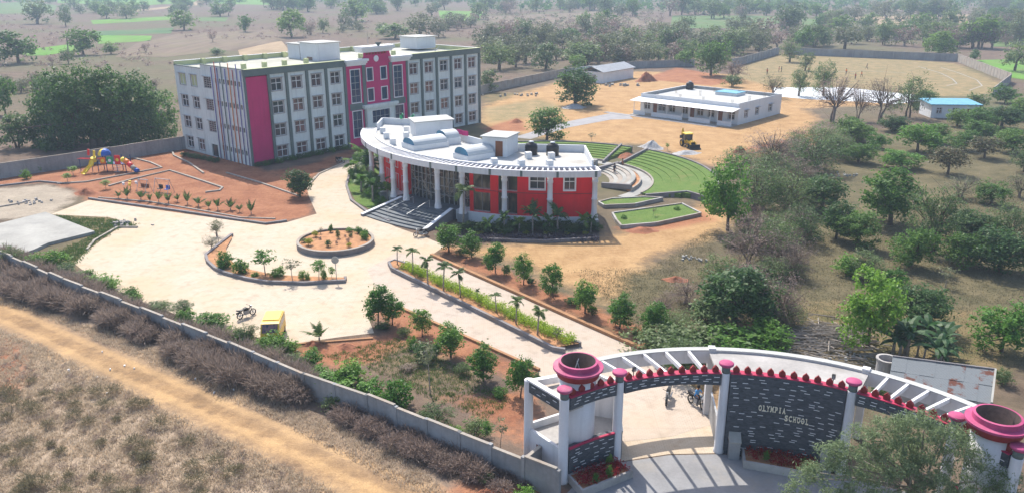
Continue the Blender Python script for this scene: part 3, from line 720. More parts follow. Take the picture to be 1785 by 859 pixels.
# left end wall
sh = [(17.5, 19.5, 11.1, 12.9), (13.9, 15.8, 11.1, 12.9), (9.55, 11.8, 11.2, 12.95)]
sh = [(a, b, c_ - k, d - k) for k in (0, 3.55, 7.05, 10.5) for a, b, c_, d in sh]
sh[-1] = (9.75, 11.7, .02, 2.05)
sm_ = [(uu, uu + .5, 12.15 - k, 12.9 - k) for k in (0, 3.5, 7.05, 10.65) for uu in (1.0, 2.15, 3.2, 4.2, 5.45, 6.6, 7.8)]
mb = MB(); pierced(mb, SD, 0, LW, -.3, 14.1, sh + sm_, .16); fbox(mb, SD, 0, 12.4, 14.1, ZT, 0, .25); fbox(mb, SD, 12.4, LW, 14.1, 14.12, 0, .25)
mb.build('end_wall', MAT['wall_grey'], sb)
mb = MB(); fbox(mb, SD, 0, 12.4, ZT, ZT + .08, -.08, .3); fbox(mb, SD, 12.4, LW, 14.12, 14.22, -.08, .3); mb.build('coping', MAT['band'], sb)
for i, h_ in enumerate(sh):
    if i == len(sh) - 1:
        mb = MB(); fbox(mb, SD, *h_, .15, .18); mb.build('side_door', MAT['glass'], sb)
    elif i in (0, 1):
        window(sb, SD, *h_, surround=.08, shade=.3, gm_='lime', rows=())
    else: window(sb, SD, *h_, surround=.1 if i % 3 < 2 else 0, shade=.3, cols=2 if i % 3 < 2 else 3, rows=(.62,) if i % 3 < 2 else (.2,.4,.6,.8), fm='white_paint' if i % 3 < 2 else 'trim_grey')
for h_ in sm_:
    mb = MB(); mb.add([SD(h_[0], h_[2], .14), SD(h_[1], h_[2], .14), SD(h_[1], h_[3], .14), SD(h_[0], h_[3], .14)], [(0,1,2,3)]); mb.build('vent_opening', MAT['glass'], sb)
for i, (u, mt) in enumerate(((.45,'pipe_violet'),(1.55,'pipe_violet'),(2.65,'pipe_red'),(3.75,'pipe_orange'),(4.85,'pipe_violet'),(5.95,'band'),(7.15,'pipe_violet'),(7.75,'pipe_red'),(8.9,'pipe_violet'))):
    MB().tube([(-.14,u,0),(-.14,u,15.5 if i % 2 else 14.6)], .075, 8).build('coloured_pipe', MAT[mt], sb, sm=True)
for z in (1.9, 5.4, 8.95, 12.4):
    mb = MB(); mb.box(-.12, 0.02, .3, 9.1, z + .55, z + .62); mb.build('pipe_bracket', MAT['wall_grey'], sb)
# back walls, roof
mb = MB(); mb.box(.1, LU - .1, LW - .3, LW, -.3, 14.0); mb.box(LU - .3, LU, .05, LW - .3, -.3, 14.0); mb.build('rear_walls', MAT['wall_grey'], sb)
mb = MB(); mb.box(.25, LU - .25, .25, LW - .25, 13.7, 13.9); mb.build('roof', MAT['roof_tan'], sb)
mb = MB(); mb.box(0, LU, LW - .25, LW, 14.0, 14.7); mb.box(LU - .25, LU, .25, LW - .25, 14.0, 14.7); mb.box(.25, 19.0, .25, .3, 13.9, 14.7); mb.box(32.5, LU - .25, .25, .3, 13.9, 14.7); mb.box(.25, .3, .3, 12.4, 13.9, 14.7)
mb.build('rear_parapet', MAT['lime'], sb)
mb = MB(); mb.box(-.05, LU + .05, LW - .3, LW + .05, 14.7, 14.78); mb.box(LU - .3, LU + .05, .3, LW - .3, 14.7, 14.78); mb.build('coping', MAT['white_paint'], sb)
blk = MB().box(-.32, .32, -.32, .32, 0, .95).mesh('roof_stub', MAT['lime'])
for u in (4.5, 8.3, 12.1, 16.4, 28.2, 31.5, 36.0): inst(blk, 'roof_stub', sb, (u, 7.0, 13.9))
for u in (5, 9, 13, 17, 21, 29, 33, 37, 41, 45): inst(blk, 'roof_stub', sb, (u, 20.3, 13.9))
def roomlet(par, u0_, u1_, w0_, w1_, z0_, z1_, nm, mat='wall_white'):
    mb = MB(); mb.box(u0_, u1_, w0_, w1_, z0_, z1_ - .15); o = mb.build(nm, MAT[mat], par)
    MB().box(u0_ - .25, u1_ + .25, w0_ - .25, w1_ + .25, z1_ - .15, z1_).build('room_roof', MAT['roof_white'], o); return o
o = roomlet(sb, 20.6, 25.6, 9.6, 14.5, 13.9, 17.0, 'stair_room'); MB().box(20.55, 20.6, 11.0, 12.6, 13.95, 14.5).build('vent', MAT['glass'], o)
roomlet(sb, 20.8, 24.3, 15.0, 18.6, 13.9, 16.6, 'stair_room')
roomlet(sb, 46.2, 51.4, 11.5, 16.5, 14.2, 16.6, 'water_tank_room')
MB().tube([(46.5,6.8,14.0),(47.8,6.8,14.9)], .06, 5).build('roof_pipe', MAT['galvan'], sb)

# ------------------------------------------------------------------ curved red hall
HC = (6.0, 116.3)
hb = thing('curved_hall', 'curved two-storey red hall with white columns and pergola roof edge', 'building', (*HC, 0))
def ap(a, r, z=0.): return (r * sin(R(a)), -r * cos(R(a)), z)
def hall_ang(x, y, z):
    q = G(x, y, z); return math.degrees(atan2(q[0] - HC[0], HC[1] - q[1]))
RW, ZB, ZE, ZF = 26.2, 1.2, 6.3, 7.05
def CV(a, z, d): return ap(a, RW - d, z)
A_R = 7.6
AE0, AE1 = -88.0, 8.4
def zh(x, y): return 600 + x * .3026, 180 + y * .3026
MB().arc(0, 0, 20.5, 26.45, -29, A_R + .1, -.2, ZB, 20).build('plinth', MAT['wall_white'], hb)
MB().arc(0, 0, 20.5, 26.45, -78, -52, -.2, ZB, 12).build('plinth', MAT['wall_white'], hb)
MB().arc(0, 0, 20.5, 26.9, -52, -29, -.2, ZB - .02, 12).build('entrance_floor', MAT['slate_step'], hb)
def angx(px_, z): # angle on the red wall for an image column
    best = None
    for i in range(400):
        a = -75 + i * .22; q = ap(a, RW, z); X, Y, Z = q[0] + HC[0], q[1] + HC[1], z
        dd = Y * _c + (CAMH - Z) * _s; x = CX + FPX * X / dd
        if best is None or abs(x - px_) < best[0]: best = (abs(x - px_), a)
    return best[1]
hw = []
for (xa, xb, za, zb) in ((742, 840, 4.15, 6.0), (745, 840, 1.35, 3.7), (888, 995, 4.15, 6.1), (890, 995, 1.35, 3.9), (1070, 1155, 4.5, 6.05), (1268, 1330, 4.45, 6.05)):
    zz_ = (za + zb) / 2; hw.append((angx(600 + xa * .3026, zz_), angx(600 + xb * .3026, zz_), za, zb))
a_left = angx(600 + 725 * .3026, 4.0)
mb = MB(); pierced(mb, CV, a_left, A_R, ZB, 6.75, hw, .2, [a_left + i * 1.2 for i in range(1, 40)])
mb.build('red_wall', MAT['hall_red'], hb)
for i, h_ in enumerate(hw):
    if i < 4: window(hb, CV, *h_, depth=.2, surround=0, sm='trim_grey', fm='trim_grey', gm_='glass_dark', shade=0, cols=2, rows=())
    else: window(hb, lambda u, z, d: ap(u, RW - d, z), *h_, depth=.18, surround=0, sm='white_paint', gm_='glass', shade=0, cols=2, rows=(.6,))
for h_ in hw[4:]:
    mb = MB(); da = .35
    fbox(mb, CV, h_[0] - da, h_[0], h_[2] - .16, h_[3] + .1, -.06, .05); fbox(mb, CV, h_[1], h_[1] + da, h_[2] - .16, h_[3] + .1, -.06, .05)
    fbox(mb, CV, h_[0], h_[1], h_[2] - .16, h_[2], -.06, .05); fbox(mb, CV, h_[0], h_[1], h_[3], h_[3] + .1, -.06, .05); mb.build('window_surround', MAT['white_paint'], hb)
mb = MB(); mb.arc(0, 0, RW + .01, RW + .05, a_left, A_R, 3.95, 4.02, 24); mb.build('string_course', MAT['maroon'], hb)
# left red wall and glazed entrance
MB().arc(0, 0, 24.8, 25.1, -74, -51, ZB, 6.6, 14).build('red_wall', MAT['hall_red'], hb)
q0, q1 = ap(-51, 23.9), ap(-51, 22.0)
MB().arc(0, 0, 22.0, 25.6, -51.2, -50.2, ZB, 6.6, 2).build('red_wall', MAT['hall_red'], hb)
MB().arc(0, 0, 22.3, RW - .02, a_left - .2, a_left + .8, ZB, 6.7, 2).build('red_wall', MAT['hall_red'], hb)
for a0_ in (-67, -60, -54.5):
    for z0_, z1_ in ((1.3, 3.4), (4.2, 5.9)):
        window(hb, lambda u, z, d: ap(u, 25.12 - d, z), a0_, a0_ + 3.4, z0_, z1_, .03, 0, gm_='glass_dark', shade=0, rows=())
gl = MB(); gl.arc(0, 0, 24.68, 24.7, -50.2, a_left, ZB, 6.6, 20); gl.build('glass_wall', MAT['glass_dark'], hb)
na = 14
for i in range(na + 1):
    a = -50 + (a_left + 50) * i / na
    MB().arc(0, 0, 24.72, 24.82, a - .12, a + .12, ZB, 6.6, 1).build('mullion', MAT['galvan'], hb)
for z in (2.2, 3.3, 4.4, 5.5):
    MB().arc(0, 0, 24.72, 24.80, -50, a_left, z, z + .07, 20).build('transom', MAT['galvan'], hb)
rg = np.random.default_rng(5); sc_ = MB()
for i in range(60):       # decorative lattice hanging in the entrance
    a, a2 = rg.uniform(-49, a_left - 1, 2); a2 = a + rg.uniform(-4, 4); z = rg.uniform(1.6, 6.0); z2 = min(max(z + rg.uniform(-2.2, 2.2), 1.4), 6.3)
    sc_.bar(ap(a, 25.2, z), ap(a2, 25.2, z2), .05, .05)
sc_.build('scaffold_lattice', MAT['bark_pale'], hb)
# columns
CR = 26.95
colm = MB().lathe([(.50,-.2),(.50,1.15),(.44,1.2),(.44,1.5),(.37,1.75),(.33,2.1),(.31,3.4),(.36,3.45),(.36,3.6),(.31,3.65),(.30,5.4),(.36,5.5),(.36,5.75),(.30,5.8),(.40,6.3)], 16).mesh('column', MAT['gate_white'], True)
plm = MB().box(-.5,.5,-.5,.5,-.2,1.05).mesh('column_base', MAT['galvan'])
for x, y in ((152,258),(184,300),(258,325),(342,345),(542,380),(684,400),(922,425),(1187,432),(1444,430)):
    a = hall_ang(*zh(x, y), 6.0); p_ = ap(a, CR)
    o = inst(colm, 'column', hb, p_, R(a)); inst(plm, 'column_base', o)
# eave ring
MB().arc(0, 0, 27.5, 27.8, AE0, AE1, ZE, ZF, 60).build('fascia', MAT['gate_white'], hb)
MB().arc(0, 0, 25.6, 25.95, AE0, AE1, ZE + .1, ZF + .12, 60).build('inner_beam', MAT['gate_white'], hb)
MB().arc(0, 0, 25.95, 27.5, AE0, -58, ZF - .18, ZF - .03, 24).build('eave_deck', MAT['roof_white'], hb)
nr = 50
for i in range(nr):
    a = -57.5 + (AE1 + 57.2) * i / (nr - 1)
    MB().arc(0, 0, 25.95, 27.5, a - .19, a + .19, ZF - .28, ZF - .02, 1).build('rafter', MAT['gate_white'], hb)
MB().bar(ap(AE1, 25.6, ZF - .3), ap(AE1, 27.8, ZF - .3), .3, .7).build('end_fascia', MAT['gate_white'], hb)
MB().bar(ap(AE0, 25.6, ZF - .3), ap(AE0, 27.8, ZF - .3), .3, .7).build('end_fascia', MAT['gate_white'], hb)
for x, y in ((122,225),(183,262),(270,290),(490,340),(637,362),(830,383),(1017,392),(1230,398),(1453,392)):
    a = hall_ang(*zh(x, y), ZF); MB().arc(0, 0, 27.80, 27.84, a - .28, a + .28, ZE + .02, ZF - .02, 1).build('fascia_slot', MAT['band'], hb)
# roof and rear
rear = [(9.2, 99.6), (-.5, 100.6), (-4.0, 103.4), (-8.0, 108.5), (-12.5, 118.5), (-19.6, 120.3)]
rear = [(x - HC[0], y - HC[1]) for x, y in rear]
arcpts = [ap(AE0 + (A_R - AE0) * i / 40, 25.62)[:2] for i in range(41)]
MB().prism(arcpts + rear, 6.6, 6.9).build('roof', MAT['roof_white'], hb)
MB().sheet([(1.2 - HC[0], 91.6 - HC[1]), (9.0 - HC[0], 91.2 - HC[1]), (8.8 - HC[0], 99.0 - HC[1]), (.5 - HC[0], 99.4 - HC[1])], 6.92).build('weathered_roof', MAT['roof_old'], hb)
pr = [ap(A_R, 25.6)[:2]] + rear + [ap(AE0, 25.6)[:2]]
for i in range(len(pr) - 1):
    p_, q_ = Vector((*pr[i], 0)), Vector((*pr[i+1], 0)); d = (q_ - p_).normalized() * .1
    mb = MB(); mb.bar((*(p_ - d)[:2], 7.35), (*(q_ + d)[:2], 7.35), .2, .95); mb.build('parapet', MAT['wall_white'], hb)
    mb = MB(); mb.bar((*p_[:2], 3.3), (*q_[:2], 3.3), .3, 7.0); mb.build('rear_wall', MAT['wall_white'], hb)
def hl(x, y): return x - HC[0], y - HC[1]
def local_room(nm, corners, z0_, z1_, mat='wall_white', over=.3):
    pts = [hl(*q) for q in corners]; cx_, cy_ = sum(q[0] for q in pts) / 4, sum(q[1] for q in pts) / 4
    o = MB().prism(pts, z0_, z1_ - .14).build(nm, MAT[mat], hb)
    k = [(cx_ + (x - cx_) * (1 + over / hypot(x - cx_, y - cy_)), cy_ + (y - cy_) * (1 + over / hypot(x - cx_, y - cy_))) for x, y in pts]
    MB().prism(k, z1_ - .14, z1_).build('room_roof', MAT['roof_white'], o); return o
r1 = local_room('stair_room', [(-13.2, 108.6), (-8.3, 111.0), (-9.6, 114.6), (-14.4, 112.2)], 6.9, 9.2)
r2 = local_room('stair_room', [(-3.7, 97.7), (-.7, 96.6), (.75, 100.0), (-2.2, 101.1)], 6.9, 9.4)
dx, dy = -.7 + 3.7, 96.6 - 97.7; dl = hypot(dx, dy)
p_ = Vector((*hl(-3.7 + dx * .55, 97.7 + dy * .55), 0)); q_ = Vector((*hl(-3.7 + dx * .85, 97.7 + dy * .85), 0)); nrm = Vector((dy / dl, -dx / dl, 0)) * -.03
MB().add([(p_.x, p_.y - .04, 6.95), (q_.x, q_.y - .04, 6.95), (q_.x, q_.y - .04, 8.85), (p_.x, p_.y - .04, 8.85)], [(0,1,2,3)]).build('door', MAT['wood_brown'], r2)
def skylight(c0, ax, L, W, h0, h1):
    """white kerb with a barrel vault, blue glazed end"""
    ax = Vector((*ax, 0)).normalized(); sd = Vector((-ax.y, ax.x, 0)); c0 = Vector((*hl(*c0), 6.9))
    fn = lambda a, z, t_: c0 + ax * t_ + sd * a + Vector((0, 0, z))
    o = MB().ext([(-W/2, 0), (W/2, 0), (W/2, h0), (-W/2, h0)], fn, 0, L).build('skylight_kerb', MAT['wall_white'], hb)
    pr_ = [(W * .47 * cos(pi * i / 12), h0 + h1 * sin(pi * i / 12)) for i in range(13)]
    mb = MB()
    for i in range(12): mb.add([fn(*pr_[i], .15), fn(*pr_[i+1], .15), fn(*pr_[i+1], L - .1), fn(*pr_[i], L - .1)], [(0,1,2,3)])
    mb.build('vault', MAT['skylight'], o, sm=True)
    MB().add([fn(*q, .2) for q in pr_], [tuple(range(13))]).build('end_glass', MAT['teal_blue'], o)
    MB().add([fn(*q, L - .14) for q in pr_], [tuple(range(13))]).build('end_glass', MAT['teal_blue'], o)
pm('skylight', (.46,.48,.48), .5, .08, .8)
skylight((-13.5, 101.6), (4.2, 3.0), 5.2, 3.3, .65, .80); skylight((-9.6, 105.2), (4, 2.6), 2.3, 3.1, .9, .85); skylight((-6.3, 95.2), (3.4, 2.7), 4.1, 3.1, .65, .90)
cb = MB().box(-.36, .36, -.36, .36, 0, .8).mesh('roof_stub', MAT['wall_white'])
for x, y in ((-18.4,112.6),(-17.3,108.7),(-15.8,104.4),(-15.1,113.4),(-14.6,109.0),(-2.1,92.4),(1.1,91.5),(4.4,91.3),(2.0,95.9),(4.8,95.6)): inst(cb, 'roof_stub', hb, (*hl(x, y), 6.92), .3)
# steps
A_S0, A_S1 = -47.5, -30.5
for k in range(8):
    r1_ = 32.6 - k * .68; MB().arc(0, 0, r1_ - .68 if k < 7 else 26.9, r1_, A_S0, A_S1, -.05, .15 * (k + 1), 10).build('step', MAT['slate_step'], hb)
for a in (A_S0 - .8, A_S1 + .8):
    mb = MB(); z_ = lambda r_: .25 + (32.9 - r_) / 6 * 1.15
    rr_ = [32.9, 30.5, 28.5, 26.9]
    for k in range(3):
        vs = []
        for r_ in (rr_[k], rr_[k+1]):
            for da in (-.45, .45):
                for zz_ in (-.1, z_(r_)): vs.append(ap(a + da, r_, zz_))
        mb.add(vs, [(0,1,3,2),(4,6,7,5),(1,5,7,3),(0,4,5,1),(2,3,7,6)])
    o = mb.build('step_cheek', MAT['kerb_dark'], hb); mb = MB()
    for k in range(3): mb.bar(ap(a, rr_[k], z_(rr_[k]) + .03), ap(a, rr_[k+1], z_(rr_[k+1]) + .03), .5, .06)
    mb.build('cheek_cap', MAT['wall_white'], o)
for a in (-36, -42):
    mb = MB(); mb.tube([ap(a, 31.5, .4), ap(a, 31.5, 1.3), ap(a, 27.4, 2.1), ap(a, 27.4, 1.2)], .03, 6); mb.build('handrail', MAT['steel'], hb)
# things on the hall roof
tk = MB().lathe([(.02,0),(.78,0),(.80,.06),(.78,.35),(.80,.4),(.78,.75),(.80,.8),(.78,1.15),(.62,1.4),(.30,1.5),(.28,1.6),(.02,1.62)], 20).mesh('tank_body', MAT['plastic_tank'], True)
lid = MB().lathe([(.02,1.60),(.3,1.58),(.32,1.66),(.02,1.70)], 16).mesh('lid', MAT['white_paint'], True)
for x, y, lb in ((2.4, 98.2, 'black water tank on the hall roof nearer the stair room'), (5.05, 97.7, 'black water tank on the hall roof nearer the lawn')):
    o = thing('water_tank', lb, 'water tank', (x, y, 6.93), 0, 'water tanks on the hall roof'); inst(tk, 'tank_body', o); inst(lid, 'lid', o)
for i, (x, y) in enumerate(((-16.6, 119.2), (-14.9, 118.9))):
    o = MB().tube([(0,0,0),(0,0,.5),(.25,0,.7)], .22, 8).build('roof_ventilator', MAT['play_green'], None, (x, y, 7.8 if i else 7.85), sm=True)
    tag(o, ('green ventilator at the corner of the curved hall roof', 'green ventilator on the hall parapet beside another')[i], 'ventilator')
cl = MB()
for k in range(4): cl.ob((k * .62, 0, .35 + .04 * (k % 2)), (.58, .05, .62), .1 * k)
tag(cl.build('laundry', MAT['cloth_pink'], None, (-7.3, 107.2, 7.75), -.87), 'pink laundry hung over the parapet of the red hall', 'laundry')

# ------------------------------------------------------------------ entrance gate
def slatemat(name):
    m, t, b = newmat(name); P = pos(t)
    v = N(t, 'ShaderNodeTexVoronoi', feature='F1'); t.links.new(stretch(t, P, (5, 5, 16)), v.inputs['Vector']); v.inputs['Scale'].default_value = 1.0
    n = noise(t, stretch(t, P, (3, 3, 9)), 2.0, 4)
    bw = N(t, 'ShaderNodeRGBToBW'); t.links.new(v.outputs['Color'], bw.inputs[0])
    c = mixc(t, mapr(t, bw.outputs[0], .1, .9), (.030,.038,.048), (.085,.098,.115)); c = mixc(t, mapr(t, n, .4, .7, 0, .4), c, (.05,.055,.06))
    t.links.new(c, b.inputs['Base Color']); b.inputs['Roughness'].default_value = .55; b.inputs['Specular IOR Level'].default_value = .4
    bumpn(t, b, v.outputs['Distance'], .6, .04); MAT[name] = m
slatemat('slate')
GC = (11.9, 28.9)
GR, GB = 14.1, 15.9
gt = thing('entrance_gate', 'curved white and slate entrance gate with pink topped drums and columns', 'gate', (*GC, 0))
def gpnt(a, r, z=0.): return (r * sin(R(a)), r * cos(R(a)), z)       # angle from +Y towards +X
def gang(x, y): return math.degrees(atan2(x - GC[0], y - GC[1]))
CA = [gang(2.88, 39.9), gang(6.32, 41.85), gang(12.85, 42.8), gang(19.56, 40.68), gang(23.6, 37.0), gang(25.0, 34.0)]
def garc(mb, r0, r1, a0, a1, z0, z1, n=10, arch=0.):
    vs = []; fs = []
    for i in range(n + 1):
        k = i / n; a = a0 + (a1 - a0) * k; zz_ = z0 + arch * (1 - (2 * k - 1) ** 2)
        for r, z in ((r0, zz_), (r1, zz_), (r1, z1), (r0, z1)): vs.append(gpnt(a, r, z))
    for i in range(n):
        for j in range(4): fs.append((i*4+j, i*4+(j+1) % 4, (i+1)*4+(j+1) % 4, (i+1)*4+j))
    fs += [(0,1,2,3), (n*4+3, n*4+2, n*4+1, n*4)]
    return mb.add(vs, fs)
ct = MB().lathe([(.33,-.1),(.33,.15),(.29,.25),(.28,5.45),(.27,5.5)], 20).mesh('column', MAT['gate_white'], True)
cn = MB().lathe([(.25,5.5),(.25,5.95)], 16).mesh('column_neck', MAT['band'], True)
cp = MB().lathe([(.02,5.93),(.34,5.93),(.44,6.02),(.44,6.12),(.40,6.16),(.02,6.18)], 24).mesh('column_cap', MAT['pink'], True)
for a in CA:
    o = inst(ct, 'column', gt, gpnt(a, GR)); inst(cn, 'column_neck', o); inst(cp, 'column_cap', o)
dash = MB().box(-.16, .16, -.014, .0, -.018, .018).mesh('white_stone', MAT['white_paint'])
rg = np.random.default_rng(11)
def dashes(par, a0, a1, r, z0, z1, n):
    done = []; tries = 0
    while len(done) < n and tries < 4000:
        tries += 1; a, z = rg.uniform(a0, a1), rg.uniform(z0, z1)
        if any(abs(a - b_) * R(1) * r < .5 and abs(z - d) < .13 for b_, d in done): continue
        done.append((a, z)); inst(dash, 'white_stone', par, gpnt(a, r - .002, z), -R(a))
merl = MB().ext([(-.17,0),(.17,0),(.20,.16),(.17,.26),(0,.44),(-.17,.26),(-.20,.16)], lambda a, z, t_: (a, t_, z), -.07, .07).mesh('merlon', MAT['maroon'])
def merlons(a0, a1, n, z=5.54):
    for i in range(n):
        a = a0 + (a1 - a0) * (i + .5) / n; inst(merl, 'merlon', gt, gpnt(a, GR, z), -R(a))
RI, RO = GR - .22, GR + .22
off = 1.15
spans = [(0, 1, 5, True), (1, 2, 9, True), (3, 4, 8, True), (4, 5, 5, True)]
for i, j, nm, _ in spans:
    a0, a1 = CA[i] + off, CA[j] - off
    o = garc(MB(), RI, RO, a0, a1, 4.72, 5.5, 14, .10 if i == 1 else .04).build('front_beam', MAT['slate'], gt)
    dashes(o, a0 + 1, a1 - 1, RI, 4.95, 5.4, int((a1 - a0) * 1.0))
    garc(MB(), RI - .04, RO + .02, a0, a1, 5.5, 5.55, 14).build('crimson_trim', MAT['crimson'], gt); merlons(a0, a1, nm)
# name wall
a0, a1 = CA[2] + off, CA[3] - off
nw = garc(MB(), RI, RO, a0, a1, -.1, 5.5, 24).build('name_wall', MAT['slate'], gt)
dashes(nw, a0 + .8, a1 - .8, RI, .3, 5.35, 112)
garc(MB(), RI - .04, RO + .02, a0, a1, 5.5, 5.55, 20).build('crimson_trim', MAT['crimson'], gt); merlons(a0, a1, 10)
garc(MB(), RO + .01, RO + .2, a0, a1, -.1, 5.1, 20).build('rear_face', MAT['gate_white'], gt)
# letters
def letter_mesh(ch):
    cu = bpy.data.curves.new('letter', 'FONT'); cu.body = ch; cu.size = .46; cu.extrude = .03; cu.offset = .010; cu.align_x = 'CENTER'; cu.resolution_u = 3
    ob_ = bpy.data.objects.new('tmp', cu); COL.objects.link(ob_); dg = bpy.context.evaluated_depsgraph_get()
    me = bpy.data.meshes.new_from_object(ob_.evaluated_get(dg)); bpy.data.objects.remove(ob_); bpy.data.curves.remove(cu)
    sf = {'O': (), 'C': (), 'S': (), 'L': ((-.10,0),(-.10,.31)), 'Y': ((-.12,.31),(.12,.31),(0,0)), 'M': ((-.15,0),(.15,0),(-.15,.31),(.15,.31)), 'P': ((-.10,0),(-.10,.31)), 'I': ((0,0),(0,.31)), 'A': ((-.13,0),(.13,0)), 'H': ((-.12,0),(.12,0),(-.12,.31),(.12,.31))}[ch]
    vs = [tuple(v.co) for v in me.vertices]; fs = [tuple(p_.vertices) for p_ in me.polygons]
    for x, y in sf:                        # slab serifs
        o = len(vs); y0, y1 = (y, y + .035) if y < .1 else (y - .02, y + .015)
        for z in (-.028, .028): vs += [(x-.065,y0,z),(x+.065,y0,z),(x+.065,y1,z),(x-.065,y1,z)]
        fs += [tuple(o + k for k in q) for q in ((0,3,2,1),(4,5,6,7),(0,1,5,4),(1,2,6,5),(2,3,7,6),(3,0,4,7))]
    wx = max(v[0] for v in vs) - min(v[0] for v in vs); mx = (max(v[0] for v in vs) + min(v[0] for v in vs)) / 2; kx = {'M': .27, 'I': .13}.get(ch, .225) / wx; vs = [((x - mx) * kx, y, z) for x, y, z in vs]; m2 = bpy.data.meshes.new('letter'); m2.from_pydata([(x, -z, y) for x, y, z in vs], [], fs); m2.materials.append(MAT['letter']); return m2
LM = {c_: letter_mesh(c_) for c_ in 'OLYMPIASCH'}
def cyl_hit(x, y, r):
    """point on the name wall seen at pixel x, y"""
    rx, ry = (x - CX) / FPX, (y - CY) / FPX; d = Vector((rx, _c - ry * _s, -_s - ry * _c)); o = Vector((0, 0, CAMH))
    a_ = d.x**2 + d.y**2; b_ = 2 * (d.x * (o.x - GC[0]) + d.y * (o.y - GC[1])); c_ = (o.x-GC[0])**2 + (o.y-GC[1])**2 - r*r
    t_ = (-b_ + sqrt(b_*b_ - 4*a_*c_)) / (2*a_); q = o + d * t_; return gang(q.x, q.y), q.z
for word, (xa, ya), (xb, yb) in (('OLYMPIA', (1324.5, 716.5), (1366.5, 718.5)), ('SCHOOL', (1370, 733), (1406, 739))):
    (aa, za), (ab, zb) = cyl_hit(xa, ya, RI - .05), cyl_hit(xb, yb, RI - .05)
    zm = (za + zb) / 2 
    for i, ch in enumerate(word):
        a = aa + (ab - aa) * i / (len(word) - 1); inst(LM[ch], 'letter', gt, gpnt(a, RI - .05, zm), -R(a), (.80, 1, 1.12))
# back beam, posts, rafters (the back beam has its own centre)
BC = (12.55 - GC[0], 30.8 - GC[1]); BR = 16.78
def bpnt(a, r, z=0.): return (BC[0] + r * sin(R(a)), BC[1] + r * cos(R(a)), z)
def bang(x, y): return math.degrees(atan2(x - BC[0], y - BC[1]))
def barc(mb, r0, r1, a0, a1, z0, z1, n):
    o_ = len(mb.v); garc(mb, r0, r1, a0, a1, z0, z1, n); mb.v[o_:] = [(x + BC[0], y + BC[1], z) for x, y, z in mb.v[o_:]]; return mb
BA0, BA1 = bang(4.7 - GC[0], 44.6 - GC[1]), bang(27.0 - GC[0], 38.4 - GC[1])
barc(MB(), BR - .18, BR + .18, BA0, BA1, 3.85, 4.76, 44).build('back_beam', MAT['gate_white'], gt)
barc(MB(), BR - .24, BR + .24, BA0, BA1, 4.76, 4.83, 44).build('beam_coping', MAT['roof_white'], gt)
pst = MB().box(-.22, .22, -.22, .22, -.1, 4.95).mesh('back_post', MAT['gate_white'])
def bfoot(a):                               # where the line through a front column meets the back beam
    d = Vector((sin(R(a)), cos(R(a)))); b_ = 2 * -(d.x * BC[0] + d.y * BC[1]); c_ = BC[0]**2 + BC[1]**2 - BR*BR
    t_ = (-b_ + sqrt(b_*b_ - 4*c_)) / 2; return d.x * t_, d.y * t_
for a in (CA[2], CA[3], CA[4] + .5): inst(pst, 'back_post', gt, (*bfoot(a), 0), -R(a))
deck = [gpnt(CA[2] - .6 + (CA[3] - CA[2] + 1.2) * i / 16, RO + .002)[:2] for i in range(17)] + [bfoot(CA[3] + .6 - (CA[3] - CA[2] + 1.2) * i / 16) for i in range(17)]
MB().prism([(x * .985, y * .985) if i > 16 else (x, y) for i, (x, y) in enumerate(deck)], 4.5, 4.66).build('gatehouse_roof', MAT['concrete'], gt)
def rafters(al):
    for a in al:
        x, y = bfoot(a); MB().bar(gpnt(a, RO, 5.38), (x * .988, y * .988, 4.66), .17, .26).build('rafter', MAT['gate_white'], gt)
rafters([CA[1] + 1.8 + (CA[2] - CA[1] - 3.6) * (i + .35) / 5 for i in range(5)]); rafters([CA[1] - 1.5])
rafters([CA[3] + 2.5 + (CA[4] - CA[3] - 4) * (i + .4) / 5 for i in range(5)] + [CA[4] + 2.2])
# left bay with drum
def gl_(x, y): return x - GC[0], y - GC[1]
c1 = gl_(1.0, 42.3)
MB().lathe([(.30,-.1),(.28,.2),(.27,5.3),(.27,5.36),(.02,5.38)], 18).build('column', MAT['gate_white'], gt, (*c1, 0), sm=True)
c2, c3 = gpnt(CA[0], GR), gpnt(CA[1], GR)
o = garc(MB(), RI, RO, CA[0] + off, CA[1] - off, -.1, 2.15, 10).build('base_wall', MAT['slate'], gt); dashes(o, CA[0] + 2, CA[1] - 2, RI, .7, 2.0, 22)
garc(MB(), RI - .04, RI + .12, CA[0] + off, CA[1] - off, 2.15, 2.23, 10).build('crimson_trim', MAT['crimson'], gt)
MB().bar((*c1, 1.05), (c2[0], c2[1], 1.05), .2, 2.2).build('side_wall', MAT['gate_white'], gt)
MB().bar((c1[0] + .55, c1[1] - .72, 1.3), (c1[0] + .85, c1[1] - 1.08, 1.3), .24, .3).build('vent', MAT['glass'], gt)
c4 = gl_(4.4, 44.3); c5 = gl_(6.5, 43.6)
MB().prism([c1, c2[:2], gpnt(CA[0] + 7, GR - .2)[:2], c3[:2], c5, c4], 1.7, 1.95).build('platform', MAT['concrete'], gt)
MB().bar((*c4, 1.2), (*c1, 1.2), .18, 2.4).build('rear_wall', MAT['gate_white'], gt)
MB().bar((*c5, 2.3), (c3[0], c3[1], 2.3), .2, 4.8).build('return_wall', MAT['gate_white'], gt)
MB().bar((*c4, 2.3), (*c5, 2.3), .2, 4.8).build('return_wall', MAT['gate_white'], gt)
o = MB().bar((*c1, 5.0), (c2[0], c2[1], 5.0), .32, .68).build('side_beam', MAT['slate'], gt)
cc1, cc2 = Vector((*c1, 0)), Vector((c2[0], c2[1], 0)); dr = (cc2 - cc1).normalized(); nv = Vector((dr.y, -dr.x, 0)) 
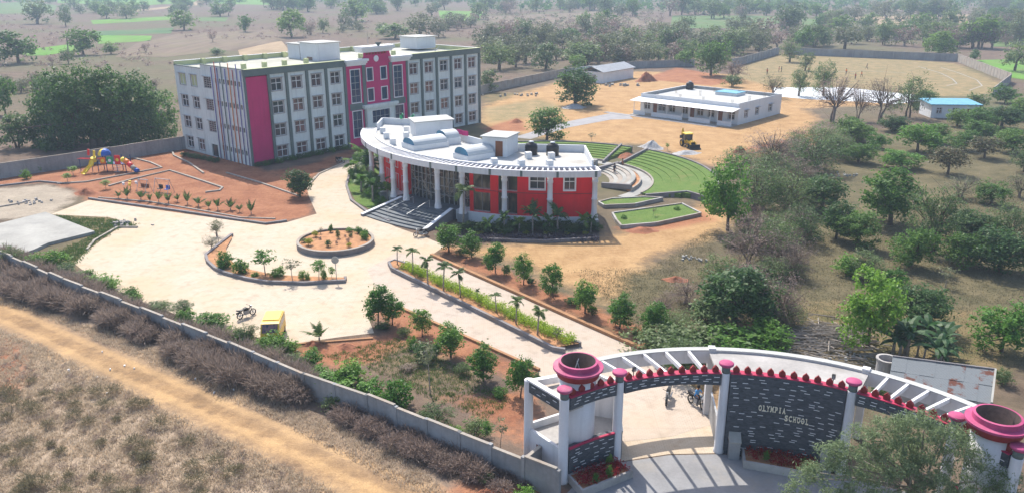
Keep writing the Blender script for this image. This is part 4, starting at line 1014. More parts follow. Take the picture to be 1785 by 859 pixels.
for k, z in ((.2,5.15),(.35,4.85),(.5,5.1),(.62,4.8),(.8,5.1)):
    q = cc1.lerp(cc2, k) + Vector((-abs(nv.x) * .165, -abs(nv.y) * .165, z)); inst(dash, 'white_stone', gt, q, atan2(dr.y, dr.x))
MB().bar((*c1, 5.40), (c2[0], c2[1], 5.40), .36, .1).build('beam_coping', MAT['gate_white'], gt)
MB().bar((*c1, 5.1), (*gl_(4.75, 44.6), 4.6), .34, .42).build('back_beam', MAT['gate_white'], gt)
MB().prism([c1, (c2[0], c2[1]), gpnt(CA[0] + 8, GR)[:2], gl_(4.0, 43.6)], 4.5, 4.62).build('canopy_slab', MAT['concrete'], gt)
def drum(x, y):
    c_ = (*gl_(x, y), 0)
    o = MB().lathe([(1.06,-.1),(1.06,6.15),(1.005,6.15),(1.005,4.6),(.02,4.6)], 32).build('drum', MAT['gate_white'], gt, c_, sm=True)
    MB().lathe([(1.07,6.02),(1.24,6.06),(1.30,6.25),(1.32,6.51),(1.07,6.51)], 32, close=True).build('maroon_band', MAT['maroon'], o, sm=False)
    MB().lathe([(1.06,6.50),(1.47,6.50),(1.47,6.62),(1.16,6.66),(1.14,6.94),(1.01,6.96),(1.01,6.5)], 40, close=True).build('pink_ring', MAT['pink'], o)
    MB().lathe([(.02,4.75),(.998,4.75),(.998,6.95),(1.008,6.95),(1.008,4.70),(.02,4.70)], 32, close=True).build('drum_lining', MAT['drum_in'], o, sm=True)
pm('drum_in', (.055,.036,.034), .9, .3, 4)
drum(3.85, 41.65); drum(24.72, 35.6)
MB().tube([(3.6 - GC[0], 41.5 - GC[1], 6.3), (3.9 - GC[0], 41.9 - GC[1], 6.95)], .03, 5).build('steel_rod', MAT['galvan'], gt)
MB().tube([(4.0 - GC[0], 41.3 - GC[1], 6.2), (3.8 - GC[0], 41.9 - GC[1], 6.8)], .03, 5).build('steel_rod', MAT['galvan'], gt)
c6, c7 = gpnt(CA[4], GR), gpnt(CA[5], GR)
o = garc(MB(), RI, RO, CA[4] + off, CA[5] - off, -.1, 2.15, 10).build('base_wall', MAT['slate'], gt)
garc(MB(), RI - .04, RI + .12, CA[4] + off, CA[5] - off, 2.15, 2.23, 10).build('crimson_trim', MAT['crimson'], gt)
# lamps on the gate
def gate_lamp(a, r, z, lb):
    o = thing('floodlight', lb, 'lamp', (GC[0] + gpnt(a, r)[0], GC[1] + gpnt(a, r)[1], z), -R(a), 'small lamps on the entrance gate')
    MB().tube([(0,0,0),(0,0,.35)], .025, 6).build('stem', MAT['black'], o); MB().ob((0,-.04,.5), (.2,.12,.32), 0, .3).build('lamp_head', MAT['black'], o)
    MB().ob((0,-.11,.48), (.14,.02,.24), 0, .3).build('lens', MAT['galvan'], o)
gate_lamp(CA[1] - 2.5, GB, 4.83, 'small black lamp on the back beam next to the left drum')
gate_lamp(CA[1] + 4.0, GR + .1, 5.57, 'small black lamp on the beam over the gateway')
gate_lamp(CA[3] - 4.5, GR + .1, 5.57, 'small black lamp above the name wall near its right column')
# pedestals, gate leaf, planters
for a, lb in ((CA[2] + 3.4, 'small slate pedestal with pale top beside the gateway column'), (CA[3] - 3.2, 'small slate pedestal with pale top beside the right column')):
    p_ = gpnt(a, RI - .36); o = thing('pedestal', lb, 'pedestal', (GC[0] + p_[0], GC[1] + p_[1], .016), -R(a), 'pedestals before the name wall')
    MB().box(-.32, .32, -.28, .28, 0, 1.15).build('body', MAT['galvan'], o)
    MB().add([(-.36,-.32,1.15),(.36,-.32,1.15),(.36,.3,1.15),(-.36,.3,1.15),(-.36,-.32,1.22),(.36,-.32,1.22),(.36,.3,1.62),(-.36,.3,1.62)], [(0,3,2,1),(4,5,6,7),(0,1,5,4),(1,2,6,5),(2,3,7,6),(3,0,4,7)]).build('sloping_top', MAT['slab'], o)
p0, p1 = Vector(G(1249, 786)), Vector(G(1236, 728))
o = thing('gate_leaf', 'grey steel gate leaf folded back inside the gateway', 'gate leaf', p0, atan2(p1.y - p0.y, p1.x - p0.x)); L_ = (p1 - p0).length
MB().box(0, L_, -.03, .03, .1, 1.9).build('panel', MAT['galvan'], o)
MB().box(0, L_, -.06, .06, 1.9, 2.0).build('top_rail', MAT['steel'], o); MB().box(0, .08, -.06, .06, .02, 1.9).build('stile', MAT['steel'], o); MB().box(L_ - .08, L_, -.06, .06, .02, 1.9).build('stile', MAT['steel'], o)
p0 = Vector(G(1082, 800)); o = thing('gate_leaf', 'narrow grey gate leaf standing against the left gateway column', 'gate leaf', p0, 1.5)
MB().box(0, 2.6, -.03, .03, .1, 1.9).build('panel', MAT['galvan'], o); MB().box(0, 2.6, -.06, .06, 1.9, 2.0).build('top_rail', MAT['steel'], o)
def planter(label, pts, hgt, groupn, kind_plants, seed):
    """trough of four walls, soil and planting"""
    cxp, cyp = sum(q[0] for q in pts) / 4, sum(q[1] for q in pts) / 4
    o = thing('planter', label, 'planter', (cxp, cyp, .016), 0, groupn); lp = [Vector((x - cxp, y - cyp, 0)) for x, y in pts]
    for i in range(4):
        p_, q_ = lp[i], lp[(i+1) % 4]; d = (q_ - p_).normalized() * .07
        MB().bar(p_ - d + Vector((0,0,hgt/2)), q_ + d * (1 if i % 2 == 0 else -1) + Vector((0,0,hgt/2)), .14, hgt + (.01 if i % 2 else 0)).build('trough_side', MAT['concrete'], o)
    MB().sheet([(q.x * .97, q.y * .97) for q in lp], hgt - .1).build('soil', MAT['soil_bed'], o)
    rg = np.random.default_rng(seed); n = 70; k = rg.uniform(.06, .94, (n, 2))
    C = np.array([(lp[0].lerp(lp[1], a)).lerp(lp[3].lerp(lp[2], a), b_) + Vector((0, 0, hgt + .12)) for a, b_ in k])
    idx = np.repeat(np.arange(n), 26); PP = C[idx] + rg.normal(size=(n * 26, 3)) * np.array([.13, .13, .12]); PP[:, 2] = np.maximum(PP[:, 2], hgt - .08)
    V, F = leaf_quads(rg, PP, .16, .3, .4); fo = inst(npmesh('red_foliage', V, F, MAT['leaf_red']), 'red_foliage', o); fo['kind'] = 'stuff'
    for qi, q in enumerate(sorted(kind_plants)):
        a, b_, sz = q; c_ = lp[0].lerp(lp[1], a).lerp(lp[3].lerp(lp[2], a), b_)
        place('bushb0', 'shrub', ('leftmost', 'middle', 'rightmost')[qi] + ' green shrub among the red plants of the ' + label.split(' ')[0] + ' gate planter', 'shrub', (cxp + c_.x, cyp + c_.y, hgt - .08), sz, sz * 1.5, 'green shrubs in the gate planters')
planter('long concrete planter of red foliage under the name wall', [G(1297,815)[:2], G(1425,838)[:2], G(1433,806)[:2], G(1292,782)[:2]], .5, 'planters at the gate', [(.08,.85,.5),(.3,.3,.45),(.8,.3,.42)], 3)
planter('square concrete planter of red foliage by the left column', [G(1015,866)[:2], G(1100,832)[:2], G(1074,812)[:2], G(990,838)[:2]], .5, 'planters at the gate', [(.6,.2,.5),(.8,.8,.5),(.3,.15,.45)], 4)

# ------------------------------------------------------------------ boundary walls
def panel_wall(label, pts, h_, plen, mat='wall_concrete', cat='wall', jit=.05, seed=0, cop='kerb'):
    """wall of precast panels: every panel and post a part"""
    rg = np.random.default_rng(seed); o = thing('boundary_wall', label, cat, (pts[0][0], pts[0][1], 0))
    P0 = Vector((pts[0][0], pts[0][1], 0))
    for i in range(len(pts) - 1):
        a, b_ = Vector((pts[i][0], pts[i][1], 0)) - P0, Vector((pts[i+1][0], pts[i+1][1], 0)) - P0; L = (b_ - a).length; n = max(1, round(L / plen)); d = (b_ - a) / n; rz = atan2(d.y, d.x); l_ = d.length
        pm_ = MB().box(.11, l_ - .11, -.07, .07, -.2, h_).mesh('wall_panel', MAT[mat]); qm = MB().box(-.12, .12, -.12, .12, -.2, h_ + .06).mesh('post', MAT[mat])
        cm_ = MB().box(.1, l_ - .1, -.11, .11, h_, h_ + .07).mesh('coping', MAT[cop])
        for k in range(n):
            dz = rg.uniform(-jit, jit) - (.10 if k % 2 else 0) * (jit > .06)
            q = inst(pm_, 'wall_panel', o, a + d * k + Vector((0, 0, dz)), rz); inst(cm_, 'coping', q)
            inst(qm, 'post', o, a + d * k, rz)
        inst(qm, 'post', o, b_, rz)
    return o
panel_wall('long grey concrete wall between the dirt track and the paved yard', [(-64,85.2),(-51.6,75.8),(-41.1,68.1),(-31.0,61.4),(-21.4,54.8),(-14.5,49.7),(-9.6,46.7),(-3.2,42.2),(2.6,38.2)], 1.85, 2.7, jit=.09, seed=1)
panel_wall('short grey wall joining the left gate column to the boundary wall', [(.6,39.7),(1.75,41.3)], 1.5, 2.0, seed=2)
panel_wall('grey concrete wall behind the playground at the far left', [(-96,90),(-74.9,113.6),(-67.9,121),(-56.6,134.3),(-54.0,137.5)], 2.2, 3.0, seed=3)
panel_wall('grey wall running from the school building towards the white shed', [(-12,193),(-7.9,201.8),(15.8,240.9)], 2.2, 3.2, seed=4, mat='kerb')
panel_wall('grey wall behind the white shed', [(15.8,240.9),(40.2,262),(60,268)], 2.2, 3.2, seed=5)
panel_wall('grey wall at the left end of the sports field', [(72,266),(77.8,273.6),(101.7,311.4)], 2.6, 3.4, seed=6)
panel_wall('long grey wall along the far side of the sports field', [(104,310.5),(154.9,283.2)], 2.6, 3.4, seed=7)
panel_wall('pale panelled wall down the right side of the sports field', [(154.9,283.2),(138.6,224.6)], 2.6, 3.2, mat='kerb', seed=8)
panel_wall('grey wall returning at the near right corner of the sports field', [(138.6,224.6),(118,197)], 2.4, 3.2, seed=9)

# ------------------------------------------------------------------ kerbs and planting beds
def kerb_line(name, label, px_pts, h_, w_, mat='kerb', closed=False, world=False):
    pts = [Vector((*q[:2], 0)) if world else Vector(G(*q)) for q in px_pts]; mb = MB()
    if closed: pts.append(pts[0])
    n = len(pts); vs = []
    for i, q in enumerate(pts):
        if closed and i in (0, n - 1): d = (pts[1] - pts[-2])
        else: d = pts[min(i+1, n-1)] - pts[max(i-1, 0)]
        d.normalize(); s_ = Vector((-d.y, d.x, 0)) * w_ / 2
        for e, z in ((s_, -.1), (-s_, -.1), (-s_, h_), (s_, h_)): vs.append(q + e + Vector((0, 0, z)))
    fs = []
    for i in range(n - 1):
        for j in range(4): fs.append((i*4+j, i*4+(j+1) % 4, (i+1)*4+(j+1) % 4, (i+1)*4+j))
    if not closed: fs += [(0,1,2,3), (n*4-1, n*4-2, n*4-3, n*4-4)]
    mb.add(vs, fs); return tag(mb.build(name, MAT[mat]), label, None, None, 'structure')
kerb_line('kerb', 'grey kerb between the playground and the yard', [(155,347),(225,357),(300,367),(400,382),(463,391),(500,386)], .22, .3, 'kerb_dark')
kerb_line('kerb', 'brown kerb on the right of the drive', [(752,446),(830,481),(900,512),(1000,557),(1115,608)], .28, .35, 'kerb_brown')
kerb_line('kerb', 'brown kerb on the left of the drive', [(690,534),(800,583),(900,628),(940,646)], .2, .25, 'kerb_brown')
kerb_line('kerb', 'pale kerb outlining the sandy play square', [(190,325),(232,313),(296,298),(340,312),(388,328),(383,333),(358,336)], .18, .3)
kerb_line('kerb', 'pale kerb outlining the climbing frame area', [(100,321),(150,318),(215,306),(282,293),(262,284),(235,277)], .18, .3)
kerb_line('kerb', 'pale kerb before the playground seedlings', [(172,345),(260,352),(330,364),(420,380),(480,382)], .12, .2)
kerb_line('kerb', 'curved pale kerb at the corner of the school building', [(355,303),(330,285),(303,272),(300,264),(312,258)], .2, .28)
kerb_line('kerb', 'kerb beside the school front garden', [(395,302),(450,318),(520,342)], .15, .25)
kerb_line('kerb', 'kerb along the road to the school porch', [(540,322),(556,304),(600,284),(640,264)], .15, .25)
kerb_line('kerb', 'pale kerb round the concrete slab garden', [(152,436),(165,420),(205,397),(240,397)], .18, .25)
kerb_line('kerb', 'dark kerb round the palm garden left of the hall', [(680,388),(640,371),(612,350),(604,325),(610,302),(625,290)], .25, .3, 'kerb_dark')
kerb_line('kerb', 'kerb before the dark planting along the red hall', [(775,416),(850,420),(950,423),(1044,418)], .35, .25, 'kerb_dark')
kerb_line('kerb', 'kerb stub in the gravel at the left edge', [(0,361),(30,356),(52,350)], .15, .3)
kerb_line('kerb', 'kerb along the soil bed at the left edge', [(0,325),(70,317),(110,321)], .2, .3, 'kerb_dark')
kerb_line('kerb', 'brown kerb beside the rubble garden', [(505,601),(560,597),(650,590)], .12, .2, 'kerb_brown')
# round island
rc = G(585, 418, .55); rr = 4.2
ri = thing('round_planter', 'round raised flower bed with stone kerb in the paved yard', 'planter', (rc[0], rc[1], .012))
MB().arc(0, 0, rr - .28, rr, 0, 360, 0, .58, 48).build('kerb_ring', MAT['kerb_dark'], ri)
MB().arc(0, 0, rr - .30, rr + .02, 0, 360, .58, .64, 48).build('kerb_cap', MAT['kerb'], ri)
MB().lathe([(.01,.52),(rr-.3,.44)], 32).build('soil', MAT['soil_bed'], ri)
rg = np.random.default_rng(21)
def plant(key, label, x, y, w_, h_, z=0., group=None, cat='shrub', name='shrub'): return place(key, name, label, cat, (x, y, z), w_, h_, group)
RB = [('bushy0', -2.6, -1.6, .95, .8, 'yellow green bush at the near left of the round bed'), ('bushy0', -2.5, 1.3, .8, .7, 'yellow green bush at the far left of the round bed'), ('bushd0', -.35, -2.0, .75, .75, 'clipped dark ball shrub at the near middle of the round bed'),
      ('bushr0', .4, -1.4, .4, .5, 'small purple shrub beside the clipped ball shrub'), ('bushr0', 1.5, -.5, .55, .55, 'purple ball shrub right of centre in the round bed'), ('bushr0', -1.75, .3, .45, .4, 'small purple shrub left of centre in the round bed'),
      ('bushd1', 1.45, 1.2, .5, .5, 'small dark ball shrub behind the purple ball shrub'), ('bushd1', .1, .7, .5, 1.1, 'upright dark plant in the middle of the round bed'), ('bushy0', 1.9, -2.2, .6, .5, 'small yellow bush at the near right of the round bed'),
      ('bush0', 3.1, .6, 1.1, .9, 'green bush against the right rim of the round bed'), ('bush1', 2.9, 1.7, .9, .8, 'green bush at the far right rim of the round bed'), ('bushb0', 2.0, 2.7, 1.0, .8, 'light green bush at the back right of the round bed'),
      ('bushb1', .9, 3.2, .9, .5, 'low light green bush at the back of the round bed'), ('bush2', -1.2, 3.1, .6, .9, 'upright green bush at the back left of the round bed'), ('grey0', -2.2, 2.4, .6, .8, 'thin grey shrub at the back left rim of the round bed'),
      ('busho0', -3.3, -.6, .8, .5, 'low olive plant on the left rim of the round bed'), ('bushr0', .8, 1.3, .35, .3, 'tiny dark plant behind the upright plant')]
for k, x, y, w_, h_, lb in RB: plant(k, lb, rc[0] + x, rc[1] + y, w_, h_, .45, 'plants in the round bed')
# crescent island
outer = [(405,411),(388,424),(368,440),(359,447),(362,458),(375,470),(392,478),(430,488),(465,494),(530,496),(602,492)]
inner_ = [(602,486),(540,484),(480,481),(440,473),(410,462),(396,450),(394,436),(404,418)]
kerb_line('kerb', 'dark kerb round the crescent island', outer + [(602,486)], .32, .28, 'kerb_dark')
tag(MB().sheet(gp(outer + inner_), .17).build('soil_bed', MAT['soil_bed']), 'red soil of the crescent island', None, None, 'structure')
CI = [('grey1', 378, 412, 26, 34, 'pale grey shrub at the upper tip of the crescent island'), ('thin0', 381, 420, 22, 42, 'tall thin sapling at the upper tip of the crescent island'), ('grey2', 368, 436, 28, 30, 'pale grey shrub on the inner bend of the crescent island'),
      ('bush0', 391, 468, 32, 36, 'dense dark green shrub on the left bend of the crescent island'), ('bush1', 421, 477, 28, 32, 'second dense green shrub along the crescent island'), ('bushb0', 446, 483, 16, 12, 'low bright bush on the crescent island'),
      ('sapling0', 463, 481, 42, 50, 'bright green young tree on the crescent island'), ('bush2', 484, 484, 26, 24, 'green bush right of the bright young tree on the island'), ('thin1', 510, 490, 34, 46, 'nearly leafless thin tree on the crescent island'),
      ('bushb1', 527, 489, 13, 22, 'small green bush right of the leafless tree'), ('bushb0', 537, 489, 10, 18, 'smaller green bush beside the sparse tree'), ('sapling1', 556, 490, 30, 42, 'sparse upright tree near the right end of the crescent island'),
      ('bush2', 565, 488, 12, 22, 'narrow green bush at the right end of the crescent island'), ('sapling2', 578, 487, 16, 26, 'small sapling next to the round sign')]
for k, x, y, w_, h_, lb in CI:
    tr = k[:4] in ('sapl', 'thin'); tree_px(k, lb, x, y, w_, h_, 'plants on the crescent island', 'sapling' if tr else 'shrub', 'tree' if tr else 'shrub')
q = G(587, 490); o = thing('round_sign', 'small round grey sign on a post at the end of the crescent island', 'sign', q)
MB().tube([(0,0,0),(0,0,2.0)], .035, 6).build('post', MAT['galvan'], o); MB().lathe([(.01,-.03),(.36,-.03),(.36,.03),(.01,.03)], 20, (0,-.05,2.2), 'y').build('disc', MAT['slab'], o)
# median with hedge
mfront = [(678,462),(683,472),(760,510),(850,554),(965,612)]; mback = [(1012,604),(990,596),(870,544),(780,500),(705,463),(688,458)]
kerb_line('kerb', 'grey kerb round the palm median', mfront + [(985,615)], .42, .26, 'kerb_dark'); kerb_line('kerb', 'far kerb of the palm median', [(678,462),(688,458),(705,463),(780,500),(870,544),(990,596),(1012,604)], .42, .22, 'kerb_dark')
tag(MB().sheet(gp(mfront + mback), .34).build('soil_bed', MAT['soil_bed']), 'soil of the palm median', None, None, 'structure')
rg = np.random.default_rng(31); hp = []
A_, B_ = Vector(G(705, 470)), Vector(G(998, 605))
dirn = (B_ - A_).normalized(); nrm = Vector((-dirn.y, dirn.x, 0))
for i in range(480):
    c_ = A_.lerp(B_, rg.uniform(0, 1)) + nrm * rg.uniform(-.55, .55) + Vector((0, 0, .5 + rg.uniform(0, .25))); hp.append(c_)
hp = np.array(hp); idx = np.repeat(np.arange(len(hp)), 34); PP = hp[idx] + rg.normal(size=(len(idx), 3)) * np.array([.17, .17, .15]); PP[:, 2] = np.maximum(PP[:, 2], .36)
V, F = leaf_quads(rg, PP, .17, .6, .35); tag(inst(npmesh('hedge', V, F, MAT['leaf_hedge']), 'hedge'), 'yellow green hedge growing along the palm median', 'hedge', None, 'stuff')
MP = [(692.7,460.6,436),(720,477,444),(746,496,455),(773,507,468),(802.6,518,481),(831.6,527.7,505),(865,544,515),(899.5,565,528),(936.7,583.6,539)]
ords = ['first', 'second', 'third', 'fourth', 'fifth', 'sixth', 'seventh', 'eighth', 'last']
for i, (x, y, tp) in enumerate(MP):
    k = pxm(y); h_ = (y - tp) * k * 1.25; sc = h_ / 2.15
    p_ = G(x, y, .3); o = place(f'palm{i % 3}', 'palm_tree', f'small palm on the median hedge, {ords[i]} from the far end' if i else 'small palm at the far tip of the median hedge', 'tree', p_, sc * (.6 if i == 5 else .92), sc * 1.08, 'palms on the median')
tree_px('thin0', 'bare crooked sapling at the gate end of the median', 972, 600, 22, 34, None, 'sapling')
# concrete slab
sp_ = gp([(-30,402),(80,374),(166,408),(85,428),(60,440),(-30,470)])
tag(MB().prism(sp_, -.1, .35).build('concrete_slab', MAT['slab']), 'pale concrete slab lying at the left edge of the yard', 'slab')

# ------------------------------------------------------------------ amphitheatre
AC = (5.6, 113.4)
def turf(name, c1, c2):
    m, t, b = newmat(name); P = pos(t); n = noise(t, P, .7, 6, .75); n2 = noise(t, P, 9, 3)
    cg = mixc(t, mapr(t, n2, .3, .7), mixc(t, mapr(t, n, .35, .65), c1, c2), tuple(q * 1.2 for q in c2)); t.links.new(mixc(t, mapr(t, noise(t, P, .35, 6, .75), .54, .68, 0, .6), cg, (.21,.175,.075)), b.inputs['Base Color']); b.inputs['Roughness'].default_value = .95
    b.inputs['Specular IOR Level'].default_value = .1; bumpn(t, b, n2, 1.0, .15); MAT[name] = m
turf('turf', (.055,.115,.022), (.130,.195,.050))
at = thing('amphitheatre', 'open air amphitheatre with curved grass tiers and concrete seats behind the hall', 'amphitheatre', (*AC, 0))
for s0, s1 in ((54, 128), (142, 205)):
    for k in range(7):
        r0 = 14.9 + k * 1.24; a0 = s0 + (k * 1.4 if s0 == 54 else 0); a1 = s1 + (k * .9 if s0 == 54 else 0)
        MB().arc(0, 0, r0, r0 + 1.24, a0, a1, -.1, .25 + k * .10, 26).build('grass_tier', MAT['turf'], at)
    MB().arc(0, 0, 14.65, 14.9, s0, s1, -.1, .34, 26).build('inner_kerb', MAT['kerb'], at)
    MB().arc(0, 0, 23.58, 23.85, s0 + (9 if s0 == 54 else 0), s1 + (6 if s0 == 54 else 0), -.1, 1.02, 30).build('outer_wall', MAT['kerb_dark'], at)
def atl(x, y, z): return (x - AC[0], y - AC[1], z)
for p_, q_, z0_, z1_ in (((17.9,103.3),(23.5,103.6),.45,.85), ((23.5,103.6),(28.2,96.5),.85,.85), ((16.6,122.1),(22.5,130.6),.42,1.1), ((14.4,123.8),(18.6,133.8),.45,1.2)):
    mb = MB(); a, b_ = Vector(atl(*p_, 0)), Vector(atl(*q_, 0)); s_ = (b_ - a).normalized(); s_ = Vector((-s_.y, s_.x, 0)) * .15
    mb.add([a+s_, b_+s_, b_-s_, a-s_, a+s_+Vector((0,0,z0_)), b_+s_+Vector((0,0,z1_)), b_-s_+Vector((0,0,z1_)), a-s_+Vector((0,0,z0_))], [(0,3,2,1),(4,5,6,7),(0,1,5,4),(1,2,6,5),(2,3,7,6),(3,0,4,7)]); mb.build('end_wall', MAT['kerb_dark'], at)
MB().arc(0, 0, 12.9, 14.65, 42, 210, -.05, .06, 40).build('curved_path', MAT['slab'], at)
for k in range(6):
    r0 = 8.6 + k * .62; MB().arc(0, 0, r0, r0 + .62, 58, 122, -.1, .05 + k * .16, 20).build('seat_step', MAT['slab' if k % 2 else 'kerb'], at)
    MB().arc(0, 0, r0, r0 + .62, 140, 200, -.1, .05 + k * .16, 20).build('seat_step', MAT['slab' if k % 2 else 'kerb'], at)
MB().arc(0, 0, 12.32, 12.9, 56, 126, -.05, .45, 20).build('soil_strip', MAT['soil_bed'], at)
MB().arc(0, 0, 12.9, 13.1, 56, 126, -.05, .55, 20).build('seat_kerb', MAT['kerb'], at)
for a in (57, 123):
    mb = MB(); x0, y0 = 8.4 * sin(R(a)), -8.4 * cos(R(a)); x1, y1 = 12.9 * sin(R(a)), -12.9 * cos(R(a)); mb.bar((x0, y0, .3), (x1, y1, .65), .5, .7); mb.build('seat_end', MAT['kerb_dark'], at)
def zam(x, y): return 1000 + x * .2212, 230 + y * .2212
def lawn_patch(label, pts, z, kerbm='kerb'):
    w_ = gp([zam(*q) for q in pts]); o = thing('lawn_bed', label, 'lawn', (*w_[0], 0)); l_ = [(x - w_[0][0], y - w_[0][1]) for x, y in w_]
    MB().prism(l_, -.1, z).build('turf', MAT['turf'], o)
    for i in range(len(l_)):
        p_, q_ = l_[i], l_[(i+1) % len(l_)]; MB().bar((*p_, z / 2 + .06), (*q_, z / 2 + .06), .24, z + .16).build('kerb', MAT[kerbm if i % 2 else 'concrete'], o)
lawn_patch('small lawn bed with kerb beside the right end of the hall', [(195,575),(240,603),(480,592),(700,543),(560,535),(300,548)], .35)
lawn_patch('five-sided lawn bed with pale kerb nearest the sandy ground', [(305,660),(335,715),(375,762),(650,738),(1000,662),(850,585),(560,625)], .3)
for x, y, w_, lb in ((395,700,50,'small shrub on the left of the five-sided lawn'), (812,630,55,'small shrub on the right of the five-sided lawn')): tree_px('bush0', lb, *zam(x, y), w_ * .2212, 12, None, 'shrub', 'shrub')
tree_px('thin1', 'thin sapling in the middle of the five-sided lawn', *zam(625, 680), 10, 22, None, 'sapling')

# ------------------------------------------------------------------ long white bungalow
a_, b_ = G(1104, 199.4), G(1273.6, 221.7)
ob = thing('bungalow', 'long single-storey white bungalow with veranda and flat roof', 'building', a_, atan2(b_[1] - a_[1], b_[0] - a_[0]))
OL, OD = 23.0, 22.0
VF = lambda u, z, d: (u, 2.6 + d, z)
SF = lambda u, z, d: (OL - d, u, z)
oh = [(1.0,2.4,1.0,2.6),(4.6,6.2,1.0,2.6),(7.2,8.6,1.0,2.6),(10.3,11.6,1.0,2.6),(13.9,15.2,1.0,2.6),(16.4,17.7,1.0,2.6),(20.8,22.2,1.0,2.6)]
od = [(3.2,4.2,.1,2.5),(12.2,13.2,.1,2.5),(18.6,19.6,.1,2.5)]
mb = MB(); pierced(mb, VF, 0, OL, -.1, 4.2, oh + od, .15); mb.build('veranda_wall', MAT['wall_white'], ob)
for h_ in oh: window(ob, VF, *h_, surround=.06, shade=0, gm_='glass_dark')
for h_ in od: mb = MB(); fbox(mb, VF, *h_, .1, .14); mb.build('door', MAT['wood_brown'], ob)
os_ = [(5.2,6.6,1.2,2.6),(10.0,11.4,1.2,2.6),(16.0,17.6,1.2,2.6)]
mb = MB(); pierced(mb, SF, 2.6, OD, -.1, 4.2, os_, .15); mb.build('side_wall', MAT['wall_white'], ob)
for h_ in os_: window(ob, SF, *h_, surround=.08, shade=.45)
mb = MB(); mb.box(0, .25, 2.85, OD, -.1, 4.2); mb.box(.25, OL - .25, OD - .25, OD, -.1, 4.2); mb.build('rear_walls', MAT['wall_white'], ob)
mb = MB(); mb.box(.25, OL - .25, 2.8, OD - .25, 3.4, 3.55); mb.build('roof', MAT['roof_white'], ob)
mb = MB(); mb.box(.25, OL - .25, 2.75, 2.95, 3.55, 4.19); mb.box(OL - .45, OL - .25, 2.95, OD - .25, 3.55, 4.19); mb.box(.25,.45,2.95,OD-.25,3.55,4.19); mb.box(.45,OL-.45,OD-.45,OD-.25,3.55,4.19); mb.build('parapet_lining', MAT['galvan'], ob)
for k in range(12):
    u0 = -.5 + k * 2.0; MB().add([(u0,-.9,3.0),(u0+1.97,-.9,3.0),(u0+1.97,2.58,3.4),(u0,2.58,3.4),(u0,-.9,3.05),(u0+1.97,-.9,3.05),(u0+1.97,2.58,3.45),(u0,2.58,3.45)], [(0,3,2,1),(4,5,6,7),(0,1,5,4),(1,2,6,5),(2,3,7,6),(3,0,4,7)]).build('canopy_sheet', MAT['white_paint'], ob)
for u0, u1 in ((0,2.9),(4.5,11.9),(13.5,18.3),(19.9,23.0)): MB().box(u0, u1, -.1, .1, -.1, .95).build('veranda_parapet', MAT['wall_white'], ob)
for u in (0.1, 4.5, 8.2, 11.9, 13.5, 18.3, 19.9, 22.9): MB().tube([(u,0,.9),(u,0,3.05)], .06, 6).build('veranda_post', MAT['white_paint'], ob)
MB().box(-.3, OL + .2, -.9, 2.6, -.1, .09).build('veranda_floor', MAT['slab'], ob)
MB().box(-6, OL - 2, -2.6, -1.2, -.1, .05).build('apron', MAT['path_grey'], ob)
for u in (3.7, 12.7, 19.1): MB().box(u - .8, u + .8, -1.4, -.88, -.05, .07).build('doorstep', MAT['slab'], ob)
rbm = MB()
for dx_ in (-.15, .15):
    for dy_ in (-.15, .15): rbm.tube([(dx_,dy_,0),(dx_*1.1,dy_*1.1,1.1)], .025, 4)
rbm = rbm.mesh('rebar_stub', MAT['twig'])
for u, v in ((3,4.5),(8.5,4.5),(14,4.5),(20.5,4.5),(3,12),(9,12),(20.5,12),(8.5,19),(14.5,19),(20.5,19)): inst(rbm, 'rebar_stub', ob, (u, v, 3.55))
MB().box(10.5, 15.5, 15.8, 20.0, 3.55, 4.15).build('light_well', MAT['wall_white'], ob); MB().box(10.4, 15.6, 15.7, 20.1, 4.15, 4.25).build('light_well_cover', MAT['sky_blue'], ob)
p_ = Vector(a_) + Vector((cos(ob.rotation_euler.z) * 2.0 - sin(ob.rotation_euler.z) * 19.5, sin(ob.rotation_euler.z) * 2.0 + cos(ob.rotation_euler.z) * 19.5, 3.56))
o = thing('water_tank', 'black water tank on the bungalow roof corner', 'water tank', p_); inst(tk, 'tank_body', o, sc=1.1); inst(lid, 'lid', o, sc=1.1)
# white shed, pool, blue hut
q = G(1050, 146); sd_ = thing('shed', 'white shed with grey sloping roof near the rear wall', 'shed', q, R(52))
MB().box(0, 17, 0, 7, -.1, 3.0).build('wall', MAT['wall_white'], sd_)
MB().add([(-.4,-.5,2.9),(17.4,-.5,2.9),(17.4,3.5,4.3),(-.4,3.5,4.3),(17.4,7.5,2.9),(-.4,7.5,2.9),(-.4,-.5,3.02),(17.4,-.5,3.02),(17.4,3.5,4.42),(-.4,3.5,4.42),(17.4,7.5,3.02),(-.4,7.5,3.02)], [(6,7,8,9),(9,8,10,11),(0,3,2,1),(3,5,4,2),(0,1,7,6),(5,11,10,4),(0,6,9,3),(3,9,11,5),(1,2,8,7),(2,4,10,8)]).build('roof', MAT['galvan'], sd_)
MB().box(-.06, .0, 2.2, 4.6, -.1, 2.2).build('door', MAT['trim_grey'], sd_)
q = G(1022, 133); pl_ = thing('swimming_pool', 'blue tiled pool with white surround beside the shed', 'pool', q, R(40))
MB().box(0, 12, 0, 8, -.1, .5).build('pool_wall', MAT['wall_white'], pl_); MB().box(.5, 11.5, .5, 7.5, .45, .52).build('water', MAT['pool'], pl_); MB().box(-.2, 12.2, 8, 8.3, .5, 1.7).build('screen_wall', MAT['white_paint'], pl_)
q = G(1622, 206); ht = thing('hut', 'small white hut with bright blue roof right of the court', 'hut', q, R(-4))
